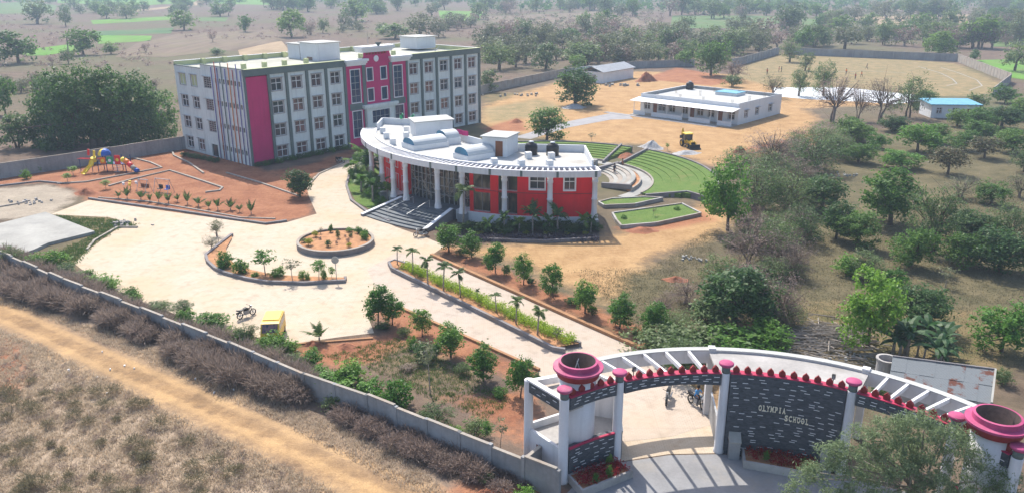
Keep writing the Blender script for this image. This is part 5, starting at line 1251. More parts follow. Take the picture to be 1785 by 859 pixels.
mb = MB(); HF = lambda u, z, d: (u, d, z); hw_ = [(1.0,2.0,1.0,2.1),(4.2,5.2,1.0,2.1)]; pierced(mb, HF, 0, 9.5, -.1, 2.8, hw_, .12); mb.box(0,.2,0.15,6,-.1,2.8); mb.box(9.3,9.5,.15,6,-.1,2.8); mb.box(.2,9.3,5.8,6,-.1,2.8); mb.build('wall', MAT['wall_white'], ht)
for h_ in hw_: window(ht, HF, *h_, .12, .06, shade=0)
MB().ob((4.75,3,3.0), (10.4,6.8,.14), 0, R(3)).build('roof', MAT['sky_blue'], ht); MB().box(7,7.9,-.04,.0,0,2.0).build('door', MAT['wood_brown'], ht)

# ------------------------------------------------------------------ tin shed by the gate
def rustmat():
    m, t, b = newmat('tin'); P = pos(t)
    n = noise(t, P, 1.1, 6, .7); w_ = N(t, 'ShaderNodeTexWave', wave_type='BANDS', bands_direction='X'); w_.inputs['Scale'].default_value = 3.2; t.links.new(P, w_.inputs['Vector'])
    oi = N(t, 'ShaderNodeObjectInfo').outputs['Random']
    c = mixc(t, mapr(t, mathn(t, 'ADD', n, mathn(t, 'MULTIPLY', oi, .22)), .66, .74), (.17,.185,.195), (.13,.055,.04))
    t.links.new(c, b.inputs['Base Color']); b.inputs['Roughness'].default_value = .8; b.inputs['Specular IOR Level'].default_value = .08; bumpn(t, b, w_.outputs['Fac'], .6, .05); MAT['tin'] = m
rustmat()
ZS = 2.2
c00, c10, c11, c01 = [Vector(G(x, y, z)) for x, y, z in ((1548,672,ZS - .25),(1728,704,ZS - .25),(1735,645,ZS + .1),(1556,622,ZS + .1))]
o0 = c00.copy(); o0.z = 0; ts = thing('tin_shed', 'low shed with rusty corrugated tin roof behind the gate', 'shed', o0)
def lp4(u, v): return c00.lerp(c10, u).lerp(c01.lerp(c11, u), v) - o0
nU, nV = 7, 2; rg = np.random.default_rng(8)
for i in range(nU):
    for j in range(nV):
        e = Vector((0, 0, .015 * ((i + j) % 2) + rg.uniform(0, .01) + .02 * j)); qd = [lp4(i/nU, j/nV), lp4((i+1.04)/nU, j/nV), lp4((i+1.04)/nU, (j+1.05)/nV), lp4(i/nU, (j+1.05)/nV)]
        MB().add([q + e for q in qd] + [q + e + Vector((0,0,.012)) for q in qd], [(0,3,2,1),(4,5,6,7),(0,1,5,4),(1,2,6,5),(2,3,7,6),(3,0,4,7)]).build('roof_sheet', MAT['tin'], ts)
for u0, v0, u1, v1 in ((.02,.02,.98,.02),(.98,.02,.98,.98),(.02,.98,.98,.98),(.02,.02,.02,.98)):
    p_, q_ = lp4(u0, v0), lp4(u1, v1); zt = min(p_.z, q_.z) - .05; MB().bar((p_.x, p_.y, zt / 2), (q_.x, q_.y, zt / 2), .15, zt).build('wall', MAT['concrete'], ts)
MB().bar(lp4(1.0, 0) + Vector((0,0,.1)), lp4(1.0, 1.0) + Vector((0,0,.1)), .12, .12).build('edge_beam', MAT['slab'], ts); MB().bar(lp4(0.0, 1.0) + Vector((0,0,.1)), lp4(1.0, 1.0) + Vector((0,0,.1)), .12, .1).build('edge_beam', MAT['kerb_dark'], ts)
q = G(1540, 668); o = MB().lathe([(.70,0),(.70,1.9),(.78,1.95),(.78,2.05),(.6,2.05),(.6,1.6),(.02,1.6)], 20).build('concrete_ring_tank', MAT['concrete'], None, q); tag(o, 'round concrete ring tank at the corner of the tin shed', 'tank')

# ------------------------------------------------------------------ vehicles
def wheel(par, c, r, w_, ax='x', nm='wheel', rim='steel'):
    o = MB().lathe([(r*.62,-w_/2),(r*.92,-w_/2),(r,-w_*.3),(r,w_*.3),(r*.92,w_/2),(r*.62,w_/2)], 20, (0,0,0), ax, True).build(nm, MAT['rubber'], par, c, sm=True)
    MB().lathe([(.02,-w_*.32),(r*.62,-w_*.32),(r*.62,w_*.32),(.02,w_*.32)], 16, (0,0,0), ax).build('rim', MAT[rim], o); return o
# backhoe loader, local front = -Y
q = G(1201, 257); bh = thing('backhoe_loader', 'yellow backhoe loader parked on the sandy ground before the bungalow', 'backhoe', q, R(14))
for sx in (-1, 1):
    wheel(bh, (sx * .95, 1.3, .72), .72, .45, rim='yellow'); wheel(bh, (sx * .85, -1.0, .5), .5, .35, rim='yellow')
MB().box(-.45,.45,-1.7,.3,.7,1.35).box(-.38,.38,-1.75,-1.0,1.35,1.5).build('bonnet', MAT['yellow'], bh); MB().box(-.4,.4,-1.76,-1.71,.8,1.25).build('grille', MAT['black'], bh)
MB().box(-.5,.5,-1.2,2.2,.45,.7).build('chassis', MAT['black'], bh)
cab = MB().box(-.75,.75,.25,1.75,.75,1.35).build('cab_base', MAT['yellow'], bh)
MB().box(-.68,.68,.32,1.68,1.35,2.55).build('cab_glass', MAT['glass'], cab)
for x in (-.72, .72):
    for y in (.3, 1.7): MB().box(x-.05,x+.05,y-.05,y+.05,1.35,2.56).build('pillar', MAT['black'], cab)
MB().box(-.85,.85,.15,1.85,2.56,2.75).build('cab_roof', MAT['play_yellow'], cab)
MB().ext([(-3.1,.1),(-2.35,.1),(-2.3,.95),(-2.45,.95),(-2.55,.35),(-3.1,.2)], lambda a, z, t_: (t_, a, z), -1.15, 1.15).build('front_bucket', MAT['black'], bh)
for x in (-.6, .6): MB().bar((x,.1,1.45),(x,-1.5,1.15),.14,.2).bar((x,-1.5,1.15),(x,-2.4,.5),.14,.18).build('loader_arm', MAT['yellow'], bh)
MB().bar((0,2.2,.9),(0,2.9,2.6),.22,.3).bar((0,2.9,2.6),(0,3.3,3.2),.2,.25).build('boom', MAT['yellow'], bh); bh.scale = (.86, .86, .86); MB().bar((0,3.3,3.2),(0,3.6,1.8),.18,.22).build('dipper', MAT['yellow'], bh); MB().box(-.3,.3,3.4,3.9,1.2,1.8).build('rear_bucket', MAT['black'], bh)
# van, front = -Y
q = G(478, 588); vn = thing('van', 'small yellow school van parked by the boundary wall', 'van', q, R(6))
fv = lambda a, z, t_: (t_, a, z)
MB().ext([(-1.75,.35),(1.75,.35),(1.78,1.0),(1.7,1.78),(1.5,1.88),(-.9,1.88),(-1.15,1.8),(-1.6,1.15),(-1.78,.95)], fv, -.78, .78).build('body', MAT['van_yellow'], vn)
MB().ext([(-1.62,1.17),(-1.20,1.77),(-1.19,1.79),(-1.65,1.17)], fv, -.66, .66).build('windscreen', MAT['glass'], vn)
for sx in (-1, 1):
    MB().box(sx*.781-.004, sx*.781+.004, -1.0, -.35, 1.15, 1.65).build('side_window', MAT['glass'], vn); MB().box(sx*.781-.004, sx*.781+.004, -.25, 1.5, 1.15, 1.65).build('side_window', MAT['glass'], vn)
    wheel(vn, (sx*.7,-1.1,.3), .3, .2); wheel(vn, (sx*.7,1.15,.3), .3, .2); MB().ob((sx*.55,-1.79,.8), (.28,.06,.16)).build('headlight', MAT['white_paint'], vn)
vn.scale = (.92, .92, .95); MB().box(-.8,.8,-1.86,-1.74,.35,.55).build('bumper', MAT['black'], vn); MB().box(-.7,.7,-.6,1.4,1.885,1.95).build('roof_board', MAT['van_yellow'], vn)
def motorcycle(label, loc, rz, group='parked motorcycles', lean=0.):
    o = thing('motorcycle', label, 'motorcycle', loc, rz, group)
    for y, r in ((-.65,.30),(.62,.30)):
        w_ = MB().lathe([(r*.8,-.05),(r,-.04),(r,.04),(r*.8,.05)], 20, (0,0,0), 'x', True).build('wheel', MAT['rubber'], o, (0,y,r), sm=True)
        mb = MB(); mb.lathe([(.02,-.05),(.06,-.05),(.06,.05),(.02,.05)], 10, (0,0,0), 'x')
        for k in range(6): mb.bar((0,0,0),(0,cos(k*pi/3)*r*.82,sin(k*pi/3)*r*.82),.03,.03)
        mb.build('spokes', MAT['galvan'], w_)
    MB().ext([(-.32,.72),(-.05,.92),(.22,.86),(.25,.72),(0,.64)], lambda a,z,t_:(t_,a,z), -.13, .13).build('fuel_tank', MAT['black'], o)
    MB().ext([(.15,.72),(.2,.82),(.55,.80),(.85,.88),(.9,.82),(.6,.72)], lambda a,z,t_:(t_,a,z), -.12, .12).build('seat', MAT['black'], o)
    MB().box(-.14,.14,-.25,.2,.28,.64).build('engine', MAT['galvan'], o)
    MB().tube([(0,-.4,.85),(0,-.3,.3),(0,.3,.3),(0,.62,.30),(0,.35,.72),(0,-.35,.75)], .03, 6).build('frame', MAT['black'], o)
    for x in (-.08,.08): MB().tube([(x,-.65,.30),(x,-.42,.95)], .025, 6).build('fork', MAT['steel'], o)
    MB().tube([(-.36,-.28,1.02),(-.1,-.4,.98),(.1,-.4,.98),(.36,-.28,1.02)], .018, 6).build('handlebar', MAT['black'], o)
    MB().lathe([(.02,-.06),(.09,-.05),(.09,.03),(.02,.05)], 12, (0,-.52,.86), 'y').build('headlamp', MAT['steel'], o)
    MB().tube([(.14,-.1,.3),(.16,.2,.25),(.17,.75,.32)], [.025,.035,.05], 8).build('exhaust', MAT['steel'], o)
    MB().ext([(.45,.55),(.8,.62),(.95,.55),(.9,.68),(.5,.66)], lambda a,z,t_:(t_,a,z), -.07, .07).build('rear_mudguard', MAT['black'], o)
    MB().tube([(-.12,.1,.3),(-.35,.2,.0)], .018, 5).build('side_stand', MAT['galvan'], o); return o
motorcycle('black motorcycle standing alone on the paved yard', G(430, 552, .012), R(140))
motorcycle('motorcycle parked under the gate beam in tree shade', G(1164, 698, .02), R(-20))
motorcycle('motorcycle with a person in blue beside the gateway', G(1214, 708, .02), R(30))
motorcycle('motorcycle at the foot of the hall steps', G(734, 412, .012), R(-60))
motorcycle('motorcycle by the front garden of the school building', G(593, 284, .012), R(60))
# ------------------------------------------------------------------ people
def person_mesh(pose):
    J = dict(stand=dict(hip=(0,0,.92),ch=(0,0,1.32),nk=(0,0,1.48),hd=(0,-.02,1.62),lk=(-.1,-.02,.48),la=(-.11,0,.07),lt=(-.11,-.14,.03),rk=(.1,-.02,.48),ra=(.11,0,.07),rt=(.11,-.14,.03),le=(-.26,0,1.14),lh=(-.28,-.08,.88),re=(.26,0,1.14),rh=(.28,-.08,.88)),
             run=dict(hip=(0,0,.90),ch=(0,-.08,1.28),nk=(0,-.11,1.44),hd=(0,-.15,1.58),lk=(-.1,-.28,.56),la=(-.11,-.30,.12),lt=(-.11,-.42,.07),rk=(.1,.12,.48),ra=(.11,.42,.22),rt=(.11,.44,.10),le=(-.27,.14,1.12),lh=(-.28,-.04,.92),re=(.27,-.22,1.14),rh=(.22,-.38,1.26)),
             sit=dict(hip=(0,.1,.82),ch=(0,0,1.20),nk=(0,-.03,1.36),hd=(0,-.07,1.50),lk=(-.2,-.32,.78),la=(-.24,-.24,.34),lt=(-.24,-.38,.30),rk=(.2,-.32,.78),ra=(.24,-.24,.34),rt=(.24,-.38,.30),le=(-.28,-.16,1.08),lh=(-.30,-.38,1.02),re=(.28,-.16,1.08),rh=(.30,-.38,1.02)))[pose]
    hx, hy, hz = J['hip']; cx_, cy_, cz_ = J['ch']
    vs = [J['hip'], J['ch'], J['nk'], J['hd'], (J['hd'][0], J['hd'][1], J['hd'][2] + .13)]
    rd = [(.15,.11),(.17,.12),(.055,.055),(.09,.105),(.06,.07)]; es = [(0,1),(1,2),(2,3),(3,4)]
    for s_, sg in (('l',-1),('r',1)):
        b0 = len(vs); vs += [(hx+sg*.09,hy,hz-.04),J[s_+'k'],J[s_+'a'],J[s_+'t']]; rd += [(.09,.09),(.065,.065),(.045,.045),(.04,.04)]; es += [(0,b0),(b0,b0+1),(b0+1,b0+2),(b0+2,b0+3)]
        b1 = len(vs); vs += [(cx_+sg*.19,cy_,cz_+.07),J[s_+'e'],J[s_+'h']]; h_ = Vector(J[s_+'h']); d = (h_ - Vector(J[s_+'e'])).normalized(); vs.append(tuple(h_ + d * .13)); rd += [(.055,.055),(.04,.04),(.03,.03),(.028,.02)]; es += [(1,b1),(b1,b1+1),(b1+1,b1+2),(b1+2,b1+3)]
        sd2 = d.cross(Vector((1,0,0))).normalized(); b2 = len(vs); vs.append(tuple(h_ + d * .05 + sd2 * .05)); rd.append((.014,.014)); es.append((b1+2,b2))
    me = bpy.data.meshes.new('body'); me.from_pydata(vs, es, []); ob_ = bpy.data.objects.new('tmp', me); COL.objects.link(ob_)
    md = ob_.modifiers.new('s', 'SKIN'); ob_.modifiers.new('u', 'SUBSURF').levels = 1
    for i, r_ in enumerate(rd): me.skin_vertices[0].data[i].radius = r_
    me.skin_vertices[0].data[0].use_root = True
    dg = bpy.context.evaluated_depsgraph_get(); out = bpy.data.meshes.new_from_object(ob_.evaluated_get(dg)); bpy.data.objects.remove(ob_)
    return out, J
def person_obj(label, loc, rz, pose, shirt, sc=1.0, group=None):
    me, J = person_mesh(pose); me.materials.clear()
    for mn in (shirt, 'trousers', 'skin', 'black'): me.materials.append(MAT[mn])
    hz = J['hip'][2]
    for p_ in me.polygons:
        c_ = p_.center; le, re = Vector(J['le']), Vector(J['re'])
        if c_.z > J['nk'][2] - .02: k = 2
        elif min((c_ - Vector(J['lh'])).length, (c_ - Vector(J['rh'])).length) < .24: k = 2
        elif min((c_ - Vector(J['lt'])).length, (c_ - Vector(J['rt'])).length) < .15: k = 3
        elif c_.z < hz + .02: k = 1
        else: k = 0
        p_.material_index = k
    smooth(me); o = thing('person', label, 'person', loc, rz, group); inst(me, 'body', o, sc=sc); hd = Vector(J['hd']) * sc
    MB().lathe([(.105,-.02),(.115,.05),(.10,.12),(.05,.17),(.01,.18)], 12, (hd.x, hd.y + .015, hd.z + .03)).build('hair', MAT['hair'], o, sm=True)
    return o
person_obj('person in a blue shirt sitting on the motorcycle beside the gateway', G(1214, 708, .02), R(30), 'sit', 'shirt_blue')
def zsp(x, y): return 1185 + x * .336, y * .336
for x, y, ps, rz, st, lb in ((452,388,'stand',.4,'shirt_red','standing person at the left of the sports field'), (513,378,'stand',1.2,'shirt_red','left person of the pair standing on the sports field'), (526,377,'stand',-1.5,'trousers','right person of the pair standing on the sports field'),
    (668,380,'stand',.2,'shirt_red','standing person beside the tree on the sports field'), (862,388,'stand',2.0,'orange','person in orange standing in mid sports field'), (909,413,'stand',.5,'shirt_red','person in red nearest the court on the sports field'),
    (968,362,'run',1.3,'trousers','running person alone on the far sports field'), (942,403,'run',-1.0,'orange','stooping runner in orange right of the person in red')):
    person_obj(lb, G(*zsp(x, y)), rz, ps, st, 1.05, 'people on the sports field')
person_obj('person standing at the top of the amphitheatre seats', G(*zam(320, 340)), .6, 'stand', 'trousers', 1.0); person_obj('person standing behind the end wall of the hall roof', G(*zam(383, 300)), 2.0, 'stand', 'wood_brown', 1.0)

# pitch markings on the sports field
for lb, pts in (('curved white line at the right of the sports field', [(1640,118),(1672,128),(1703,140),(1712,150),(1690,158)]), ('inner white line at the right of the sports field', [(1600,116),(1640,128),(1660,138),(1668,146),(1650,150)]), ('white line along the near side of the sports field', [(1450,126),(1510,124),(1580,128)])):
    w_ = [Vector(G(*q)) for q in pts]; mb = MB()
    for a, b_ in zip(w_[:-1], w_[1:]):
        d = (b_ - a).normalized(); s_ = Vector((-d.y, d.x, 0)) * .16; mb.add([a - s_ + Vector((0,0,.02)), a + s_ + Vector((0,0,.02)), b_ + s_ + Vector((0,0,.02)), b_ - s_ + Vector((0,0,.02))], [(0,1,2,3)])
    tag(mb.build('pitch_line', MAT['slab']), lb, None, None, 'structure')

# ------------------------------------------------------------------ playground
q = G(196, 300); k = pxm(300)
pg = thing('play_tower', 'colourful climbing frame with domed roof, panels and two slides', 'climbing frame', q, R(-6))
X = lambda px_: (px_ - 196) * k
posts = [(X(187), 0), (X(187), 1.5), (X(206), 0), (X(206), 1.5), (X(222), 0), (X(222), 1.5), (X(171), 0), (X(171), 1.5)]
for x, y in posts: MB().tube([(x,y,0),(x,y,2.4)], .06, 6).build('post', MAT['play_navy'], pg)
MB().box(X(171), X(222), 0, 1.5, 1.15, 1.25).build('platform', MAT['play_navy'], pg)
dm = [(.95,0),(.92,.3),(.75,.62),(.45,.85),(.02,.95)]
for i in range(8):
    mb = MB(); a0, a1 = 2*pi*i/8, 2*pi*(i+1)/8
    for j in range(4):
        (r0, z0), (r1, z1) = dm[j], dm[j+1]; mb.add([(r0*cos(a0),r0*sin(a0),z0),(r0*cos(a1),r0*sin(a1),z0),(r1*cos(a1),r1*sin(a1),z1),(r1*cos(a0),r1*sin(a0),z1)], [(0,1,2,3)])
    mb.build('dome_panel', MAT['play_blue' if i in (0,1,6,7) else 'play_yellow'], pg, (X(180)+.1, .75, 2.45))
for x0, c_, z0, z1 in ((X(182),'orange',1.25,2.2),(X(195),'play_green',1.25,2.3),(X(209),'play_red',1.2,2.6)):
    MB().box(x0 - .45, x0 + .45, -.08, -.02, z0, z1).build('panel', MAT[c_], pg); MB().lathe([(.02,-.03),(.25,-.03),(.25,.0),(.02,.0)], 14, (x0,-.09,(z0+z1)/2), 'y').build('panel_disc', MAT['play_yellow' if c_ != 'play_green' else 'white_paint'], pg)
for x, c_ in ((X(156),'play_red'),(X(166),'play_yellow')): MB().ob((x,.2,2.9 if c_ == 'play_red' else 2.7), (.32,.1,.95), 0, 0, .15).build('finial_panel', MAT[c_], pg)
pts = [(X(166),-.1,1.9),(X(166),-.5,1.75),(X(164)+.15,-.9,1.1),(X(163),-1.4,.75),(X(161),-2.0,.25),(X(160),-2.4,.15)]
def chute(pts, w_, mats, nm):
    for i in range(len(pts) - 1):
        a, b_ = Vector(pts[i]), Vector(pts[i+1]); d = (b_ - a).normalized(); s_ = d.cross(Vector((0,0,1))).normalized() * w_ / 2; u = s_.cross(d).normalized() * .22
        MB().add([a-s_+u,a-s_,a+s_,a+s_+u,b_-s_+u,b_-s_,b_+s_,b_+s_+u], [(0,1,5,4),(1,2,6,5),(2,3,7,6)]).build(nm, MAT[mats[i % len(mats)]], pg)
chute(pts, .7, ['play_yellow'], 'slide_section')
MB().tube([(X(166),.1,1.6),(X(166),-.1,2.2)], .45, 10).build('slide_mouth', MAT['play_yellow'], pg)
tp = [(X(216),.3,1.9),(X(222),.1,1.75),(X(229),-.1,1.4),(X(236),-.3,1.0),(X(243),-.5,.55),(X(248),-.6,.38)]
for i, mn in enumerate(('play_yellow','orange','play_red','kerb','play_blue')): MB().tube([tp[i],tp[i+1]], .42 - .02*i, 12).build('tube_slide', MAT[mn], pg, sm=True)
for x in (X(138), X(160)): MB().tube([(x,0,0),(x,0,1.9)], .05, 6).build('post', MAT['play_navy'], pg)
for y in (0, .6): MB().tube([(X(135),y,1.9),(X(171),y,1.9)], .045, 6).build('monkey_bar', MAT['play_red'], pg)
for i in range(7): MB().tube([(X(138)+i*.4,0,1.9),(X(138)+i*.4,.6,1.9)], .025, 5).build('rung', MAT['play_red'], pg)
for i in range(5): MB().tube([(X(203),-.5+i*.09,.15+i*.24),(X(214),-.5+i*.09,.15+i*.24)], .03, 5).build('ladder_rung', MAT['white_paint'], pg)
def swing(label, px_, base, wid, h_, seatm, fm):
    q = G(px_, base); o = thing('swing_set', label, 'swing', q, R(-20))
    for x in (-wid/2, wid/2):
        for y in (-.7, .7): MB().tube([(x,y,0),(x,0,h_)], .035, 6).build('leg', MAT[fm], o)
    MB().tube([(-wid/2-.1,0,h_),(wid/2+.1,0,h_)], .04, 6).build('top_bar', MAT[fm], o)
    for i, x in enumerate((-wid/4, wid/4)):
        for dx_ in (-.2,.2): MB().tube([(x+dx_,0,h_),(x+dx_,.05,.55)], .012, 4).build('chain', MAT['galvan'], o)
        MB().box(x-.32,x+.32,-.25,.25,.5,.56).box(x-.32,x+.32,.2,.25,.56,1.05).build('seat', MAT[seatm[i]], o)
swing('steel swing set with one blue and one dark seat', 286, 336, 2.4, 1.9, ('black','play_blue'), 'steel')
swing('small swing frame with a long sloping see-saw bar', 252, 334, 1.5, 1.7, ('wood_brown','wood_brown'), 'steel')
q = G(228, 331); o = thing('merry_go_round', 'small yellow and white merry-go-round in the sandy square', 'merry-go-round', q)
MB().tube([(0,0,0),(0,0,1.2)], .05, 6).build('pole', MAT['pipe_red'], o)
for i in range(4): a = i * pi / 2 + .4; MB().tube([(0,0,.9),(cos(a)*.8,sin(a)*.8,.9)], .03, 5).build('arm', MAT['pipe_red'], o); MB().ob((cos(a)*.8,sin(a)*.8,.95), (.3,.3,.35), a).build('seat', MAT['play_yellow' if i % 2 else 'white_paint'], o)
for i, (x, y) in enumerate(((207,346),(222,347),(246,349),(262,352),(277,353),(294,354),(310,352),(327,356),(346,360),(364,364),(380,366),(402,366),(418,370),(438,373))):
    place(f'seedpalm{i%2}', 'palm_seedling', f'palm seedling before the playground, {nth(i)} from the left of its row', 'plant', G(x, y), (.8 + .2*((i*7)%3)), (1.0 + .25*((i*5)%3)), 'palm seedlings before the playground')

# ------------------------------------------------------------------ heaps
def heap(name, label, x, y, wpx, hpx, mat, seed, asp=.7, cat='heap'):
    rg = np.random.default_rng(seed); k = pxm(y); r = wpx * k / 2; h_ = max(hpx * k * .8, .12); n, m_ = 28, 10; V = []; F = []
    ph = rg.uniform(0, 6.28, 5)
    for j in range(m_ + 1):
        for i in range(n):
            t_ = 2*pi*i/n; s_ = j / m_; rr_ = r * s_ * (1 + .18*sin(2*t_+ph[0]) + .10*sin(5*t_+ph[1]))
            z = h_ * (.5 + .5 * cos(pi * s_)) * (1 + .3*sin(3*t_+ph[2]+5*s_)*s_) + rg.normal() * .07 * h_ * (1 - s_ * .6) - (.05 if j == m_ else 0); V.append((rr_*cos(t_), rr_*sin(t_)*asp, z))
    for j in range(m_):
        for i in range(n): F.append((j*n+i, j*n+(i+1) % n, (j+1)*n+(i+1) % n, (j+1)*n+i))
    o = inst(npmesh(name, np.array(V), np.array(F), MAT[mat]), name, None, G(x, y), rg.uniform(-.3, .3)); return tag(o, label, cat)
heap('gravel_heap', 'large grey gravel heap behind the grass tiers', 1136, 258, 46, 15, 'gravel', 1); heap('gravel_heap', 'low pale gravel heap beside the backhoe', 1196, 268, 50, 7, 'gravel', 2)
heap('soil_heap', 'red soil heap near the white shed', 1126, 142, 40, 18, 'red_soil', 3); heap('soil_heap', 'red soil heap at the edge of the thicket', 1288, 268, 40, 16, 'red_soil', 4)
heap('soil_heap', 'low red soil heap between the two grass tiers', 1092, 274, 46, 9, 'red_soil', 5); heap('soil_heap', 'red soil heap near the rubble garden by the van', 545, 600, 34, 9, 'red_soil', 6)
heap('soil_heap', 'red soil mound beside the left verge of the drive', 605, 605, 46, 9, 'red_soil', 7); heap('soil_heap', 'red soil bank at the left of the playground seedlings', 152, 338, 48, 12, 'red_soil', 8)
heap('soil_heap', 'red soil heap behind the school building end', 900, 214, 30, 8, 'red_soil', 9); heap('soil_heap', 'red soil bank before the five-sided lawn', 1120, 402, 60, 8, 'red_soil', 10); heap('soil_heap', 'rusty brown heap in the open ground', 1178, 488, 44, 9, 'red_soil', 12)
heap('soil_heap', 'red soil heap at the foot of the long wall by the gate', 845, 862, 44, 14, 'red_soil', 11); heap('rubble_heap', 'dark rubble heap under the tree behind the hall', 1000, 188, 50, 8, 'gravel', 13)
def stones(name, label, x, y, spread, n, mat, seed, sz=(.1,.35)):
    rg = np.random.default_rng(seed); o = thing(name, label, 'rubble', G(x, y)); k = pxm(y)
    for i in range(n):
        a, b_, c_ = rg.uniform(*sz, 3); mb = MB().ob((0,0,c_/2), (a, b_, c_), rg.uniform(0,3), rg.uniform(-.3,.3)); mb.build('stone', MAT[mat], o, (rg.normal()*spread*k*.5, rg.normal()*spread*k*.25, 0))
stones('rubble', 'scattered rubble stones at the edge of the slab garden', 216, 391, 34, 40, 'concrete', 1); stones('rubble', 'white debris scattered by the thicket', 1204, 452, 24, 22, 'slab', 2, (.08,.25)); stones('rubble', 'loose stones beside the gravel at the left edge', 45, 353, 30, 22, 'concrete', 3)
stones('rubble', 'litter scattered around the wood pile', 1470, 622, 60, 24, 'slab', 4, (.05,.2)); stones('rubble', 'pale stones at the far end of the orchard path', 1478, 306, 30, 16, 'slab', 5, (.1,.35)); stones('rubble', 'concrete blocks lying near the white shed', 1085, 150, 30, 14, 'slab', 6, (.3,.8)); stones('rubble', 'pale slabs on the ground behind the school building', 905, 166, 50, 14, 'slab', 7, (.3,.5))
stones('litter', 'bits of white litter beside the dirt track', 250, 650, 300, 18, 'white_paint', 8, (.06,.18))
rg = np.random.default_rng(77); wp = MB(); kk = pxm(590)
for i in range(330):
    x, y = rg.normal() * 2.0, rg.normal() * 1.7; L = rg.uniform(.8, 2.6); a = rg.normal() * .5 - .35; z = rg.uniform(.02, .9) * max(0, 1 - hypot(x/4.5, y/4))
    wp.tube([(x - cos(a)*L/2, y - sin(a)*L/2, z), (x + cos(a)*L/2, y + sin(a)*L/2, z + rg.uniform(-.05,.3))], rg.uniform(.025,.06), 4)
tag(wp.build('brushwood', MAT['bark_pale'], None, G(1440, 592)), 'grey brushwood sticks heaped among the trees behind the gate', 'brushwood', None, 'stuff')

# ------------------------------------------------------------------ trees and shrubs of the grounds
RV = [(783,440,383,44),(822,449,399,36),(863.5,475.5,418,38),(912.5,496,434.5,36),(964,518,455,42),(1020,546,478.5,42),(1079.5,572,505,46),(1140,584,522,44)]
for i, (x, y, tp, w_) in enumerate(RV):
    tree_px(f'young{i%5}', 'young round tree on the right verge nearest the hall steps' if i == 0 else f'young round tree on the right verge, {ords[i]} from the hall steps', x, y, w_, y - tp, 'young trees along the right verge')
tree_px('bush1', 'rounded bush beside the last tree of the right verge', 1163, 583, 34, 34, None, 'shrub', 'shrub')
LV = [(659,566,494,40,'taller left tree of the pair at the head of the left verge'),(684,566,501,40,'right tree of the pair at the head of the left verge'),(736,586,531,40,'young tree on the left verge just below the pair'),(786,622,559,46,'young tree on the left verge, fourth from the yard'),(842.5,664,585,54,'broad dark young tree on the left verge, second from the gate'),(907,692,615,48,'young tree on the left verge right beside the gate')]
for i, (x, y, tp, w_, lb) in enumerate(LV): tree_px(f'young{(i+2)%5}', lb, x, y, w_, y - tp, 'young trees along the left verge')
tree_px('thin1', 'tall thin sapling with grey crown on the left garden', 750, 686, 46, 112, None, 'sapling')
tree_px('thin0', 'leaning bare sapling near the wall end', 872, 780, 30, 70, None, 'sapling'); tree_px('sapling2', 'slim sapling with few leaves left of the gate', 846, 775, 26, 50, None, 'sapling')
tree_px('bushr0', 'low reddish shrub in the left garden', 711, 645, 34, 16, None, 'shrub', 'shrub')
rg = np.random.default_rng(91)
for i in range(9):
    k = (i + .5) / 9; x, y = 775 + 340 * k + rg.uniform(-6, 6), 437 + 160 * k + rg.uniform(-5, 0)
    tree_px(('bushd0','busho0','bush2')[i%3], f'low shrub in the right verge soil, {nth(i)} from the hall steps', x + 14, y, 16 + rg.uniform(-4, 8), 16 + rg.uniform(-4, 8), 'low shrubs of the right verge', 'shrub', 'shrub')
for i, (x, y, w_, h_) in enumerate(((668,572,26,14),(706,585,26,20),(720,606,22,26),(760,612,20,18),(806,652,30,26),(870,690,30,22),(935,660,16,12))): tree_px(('bushd1','busho1','bush0')[i%3], f'low shrub under the left verge trees, {nth(i)} from the yard', x, y, w_, h_, 'low shrubs of the left verge', 'shrub', 'shrub')
tree_px('bushd1', 'dark broad bush under the thin sapling in the left garden', 742, 628, 46, 40, None, 'shrub', 'shrub')
WB = [('olive0',26,470,44,50,'small tree growing behind the long wall at the left edge'),('bush0',62,470,50,34,'dark bush at the left beside the small wall tree'),('bush1',92,470,54,40,'broad green bush behind the wall left of the yard corner'),('busho0',122,475,26,24,'pale bush at the corner of the yard by the wall'),('bush2',148,490,36,26,'green bush along the wall left of the motorcycle, first'),('bushb0',188,504,44,28,'bright green bush along the wall beyond the corner'),('bush0',230,522,38,28,'green bush along the wall halfway to the motorcycle'),('busho1',276,540,40,22,'low olive bush along the wall'),('olive1',320,548,42,34,'feathery shrub along the wall below the crescent island'),('bush1',368,570,62,36,'large leafy bush along the wall left of the motorcycle'),
 ('olive2',432,600,44,46,'loose shrub by the wall left of the van'),('bush0',478,614,62,44,'leafy bush in front of the van'),('bushb1',508,612,30,22,'bright bush right of the van'),('bush2',542,640,46,40,'rounded bush at the corner of the left garden by the wall'),('bushb0',612,668,66,54,'bright leafy shrub by the wall in the left garden'),('bush1',690,712,66,64,'tall leafy shrub by the wall below the thin sapling'),('bushb1',650,690,40,40,'bright shrub between two larger wall shrubs'),('olive3',760,742,60,50,'olive shrub by the wall towards the gate'),('busho0',828,760,50,44,'dry olive bush by the wall near the gate'),('bushb0',918,872,44,34,'bright green bush outside the wall by the gate')]
for k_, x, y, w_, h_, lb in WB: tree_px(k_, lb, x, y, w_, h_, None, 'shrub', 'shrub')
place('seedpalm0', 'palm_seedling', 'small palm seedling in the rubble garden right of the van', 'plant', G(557, 594), 1.4, 1.4)
for x, y in ((600,700),(570,690),(640,705)): tree_px('sapling1', 'thin green seedling tree outside the wall, ' + {600: 'middle of three', 570: 'leftmost of three', 640: 'rightmost of three'}[x], x, y, 40, 46, 'seedling trees outside the long wall', 'sapling')
WL = [(20,452),(130,492),(245,540),(330,573),(400,600),(440,618),(520,650),(600,680),(700,728),(800,770)]
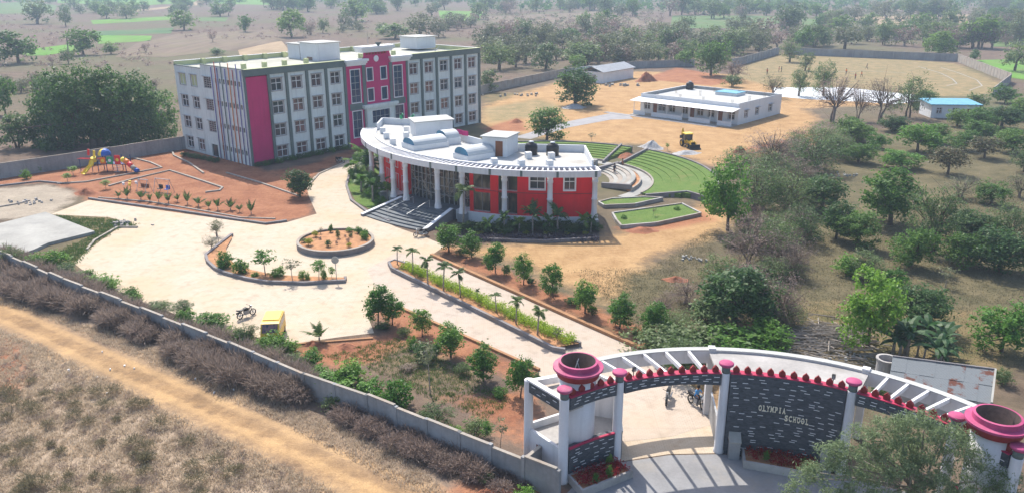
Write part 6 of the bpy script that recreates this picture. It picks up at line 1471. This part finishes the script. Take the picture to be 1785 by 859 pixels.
for i in range(18):
    k = (i + .5) / 18 * (len(WL) - 1); j = int(k); x = WL[j][0] + (WL[j+1][0] - WL[j][0]) * (k - j) + 14; y = WL[j][1] + (WL[j+1][1] - WL[j][1]) * (k - j)
    tree_px(('bush0','busho0','bushb1','bush2','olive1')[i % 5], f'smaller filler shrub along the inner side of the long wall, {nth(i)} from the left', x, y, 34 + (i * 7) % 16, 22 + (i * 5) % 14, 'filler shrubs along the long wall', 'shrub', 'shrub')
OW = [(30,478,'thickd0',60,34),(120,520,'busho0',40,24),(175,545,'thickd1',64,40),(262,590,'thickd0',60,36),(330,612,'busho1',46,26),(395,640,'thickd1',70,46),(452,668,'thickd0',66,44),(520,700,'thickd1',70,48),(585,712,'busho0',44,34),(668,760,'thickd0',52,36),(770,812,'thickd1',56,36),(848,838,'busho1',36,26)]
for i, (x, y, k_, w_, h_) in enumerate(OW): tree_px(k_, f"{'bare twiggy' if k_[:6] == 'thickd' else 'olive leafy'} bush in the outer scrub, {nth(i)} from the left", x, y, w_, h_, 'bushes in the scrub outside the long wall', 'shrub', 'shrub')
for x, y, w_, lb in ((1532,690,44,'green bush at the left end of the tin shed'),(1600,712,60,'low olive bush before the tin shed'),(1690,722,56,'olive bush at the right front of the tin shed'),(1745,668,40,'bush at the right end of the tin shed')): tree_px('busho1', lb, x, y, w_, 34, None, 'shrub', 'shrub')
# planting along the hall
rg = np.random.default_rng(41)
tag(MB().sheet(gp([(612,298),(640,286),(668,300),(690,340),(700,372),(660,374),(620,352),(606,325)]), .03).build('lawn', MAT['turf']), 'green lawn of the palm garden left of the hall', None, None, 'structure')
tag(MB().sheet(gp([(780,400),(1044,398),(1044,417),(950,422),(850,419),(778,415)]), .03).build('soil_bed', MAT['soil_dark']), 'dark soil bed before the red hall', None, None, 'structure')
HG = [(700,383,'darkpalm1',2.2),(640,300,'darkpalm0',2.3),(622,310,'darkpalm0',2.0),(645,322,'darkpalm1',2.0),(662,345,'darkpalm0',1.8),(630,335,'darkpalm0',1.6),(650,352,'darkpalm1',1.6),(676,352,'darkpalm0',1.6)]
for i, (x, y, k_, s_) in enumerate(sorted(HG[1:], key=lambda q: q[1])): place(k_, 'palm_tree', f'bushy palm left of the hall entrance, {nth(i)} from the far end', 'tree', G(x, y), s_ * .8, s_, 'palms left of the hall entrance')
place('palm1', 'palm_tree', 'tall thin palm right of the hall steps', 'tree', G(807, 398), 2.1, 2.5)
for i, (x, s_) in enumerate(((850,1.5),(880,1.4),(905,1.5),(928,1.9),(958,1.6),(972,1.9),(1018,1.8),(1030,1.3))): place(f'darkpalm{i%2}', 'palm_tree', f'dark palm before the red wall, {nth(i)} from the left', 'tree', G(x, 406), s_ * .55, s_ * .8, 'palms before the red wall')
for i in range(20):
    x = 792 + i * 12.6 + rg.uniform(-4, 4); tree_px(f'bushd{i%2}', f'dark shrub before the red wall, {nth(i)} from the left', x, 403 + rg.uniform(-4, 5), 30, 20, 'dark shrubs before the red wall', 'shrub', 'shrub')
for i in range(6):
    x = 840 + i * 36 + rg.uniform(-6, 6); tree_px('bushy0', f'yellow green tuft before the red wall, {nth(i)} from the left', x, 409, 12, 8, 'yellow tufts before the red wall', 'shrub', 'shrub')
hp = np.array([G(rg.uniform(790, 1042), rg.uniform(411, 418), .25) for i in range(260)]); idx = np.repeat(np.arange(len(hp)), 16); PP = hp[idx] + rg.normal(size=(len(idx), 3)) * .2; PP[:, 2] = np.abs(PP[:, 2]) + .02
V, F = leaf_quads(rg, PP, .2, .6, .4); tag(inst(npmesh('ground_cover', V, F, MAT['leaf_violet']), 'ground_cover'), 'violet ground cover along the bed before the red hall', 'ground cover', None, 'stuff')
for i in range(10): tree_px(('bush0','bushb0','bush1')[i%3], f'green bush in the palm garden, {nth(i)} from the road corner', 616 + 5.2 * i, 308 + 5 * i + rg.uniform(-8, 8), 22, 18, 'bushes left of the hall entrance', 'shrub', 'shrub')
for i in range(14):
    k = i / 13; x, y = 452 + 150 * k, 291 - 30 * k; tree_px(('bushd0','bush0')[i%2], f'low dark shrub along the school front, {nth(i)} from the corner', x, y, 16, 10, 'shrubs along the school front', 'shrub', 'shrub')
for i in range(6): tree_px('bushd1', f'low shrub at the school end wall, {nth(i)} from the left', 322 + i * 11, 273 + i * 2, 16, 9, 'shrubs at the school end wall', 'shrub', 'shrub')
tree_px('dark0', 'rounded green tree alone at the tip of the playground', 523, 344, 42, 50); tree_px('mango1', 'leafy green tree behind the hall roof', 953, 246, 60, 62); tree_px('dark1', 'broad dark tree standing in the sandy yard behind the hall', 1003, 184, 72, 66)
tree_px('thin0', 'tiny sapling in the sand behind the hall', 1032, 248, 16, 18, None, 'sapling'); tree_px('sapling0', 'tiny sapling beside the gravel heap', 1163, 263, 7, 14, None, 'sapling')
for i, (x, y) in enumerate(((47,312),(70,300),(118,318),(128,306),(185,330))): tree_px('bushb0' if i < 2 else 'sapling1', f'small green plant before the far left wall, {nth(i)} from left', x, y, 18, 18, 'small plants before the far left wall', 'shrub', 'shrub')

# big dark banyan, far left
rg = np.random.default_rng(55)
bl = []
bc = G(172, 254); kb = pxm(254)
for (x, y, rx, rz_) in ((-112,50,32,34),(-85,78,40,40),(-50,95,42,42),(-10,102,46,42),(35,95,46,42),(75,85,42,42),(105,62,34,38),(-75,40,40,32),(-30,48,46,36),(20,48,46,36),(68,42,42,34),(112,38,26,30),(-118,28,22,24),(-95,18,34,26),(-60,16,40,26),(-20,16,42,26),(25,16,42,26),(65,16,40,26),(98,18,32,26),(-10,70,60,50),(50,66,56,46),(-60,62,54,44)):
    bl.append(((x * kb, rg.uniform(-3, 5), y * kb), (rx * kb, rx * kb * 1.2, rz_ * kb)))
template('banyan', 56, 5.5, .6, bl, 1150, 36, 1.05, .55, 'leaf_dark', split=4, nlimb=24, shell=.6, norm=False)
o = place('banyan', 'banyan_tree', 'huge dark spreading tree left of the school building', 'tree', bc, .94, 1, rz=0)

# orchard and thicket on the right: template, x, base row, width, height, label
OT = [('bright0',1599,265,58,46,'bright round orchard tree behind the hut side'),('bright1',1571,294,52,34,'pale bright small orchard tree'),('rust0',1652,304,58,48,'reddish topped round orchard tree'),('mango0',1496,284,46,36,'dark small orchard tree near the thicket top'),
 ('bright2',1528,258,34,26,'smallest bright orchard tree near the hut'),('mango2',1488,248,46,36,'green tree at the top of the thicket'),('rust0',1716,276,48,36,'brownish orchard tree in the upper right'),('mango1',1765,266,48,40,'orchard tree at the upper right edge'),
 ('mango3',1676,262,44,34,'small green orchard tree in the upper row'),('grey0',1674,346,52,40,'grey leafless round bush in the orchard'),('grey1',1778,345,42,42,'grey leafless bush at the right edge'),('mango0',1728,356,48,36,'dark green low orchard tree near the right edge'),
 ('mango2',1552,392,88,90,'tall feathery pale tree in mid orchard'),('dark0',1457,416,46,62,'dark upright tree at the thicket edge'),('mango1',1496,430,56,64,'feathery tree beside the dark upright tree'),('dark1',1690,420,72,54,'dark spreading orchard tree on the right'),
 ('olive2',1625,440,84,110,'tall sparse feathery tree in the right orchard'),('mango3',1586,466,64,74,'feathery tree with visible trunk in mid orchard'),('mango2',1669,462,62,60,'rounded pale green tree in the right orchard'),('dark2',1743,474,84,74,'dark spreading tree at the right edge'),
 ('olive0',1762,432,70,82,'pale feathery tree at the right edge'),('bushb0',1474,478,38,36,'yellowish bush at the thicket edge'),('olive1',1512,486,60,46,'olive bush in lower orchard'),('bush1',1562,500,38,32,'small green bush in lower orchard'),
 ('bright0',1512,606,84,140,'tall bright tree with slender trunk above the tin shed'),('dark1',1601,570,78,78,'dark rounded tree left of the banana clump'),('bright1',1745,612,82,92,'bright round tree at the lower right edge'),('thin0',1648,500,26,40,'small leafless shrub in lower orchard'),
 ('mango1',1630,250,40,34,'green tree right behind the hut'),('mango2',1708,228,46,40,'green tree right of the blue roofed hut'),('dark0',1745,224,50,38,'dark tree at the right edge above the orchard'),('mango3',1782,210,44,40,'tree cut by the right edge near the field wall'),
 ('mango0',1668,220,36,30,'rounded tree between the hut and the orchard'),('dark2',1560,230,36,28,'low dark tree left of the hut'),('olive2',1785,300,40,44,'half hidden tree at the right edge of the orchard'),('mango1',1705,245,44,36,'green tree in the upper orchard row')]
for k_, x, y, w_, h_, lb in OT: tree_px(k_, lb, x, y, w_ * 1.22, h_ * 1.08, 'orchard trees')
TH = [('thickd0',1342,284,100,56,'grey bare bush at the top of the thicket'),('thicket0',1418,300,78,62,'grey green tree in the upper thicket'),('thicket1',1430,262,60,50,'grey green tree above the thicket'),('thicket2',1318,372,92,86,'feathery olive tree in mid thicket'),('thicket0',1378,372,80,74,'grey olive tree in mid thicket'),
 ('dark1',1432,366,72,60,'dark green tree on the right of the thicket'),('thickd1',1304,462,92,92,'purplish brown leafless tree in the thicket'),('thicket1',1345,452,80,80,'olive tree behind the purplish tree'),('dark0',1280,566,116,112,'large dark green tree in the lower thicket'),('thickd0',1362,566,86,104,'bare purplish tree in the lower thicket'),
 ('busho0',1236,574,80,56,'grey green bush at the lower end of the thicket'),('thicket2',1250,498,66,60,'olive bush left of the purplish tree'),('thicket0',1400,420,66,66,'sparse olive tree in the lower middle thicket'),('thickd1',1385,482,62,66,'bare brown bush right of the thicket'),
 ('thicket1',1290,300,70,40,'low grey olive bush behind the amphitheatre'),('thickd1',1390,330,70,50,'grey twiggy bush in the upper thicket'),('thicket2',1462,276,60,46,'olive tree at the upper right of the thicket'),('thicket0',1350,330,76,60,'grey olive tree in the centre of the upper thicket'),
 ('busho1',1160,616,110,42,'broad olive bush directly behind the gate beam'),('bush0',1270,612,110,46,'dense green bush directly behind the gate'),('busho0',1210,606,90,40,'olive bush behind the middle of the gate'),('bush2',1335,606,84,46,'green bush behind the name wall'),('bushb1',1342,628,60,18,'bright low plants at the foot of the brushwood'),
 ('thickd0',1195,528,60,46,'bare bush left of the thicket'),('thickd1',1158,548,44,40,'bare scrub near the last verge tree'),('thicket1',1180,575,50,36,'olive scrub near the gate end of the verge')]
for k_, x, y, w_, h_, lb in TH: tree_px(k_, lb, x, y, w_ * 1.18, h_ * 1.05, 'trees of the thicket right of the grounds')
rg = np.random.default_rng(62); MID = [(1440,250),(1400,275),(1350,300),(1385,345),(1335,385),(1360,420),(1310,430),(1345,475),(1300,500),(1330,540),(1300,575)]; UB = []
for i in range(76):
    k = rg.uniform(0, len(MID) - 1.01); j = int(k); (xa, ya), (xb, yb) = MID[j], MID[j+1]; x, y = xa + (xb - xa) * (k - j) + rg.uniform(-56, 56), ya + (yb - ya) * (k - j) + rg.uniform(-12, 12)
    UB.append((y, x, ('thicket0','thicket1','thickd0','thickd1','thickd0')[rg.integers(5)], rg.uniform(.6, 1.05) * (38 + (y - 250) * .09)))
num = {}
for y, x, ky, sz in sorted(UB):
    part_ = ('upper', 'middle', 'lower')[0 if y < 340 else 1 if y < 450 else 2]; sd_2 = 'left' if x < 1350 - (y - 250) * .15 else 'right'; kd = 'bare brown' if ky[:6] == 'thickd' else 'olive green'; num[(part_, sd_2, kd)] = num.get((part_, sd_2, kd), -1) + 1
    tree_px(ky, f'{kd} undergrowth bush, {nth(num[(part_, sd_2, kd)])} from the top in the {part_} {sd_2} thicket', x, y, sz * 1.25, sz * .85, 'undergrowth of the thicket', 'undergrowth_bush', 'shrub')
tree_px('busho1', 'tall olive bush shading the drive just inside the gate', 1190, 650, 112, 80, None, 'shrub', 'shrub')

tree_px('bright2', 'leaning bright tree with forked bare stems beside the grass tiers', 1268, 402, 92, 136)
place('banana', 'banana_clump', 'clump of banana plants beside the tin shed', 'plant', G(1600, 622), 1.25, 1.25); place('banana', 'banana_clump', 'lower banana plants at the edge of the tin shed', 'plant', G(1628, 628), .8, .8)
MT = [('mango0',1239,132,58,62,'tall tree between the shed and the bungalow'),('dry0',1276,142,54,42,'purplish bare crowned tree behind the bungalow'),('olive0',1377,109,44,44,'tree at the near end of the far sports wall'),('olive1',1404,124,30,36,'small tree inside the sports field'),('busho0',1277,152,36,24,'small olive tree behind the bungalow roof'),
 ('grey0',1347,170,44,46,'greyish tree at the corner of the bungalow'),('olive2',1393,168,36,54,'slim tree before the white court'),('olive3',1434,168,46,60,'greyish green tree before the white court'),('dry1',1450,213,72,84,'bare branching tree in front of the court'),('dry2',1496,211,44,70,'thin bare tree in front of the court'),
 ('dry0',1534,213,62,82,'pinkish bare tree in front of the court'),('olive0',1582,205,60,78,'grey green tree before the right end of the court'),('mango1',1609,190,42,34,'green tree beside the blue roofed hut'),('mango2',1634,102,56,46,'tree leaning over the far sports wall'),('mango3',1484,244,62,44,'broad green tree at the lower right of the court')]
for k_, x, y, w_, h_, lb in MT: tree_px(k_, lb, x, y, w_, h_, 'trees around the sports field')

# ------------------------------------------------------------------ trees of the far fields
FT = [('far0',32,110,68,62,'large dark tree at the left edge of the fields'),('far1',146,96,60,46,'dark tree beside the tall field palm'),('far2',194,95,26,22,'small dark bush right of the field palm'),('far0',321,53,46,36,'lone round tree in the middle of the left fields'),('far1',428,56,30,28,'smaller round tree left of the roof room'),('far3',509,65,56,48,'dense dark tree above the roof room'),
 ('far2',378,96,26,14,'low dark bush in the ploughed field'),('farr0',371,74,18,24,'thin bare tree in the ploughed field'),('farr1',254,92,18,18,'bare shrub in the left field'),('faro0',67,42,50,42,'pale hazy tree at the top left'),('far0',186,33,26,24,'small round tree in the far left fields'),('faro1',222,33,36,24,'broad hazy shrub tree in the far left fields'),
 ('far2',170,22,24,22,'far tree above the left green strip'),('faro2',116,47,22,34,'slim hazy tree in the far left fields'),('far3',689,68,54,26,'dark bush tree right above the school roof'),('farg0',731,66,60,48,'pale greyish tree behind the school roof'),('far0',620,38,48,40,'tall hazy tree behind the roof room'),('farg1',783,54,34,28,'greyish tree beside the bright green field'),
 ('far1',879,72,40,30,'left dark tree of the hedgerow behind the roof'),('far2',916,72,42,28,'middle tree of the hedgerow behind the roof'),('far3',990,74,40,26,'right dark tree of the hedgerow'),('far0',1049,56,36,42,'tall hazy tree in the central far fields'),('faro0',1044,76,34,34,'pale green tree below the tall central tree'),('far2',1015,56,28,38,'slim dark tree in the central far fields'),('farr0',1091,76,40,30,'brownish bare tree in the central far fields'),
 ('faro1',950,122,60,50,'leafy tree right of the school building'),('faro2',869,122,66,50,'pale olive trees touching the school building corner'),('farg0',900,118,46,42,'greyish tree right of the school corner'),('faro0',1021,116,70,44,'olive tree before the rear wall'),('far1',1009,122,36,28,'dark bush at the rear wall'),('farg1',1078,112,44,40,'grey olive tree behind the white shed'),('farg2',1121,114,54,42,'grey green tree right of the white shed'),('far3',1190,116,32,30,'dark tree left of the tall tree by the shed'),('faro1',850,160,40,40,'olive tree by the wall at the school corner'),
 ('farr1',1336,72,48,44,'purplish bare tree behind the sports wall'),('farg0',1320,88,60,46,'grey tree behind the sports wall'),('faro2',1287,92,44,44,'olive tree left of the sports wall'),('farg1',1236,88,60,40,'greyish tree above the tall tree'),('faro0',1377,56,50,46,'hazy tree above the sports wall'),('faro1',1421,82,60,42,'broad hazy olive tree behind the sports wall'),('farg2',1473,86,52,40,'brownish grey tree behind the sports wall'),
 ('faro2',1544,70,50,30,'hazy tree beside the pale field'),('far1',1609,56,36,34,'dark hazy tree in the far right fields'),('faro0',1584,56,26,24,'pale hazy tree in the far right fields'),('far3',1705,84,58,60,'big dark tree at the right of the far fields'),('far2',1668,84,36,34,'dark tree left of the big dark right tree'),('far0',1698,107,18,20,'small round tree outside the sports wall'),('farg0',1777,78,40,60,'grey tree at the far right edge'),
 ('far0',1658,32,32,30,'lone round tree at the top right'),('far1',1733,44,34,34,'dark tree at the top right'),('far2',1439,42,28,24,'dark tree in the top right haze'),('far3',1422,32,30,26,'round hazy tree at the top'),('faro1',1459,48,26,30,'slim hazy tree at the top right'),('far1',1336,28,28,26,'dark round hazy tree at the top'),('faro2',1770,124,50,50,'olive tree outside the right sports wall'),('far2',1752,180,50,34,'green tree at the right sports wall corner'),('faro0',1700,196,46,36,'green tree before the sports wall corner'),
 ('faro1',30,258,70,60,'olive shrub tree at the left edge beyond the wall'),('faro0',270,196,60,40,'olive tree touching the dark banyan'),('far1',10,200,40,70,'dark tree at the left edge')]
for k_, x, y, w_, h_, lb in FT: tree_px(k_, lb, x, y, w_, h_, 'trees of the far fields')
place('tallpalm', 'palm_tree', 'tall palm beside a dark tree in the left fields', 'tree', G(119, 94), 1.5, 1.2); place('tallpalm', 'palm_tree', 'palm behind the right corner of the school roof', 'tree', G(859, 88), 1.2, .9)
rg = np.random.default_rng(101); cnt = 0
LOOK = {'far': 'dark green', 'farg': 'greyish', 'faro': 'olive', 'farr': 'leafless brown'}
def scatter(n, xr, yr, keys, where, grp, wr, seed, noun='tree', nm='far_tree'):
    """scattered far trees; the label tells look, size and part of the belt"""
    rg = np.random.default_rng(seed); pts = []; out = []; tries = 0
    while len(pts) < n and tries < 8000:
        tries += 1; x = rg.uniform(*xr); y = yr[0] + (yr[1] - yr[0]) * rg.uniform() ** .8
        if pts and rg.uniform() < .55:          # trees stand in loose clumps and hedgerows
            a, b_ = pts[rg.integers(len(pts))]; x, y = a + rg.normal() * 26, b_ + rg.normal() * 2.2
            if not (xr[0] < x < xr[1] and yr[0] < y < yr[1]): continue
        if any(abs(x - a) < 5 + y * .08 and abs(y - b_) < 1.5 for a, b_ in pts): continue
        pts.append((x, y)); wm = rg.uniform(*wr); hm = wm * rg.uniform(.7, 1.05); ky = keys[rg.integers(len(keys))]
        sz = 'small' if wm < wr[0] + (wr[1] - wr[0]) / 3 else 'large' if wm > wr[0] + (wr[1] - wr[0]) * .67 else 'medium'
        out.append((x, y, wm, hm, ky, (sz, LOOK[ky[:-1]], 'farther' if y < (yr[0] + yr[1]) / 2 else 'nearer')))
    num = {}
    for x, y, wm, hm, ky, kk in sorted(out):
        num[kk] = num.get(kk, -1) + 1
        place(ky, nm, f'{nth(num[kk])} {kk[0]} {kk[1]} {noun} from left in {where}, {kk[2]} row', 'tree', G(x, y), wm, hm, grp)
scatter(84, (820, 1790), (4, 34), ('far0','far1','farg0','farg1','faro0','faro1','farr0'), 'the upper right hazy wood', 'hazy trees of the upper right', (9, 17), 5)
scatter(40, (380, 830), (3, 30), ('far0','far2','faro1','farg2','faro0'), 'the upper middle hazy fields', 'hazy trees of the upper middle', (9, 16), 6)
scatter(34, (-10, 380), (1, 26), ('far0','far2','faro1','farg2'), 'the upper left fields', 'hazy trees of the upper left', (7, 14), 7)
scatter(90, (840, 1340), (52, 114), ('farg0','farg1','farg2','faro0','faro2','farr1'), 'the belt behind the rear wall', 'scrub trees behind the rear wall', (6, 11), 8, nm='scrub_tree')
scatter(72, (1340, 1790), (32, 86), ('farg0','faro1','farg2','faro0','farr0','far0'), 'the belt beyond the field', 'scrub trees beyond the sports field', (6, 12), 9, nm='scrub_tree')
scatter(18, (520, 840), (36, 66), ('farg0','farg1','faro0','farr1'), 'the field behind the roof', 'scrub trees behind the school roof', (5, 10), 10, nm='scrub_tree')
scatter(18, (0, 330), (100, 200), ('farg0','farr0','faro2','farr1'), 'the field left of school', 'scrub bushes left of the school', (3, 6), 11, 'scrub bush', 'scrub_bush')
def low_scrub(label, xr, yr, n, hr, mat, seed, avoid=()):
    """low bushes covering far waste land"""
    rg = np.random.default_rng(seed); C = []
    while len(C) < n:
        x, y = rg.uniform(*xr), rg.uniform(*yr)
        if any(a < x < b_ and c_ < y < d for a, b_, c_, d in avoid): continue
        p_ = G(x, y); h_ = rg.uniform(*hr); m_ = 22
        c_ = np.array([[p_[0], p_[1], h_ * .4]]) + rot_unit(rg, m_) * rg.uniform(.3, 1, (m_, 1)) * np.array([h_ * .9, h_ * .9, h_ * .45]); c_[:, 2] = np.maximum(c_[:, 2], .05); C.append(c_)
    V, F = leaf_quads(rg, np.concatenate(C), hr[1] * .26, .4, .6); tag(inst(npmesh('low_scrub', V, F, MAT[mat]), 'low_scrub'), label, 'scrub', None, 'stuff')
low_scrub('low brown scrub covering the waste land behind the grounds', (840, 1790), (20, 76), 900, (1.2, 3.2), 'leaf_dry', 71, ((1160,1365,26,52),(1395,1435,30,48),(1480,1690,26,50)))
low_scrub('low greyish green scrub on the waste land behind the grounds', (840, 1790), (16, 108), 700, (1.5, 3.6), 'leaf_grey', 72, ((1160,1365,26,52),(1395,1435,30,48),(1480,1690,26,50),(1290,1760,80,110)))
low_scrub('low scrub dotted over the dry fields left of the school', (-20, 840), (24, 120), 330, (.8, 2.2), 'leaf_dry', 73, ((150,305,28,78),(760,845,18,38),(300,840,70,125)))
rg = np.random.default_rng(404); C = []
for i in range(1300):
    x = rg.uniform(330, 1850) if i > 250 else rg.uniform(-60, 400); y = rg.uniform(-14, 20) if x > 820 else rg.uniform(-14, 6); p_ = G(x, y); h_ = rg.uniform(3.5, 8)
    n = 26; c_ = np.array([[p_[0], p_[1], h_ * .5]]) + rot_unit(rg, n) * rg.uniform(.5, 1, (n, 1)) * np.array([h_ * .75, h_ * .75, h_ * .5]); c_[:, 2] = np.maximum(c_[:, 2], .1); C.append(c_)
V, F = leaf_quads(rg, np.concatenate(C), 2.4, .4, .7); tag(inst(npmesh('far_wood', V, F, MAT['leaf_mango']), 'far_wood'), 'hazy far-off wood along the top of the view', 'wood', None, 'stuff')

# ------------------------------------------------------------------ foreground scrub and grass
def inside(pts, poly): return sdf(pts, np.array(poly)) > 0
def sample(poly_px, n, rg):
    w_ = np.array(gp(poly_px)); lo, hi = w_.min(0), w_.max(0); out = []
    while sum(map(len, out)) < n:
        c_ = rg.uniform(lo, hi, (n * 2, 2)); out.append(c_[inside(c_, w_)])
    return np.concatenate(out)[:n]
def blades(rg, C, hgt, wid, spread, n):
    idx = np.repeat(np.arange(len(C)), n); m_ = len(idx); b0 = np.c_[C[idx] + rg.normal(size=(m_, 2)) * spread, np.zeros(m_)]
    h_ = hgt[idx] * rg.uniform(.5, 1.2, m_); d = rg.normal(size=(m_, 2)) * .45; tip = b0 + np.c_[d * h_[:, None], h_]
    t_ = rg.uniform(0, pi, m_); s_ = np.c_[np.cos(t_), np.sin(t_), np.zeros(m_)] * wid
    V = np.stack([b0 - s_, b0 + s_, (b0 + tip) / 2 + s_ * 1.1, tip], 1).reshape(-1, 3); return V, np.arange(4 * m_).reshape(m_, 4)
rg = np.random.default_rng(201)
FIELD = [(-60,570),(0,575),(90,612),(200,668),(330,735),(470,800),(590,859),(600,905),(-60,905)]
C = sample(FIELD, 6500, rg); V, F = blades(rg, C, rg.uniform(.08, .32, len(C)), .018, .12, 12)
tag(inst(npmesh('dry_grass', V, F, MAT['grass_dry']), 'dry_grass'), 'dry straw grass covering the foreground field', 'grass', None, 'stuff')
VERGE = [(-40,510),(200,580),(400,664),(700,790),(790,870),(700,850),(500,740),(300,650),(60,545),(-40,520)]
C = sample(VERGE, 2200, rg); V, F = blades(rg, C, rg.uniform(.08, .3, len(C)), .016, .12, 10)
tag(inst(npmesh('dry_grass', V, F, MAT['grass_dry']), 'dry_grass'), 'dry grass on the verge between track and thorn scrub', 'grass', None, 'stuff')
C = sample([(640,600),(690,590),(800,640),(890,700),(850,735),(760,700),(640,640),(560,620)], 900, rg); V, F = blades(rg, C, rg.uniform(.08, .25, len(C)), .018, .12, 10)
tag(inst(npmesh('grass', V, F, MAT['grass_green']), 'grass'), 'patchy green grass of the left garden', 'grass', None, 'stuff')
C = sample([(85,376),(200,384),(240,393),(205,399),(160,428),(130,462),(100,440),(166,410)], 700, rg); V, F = blades(rg, C, rg.uniform(.1, .3, len(C)), .03, .25, 10)
tag(inst(npmesh('grass', V, F, MAT['grass_green']), 'grass'), 'green grass around the concrete slab', 'grass', None, 'stuff')
C = sample([(1260,480),(1400,420),(1785,300),(1850,300),(1850,640),(1500,635),(1400,570)], 7000, rg); V, F = blades(rg, C, rg.uniform(.05, .18, len(C)), .022, .3, 8)
tag(inst(npmesh('dry_grass', V, F, MAT['scrub_green']), 'dry_grass'), 'dull dry grass under the orchard trees', 'grass', None, 'stuff')
C = sample([(1000,470),(1130,470),(1240,400),(1260,560),(1110,575)], 1800, rg); V, F = blades(rg, C, rg.uniform(.05, .18, len(C)), .02, .25, 8)
tag(inst(npmesh('dry_grass', V, F, MAT['scrub_green']), 'dry_grass'), 'dull dry grass between the right verge and the thicket', 'grass', None, 'stuff')
def scrub(name, label, poly, n, hr, mat, seed, nt=110, wid=.012, rad=.55):
    """twiggy thorn scrub: fans of fine curved twigs"""
    rg = np.random.default_rng(seed); C = sample(poly, n, rg); idx = np.repeat(np.arange(n), nt); m_ = len(idx)
    hb_ = rg.uniform(*hr, n); u = rot_unit(rg, m_); u[:, 2] = np.abs(u[:, 2]); R_ = rad * hb_ / np.mean(hr)
    ctr = np.c_[C[idx], hb_[idx] * .35]; p0 = ctr + u * (R_[idx, None] * rg.uniform(.1, .7, (m_, 1))) * np.array([1.2, 1.2, .8]); d = u + rg.normal(size=(m_, 3)) * .7; d /= np.linalg.norm(d, axis=1, keepdims=True)
    L = rg.uniform(.2, .55, (m_, 1)) * hb_[idx, None]; p1 = p0 + d * L; p1[:, 2] = np.maximum(p1[:, 2], .02); s_ = np.cross(d, rot_unit(rg, m_)); s_ *= wid / (np.linalg.norm(s_, axis=1, keepdims=True) + 1e-9)
    pm_ = (p0 + p1) / 2 + rg.normal(size=(m_, 3)) * .04
    V = np.stack([p0 - s_, pm_ + s_ * 1.6, p1, pm_ - s_ * 1.6], 1).reshape(-1, 3); tag(inst(npmesh(name, V, np.arange(4*m_).reshape(m_, 4), MAT[mat]), name), label, 'scrub', None, 'stuff')
scrub('thorn_scrub', 'dense brown thorn scrub along the outside of the long wall', [(-40,432),(60,468),(245,548),(400,608),(530,664),(545,700),(480,700),(400,672),(330,640),(230,588),(120,545),(-40,505)], 300, (.9, 2.0), 'scrub', 1, 620, .012, .95)
scrub('thorn_scrub', 'thinner brown thorn scrub towards the gate end of the wall', [(530,668),(700,738),(850,800),(930,850),(860,862),(720,800),(600,740),(540,700)], 120, (.5, 1.3), 'scrub', 2, 360, .011, .75)
scrub('field_weeds', 'dark weedy patches in the dry foreground field', [(-40,640),(60,650),(240,690),(330,750),(420,820),(440,880),(-40,900)], 60, (.4, .9), 'scrub_green', 3, 260, .010, .6)
scrub('field_weeds', 'brown weeds scattered over the dry foreground field', [(-40,600),(110,640),(330,745),(560,860),(540,900),(-40,900)], 150, (.2, .5), 'scrub', 4, 90, .008, .42)

# ------------------------------------------------------------------ feathery tree in the right foreground
rg = np.random.default_rng(301)
def at_depth(x, y, Y):
    k = (y - HOR) * _c / FPX; hz_ = k * Y * _c / (1 - k * _s); return ((x - CX) / FPX * (Y * _c + hz_ * _s), Y, CAMH - hz_)
tb = Vector((21.6, 35.2, 0)); bl = []
for x, y, Y, r in ((1412,826,35.0,.85),(1455,790,35.4,.95),(1500,768,35.6,1.05),(1545,748,35.6,1.1),(1600,742,35.4,1.15),(1655,762,35.2,1.1),(1705,800,34.8,1.0),(1560,806,34.8,1.15),(1625,815,34.5,1.2),(1490,836,34.6,1.0),(1685,850,34.2,1.1),(1752,838,34.2,1.0),(1540,864,34.0,1.1),(1612,872,33.8,1.15),(1450,868,34.4,.9),(1765,872,34.0,1.0),(1520,800,36.2,.9),(1590,780,36.2,1.0),(1390,858,34.8,.7)):
    q = Vector(at_depth(x, y, Y)) - tb; bl.append(((q.x, q.y, q.z), (r, r, r * .8)))
template('euca', 302, 3.2, .14, bl, 520, 60, .36, .20, 'leaf_euca', 'bark_pale', up=.2, asp=.24, split=4, nlimb=22, shell=.5, droop=.6, twigs=16, norm=False)
place('euca', 'feathery_tree', 'feathery grey green tree in front of the right gate wing', 'tree', tb, 1, 1, rz=0)

# ------------------------------------------------------------------ haze
hz = MB().box(-1500, 1500, -60, 2600, -1.0, 34).build('haze', None)
m = bpy.data.materials.new('haze'); m.use_nodes = True; t = m.node_tree; t.nodes.remove(t.nodes['Principled BSDF'])
v = N(t, 'ShaderNodeVolumePrincipled'); v.inputs['Color'].default_value = (.70,.84,1.0,1); v.inputs['Density'].default_value = .00044; v.inputs['Anisotropy'].default_value = 0.
t.links.new(v.outputs[0], t.nodes['Material Output'].inputs['Volume']); hz.data.materials.append(m); tag(hz, None, None, None, 'stuff')
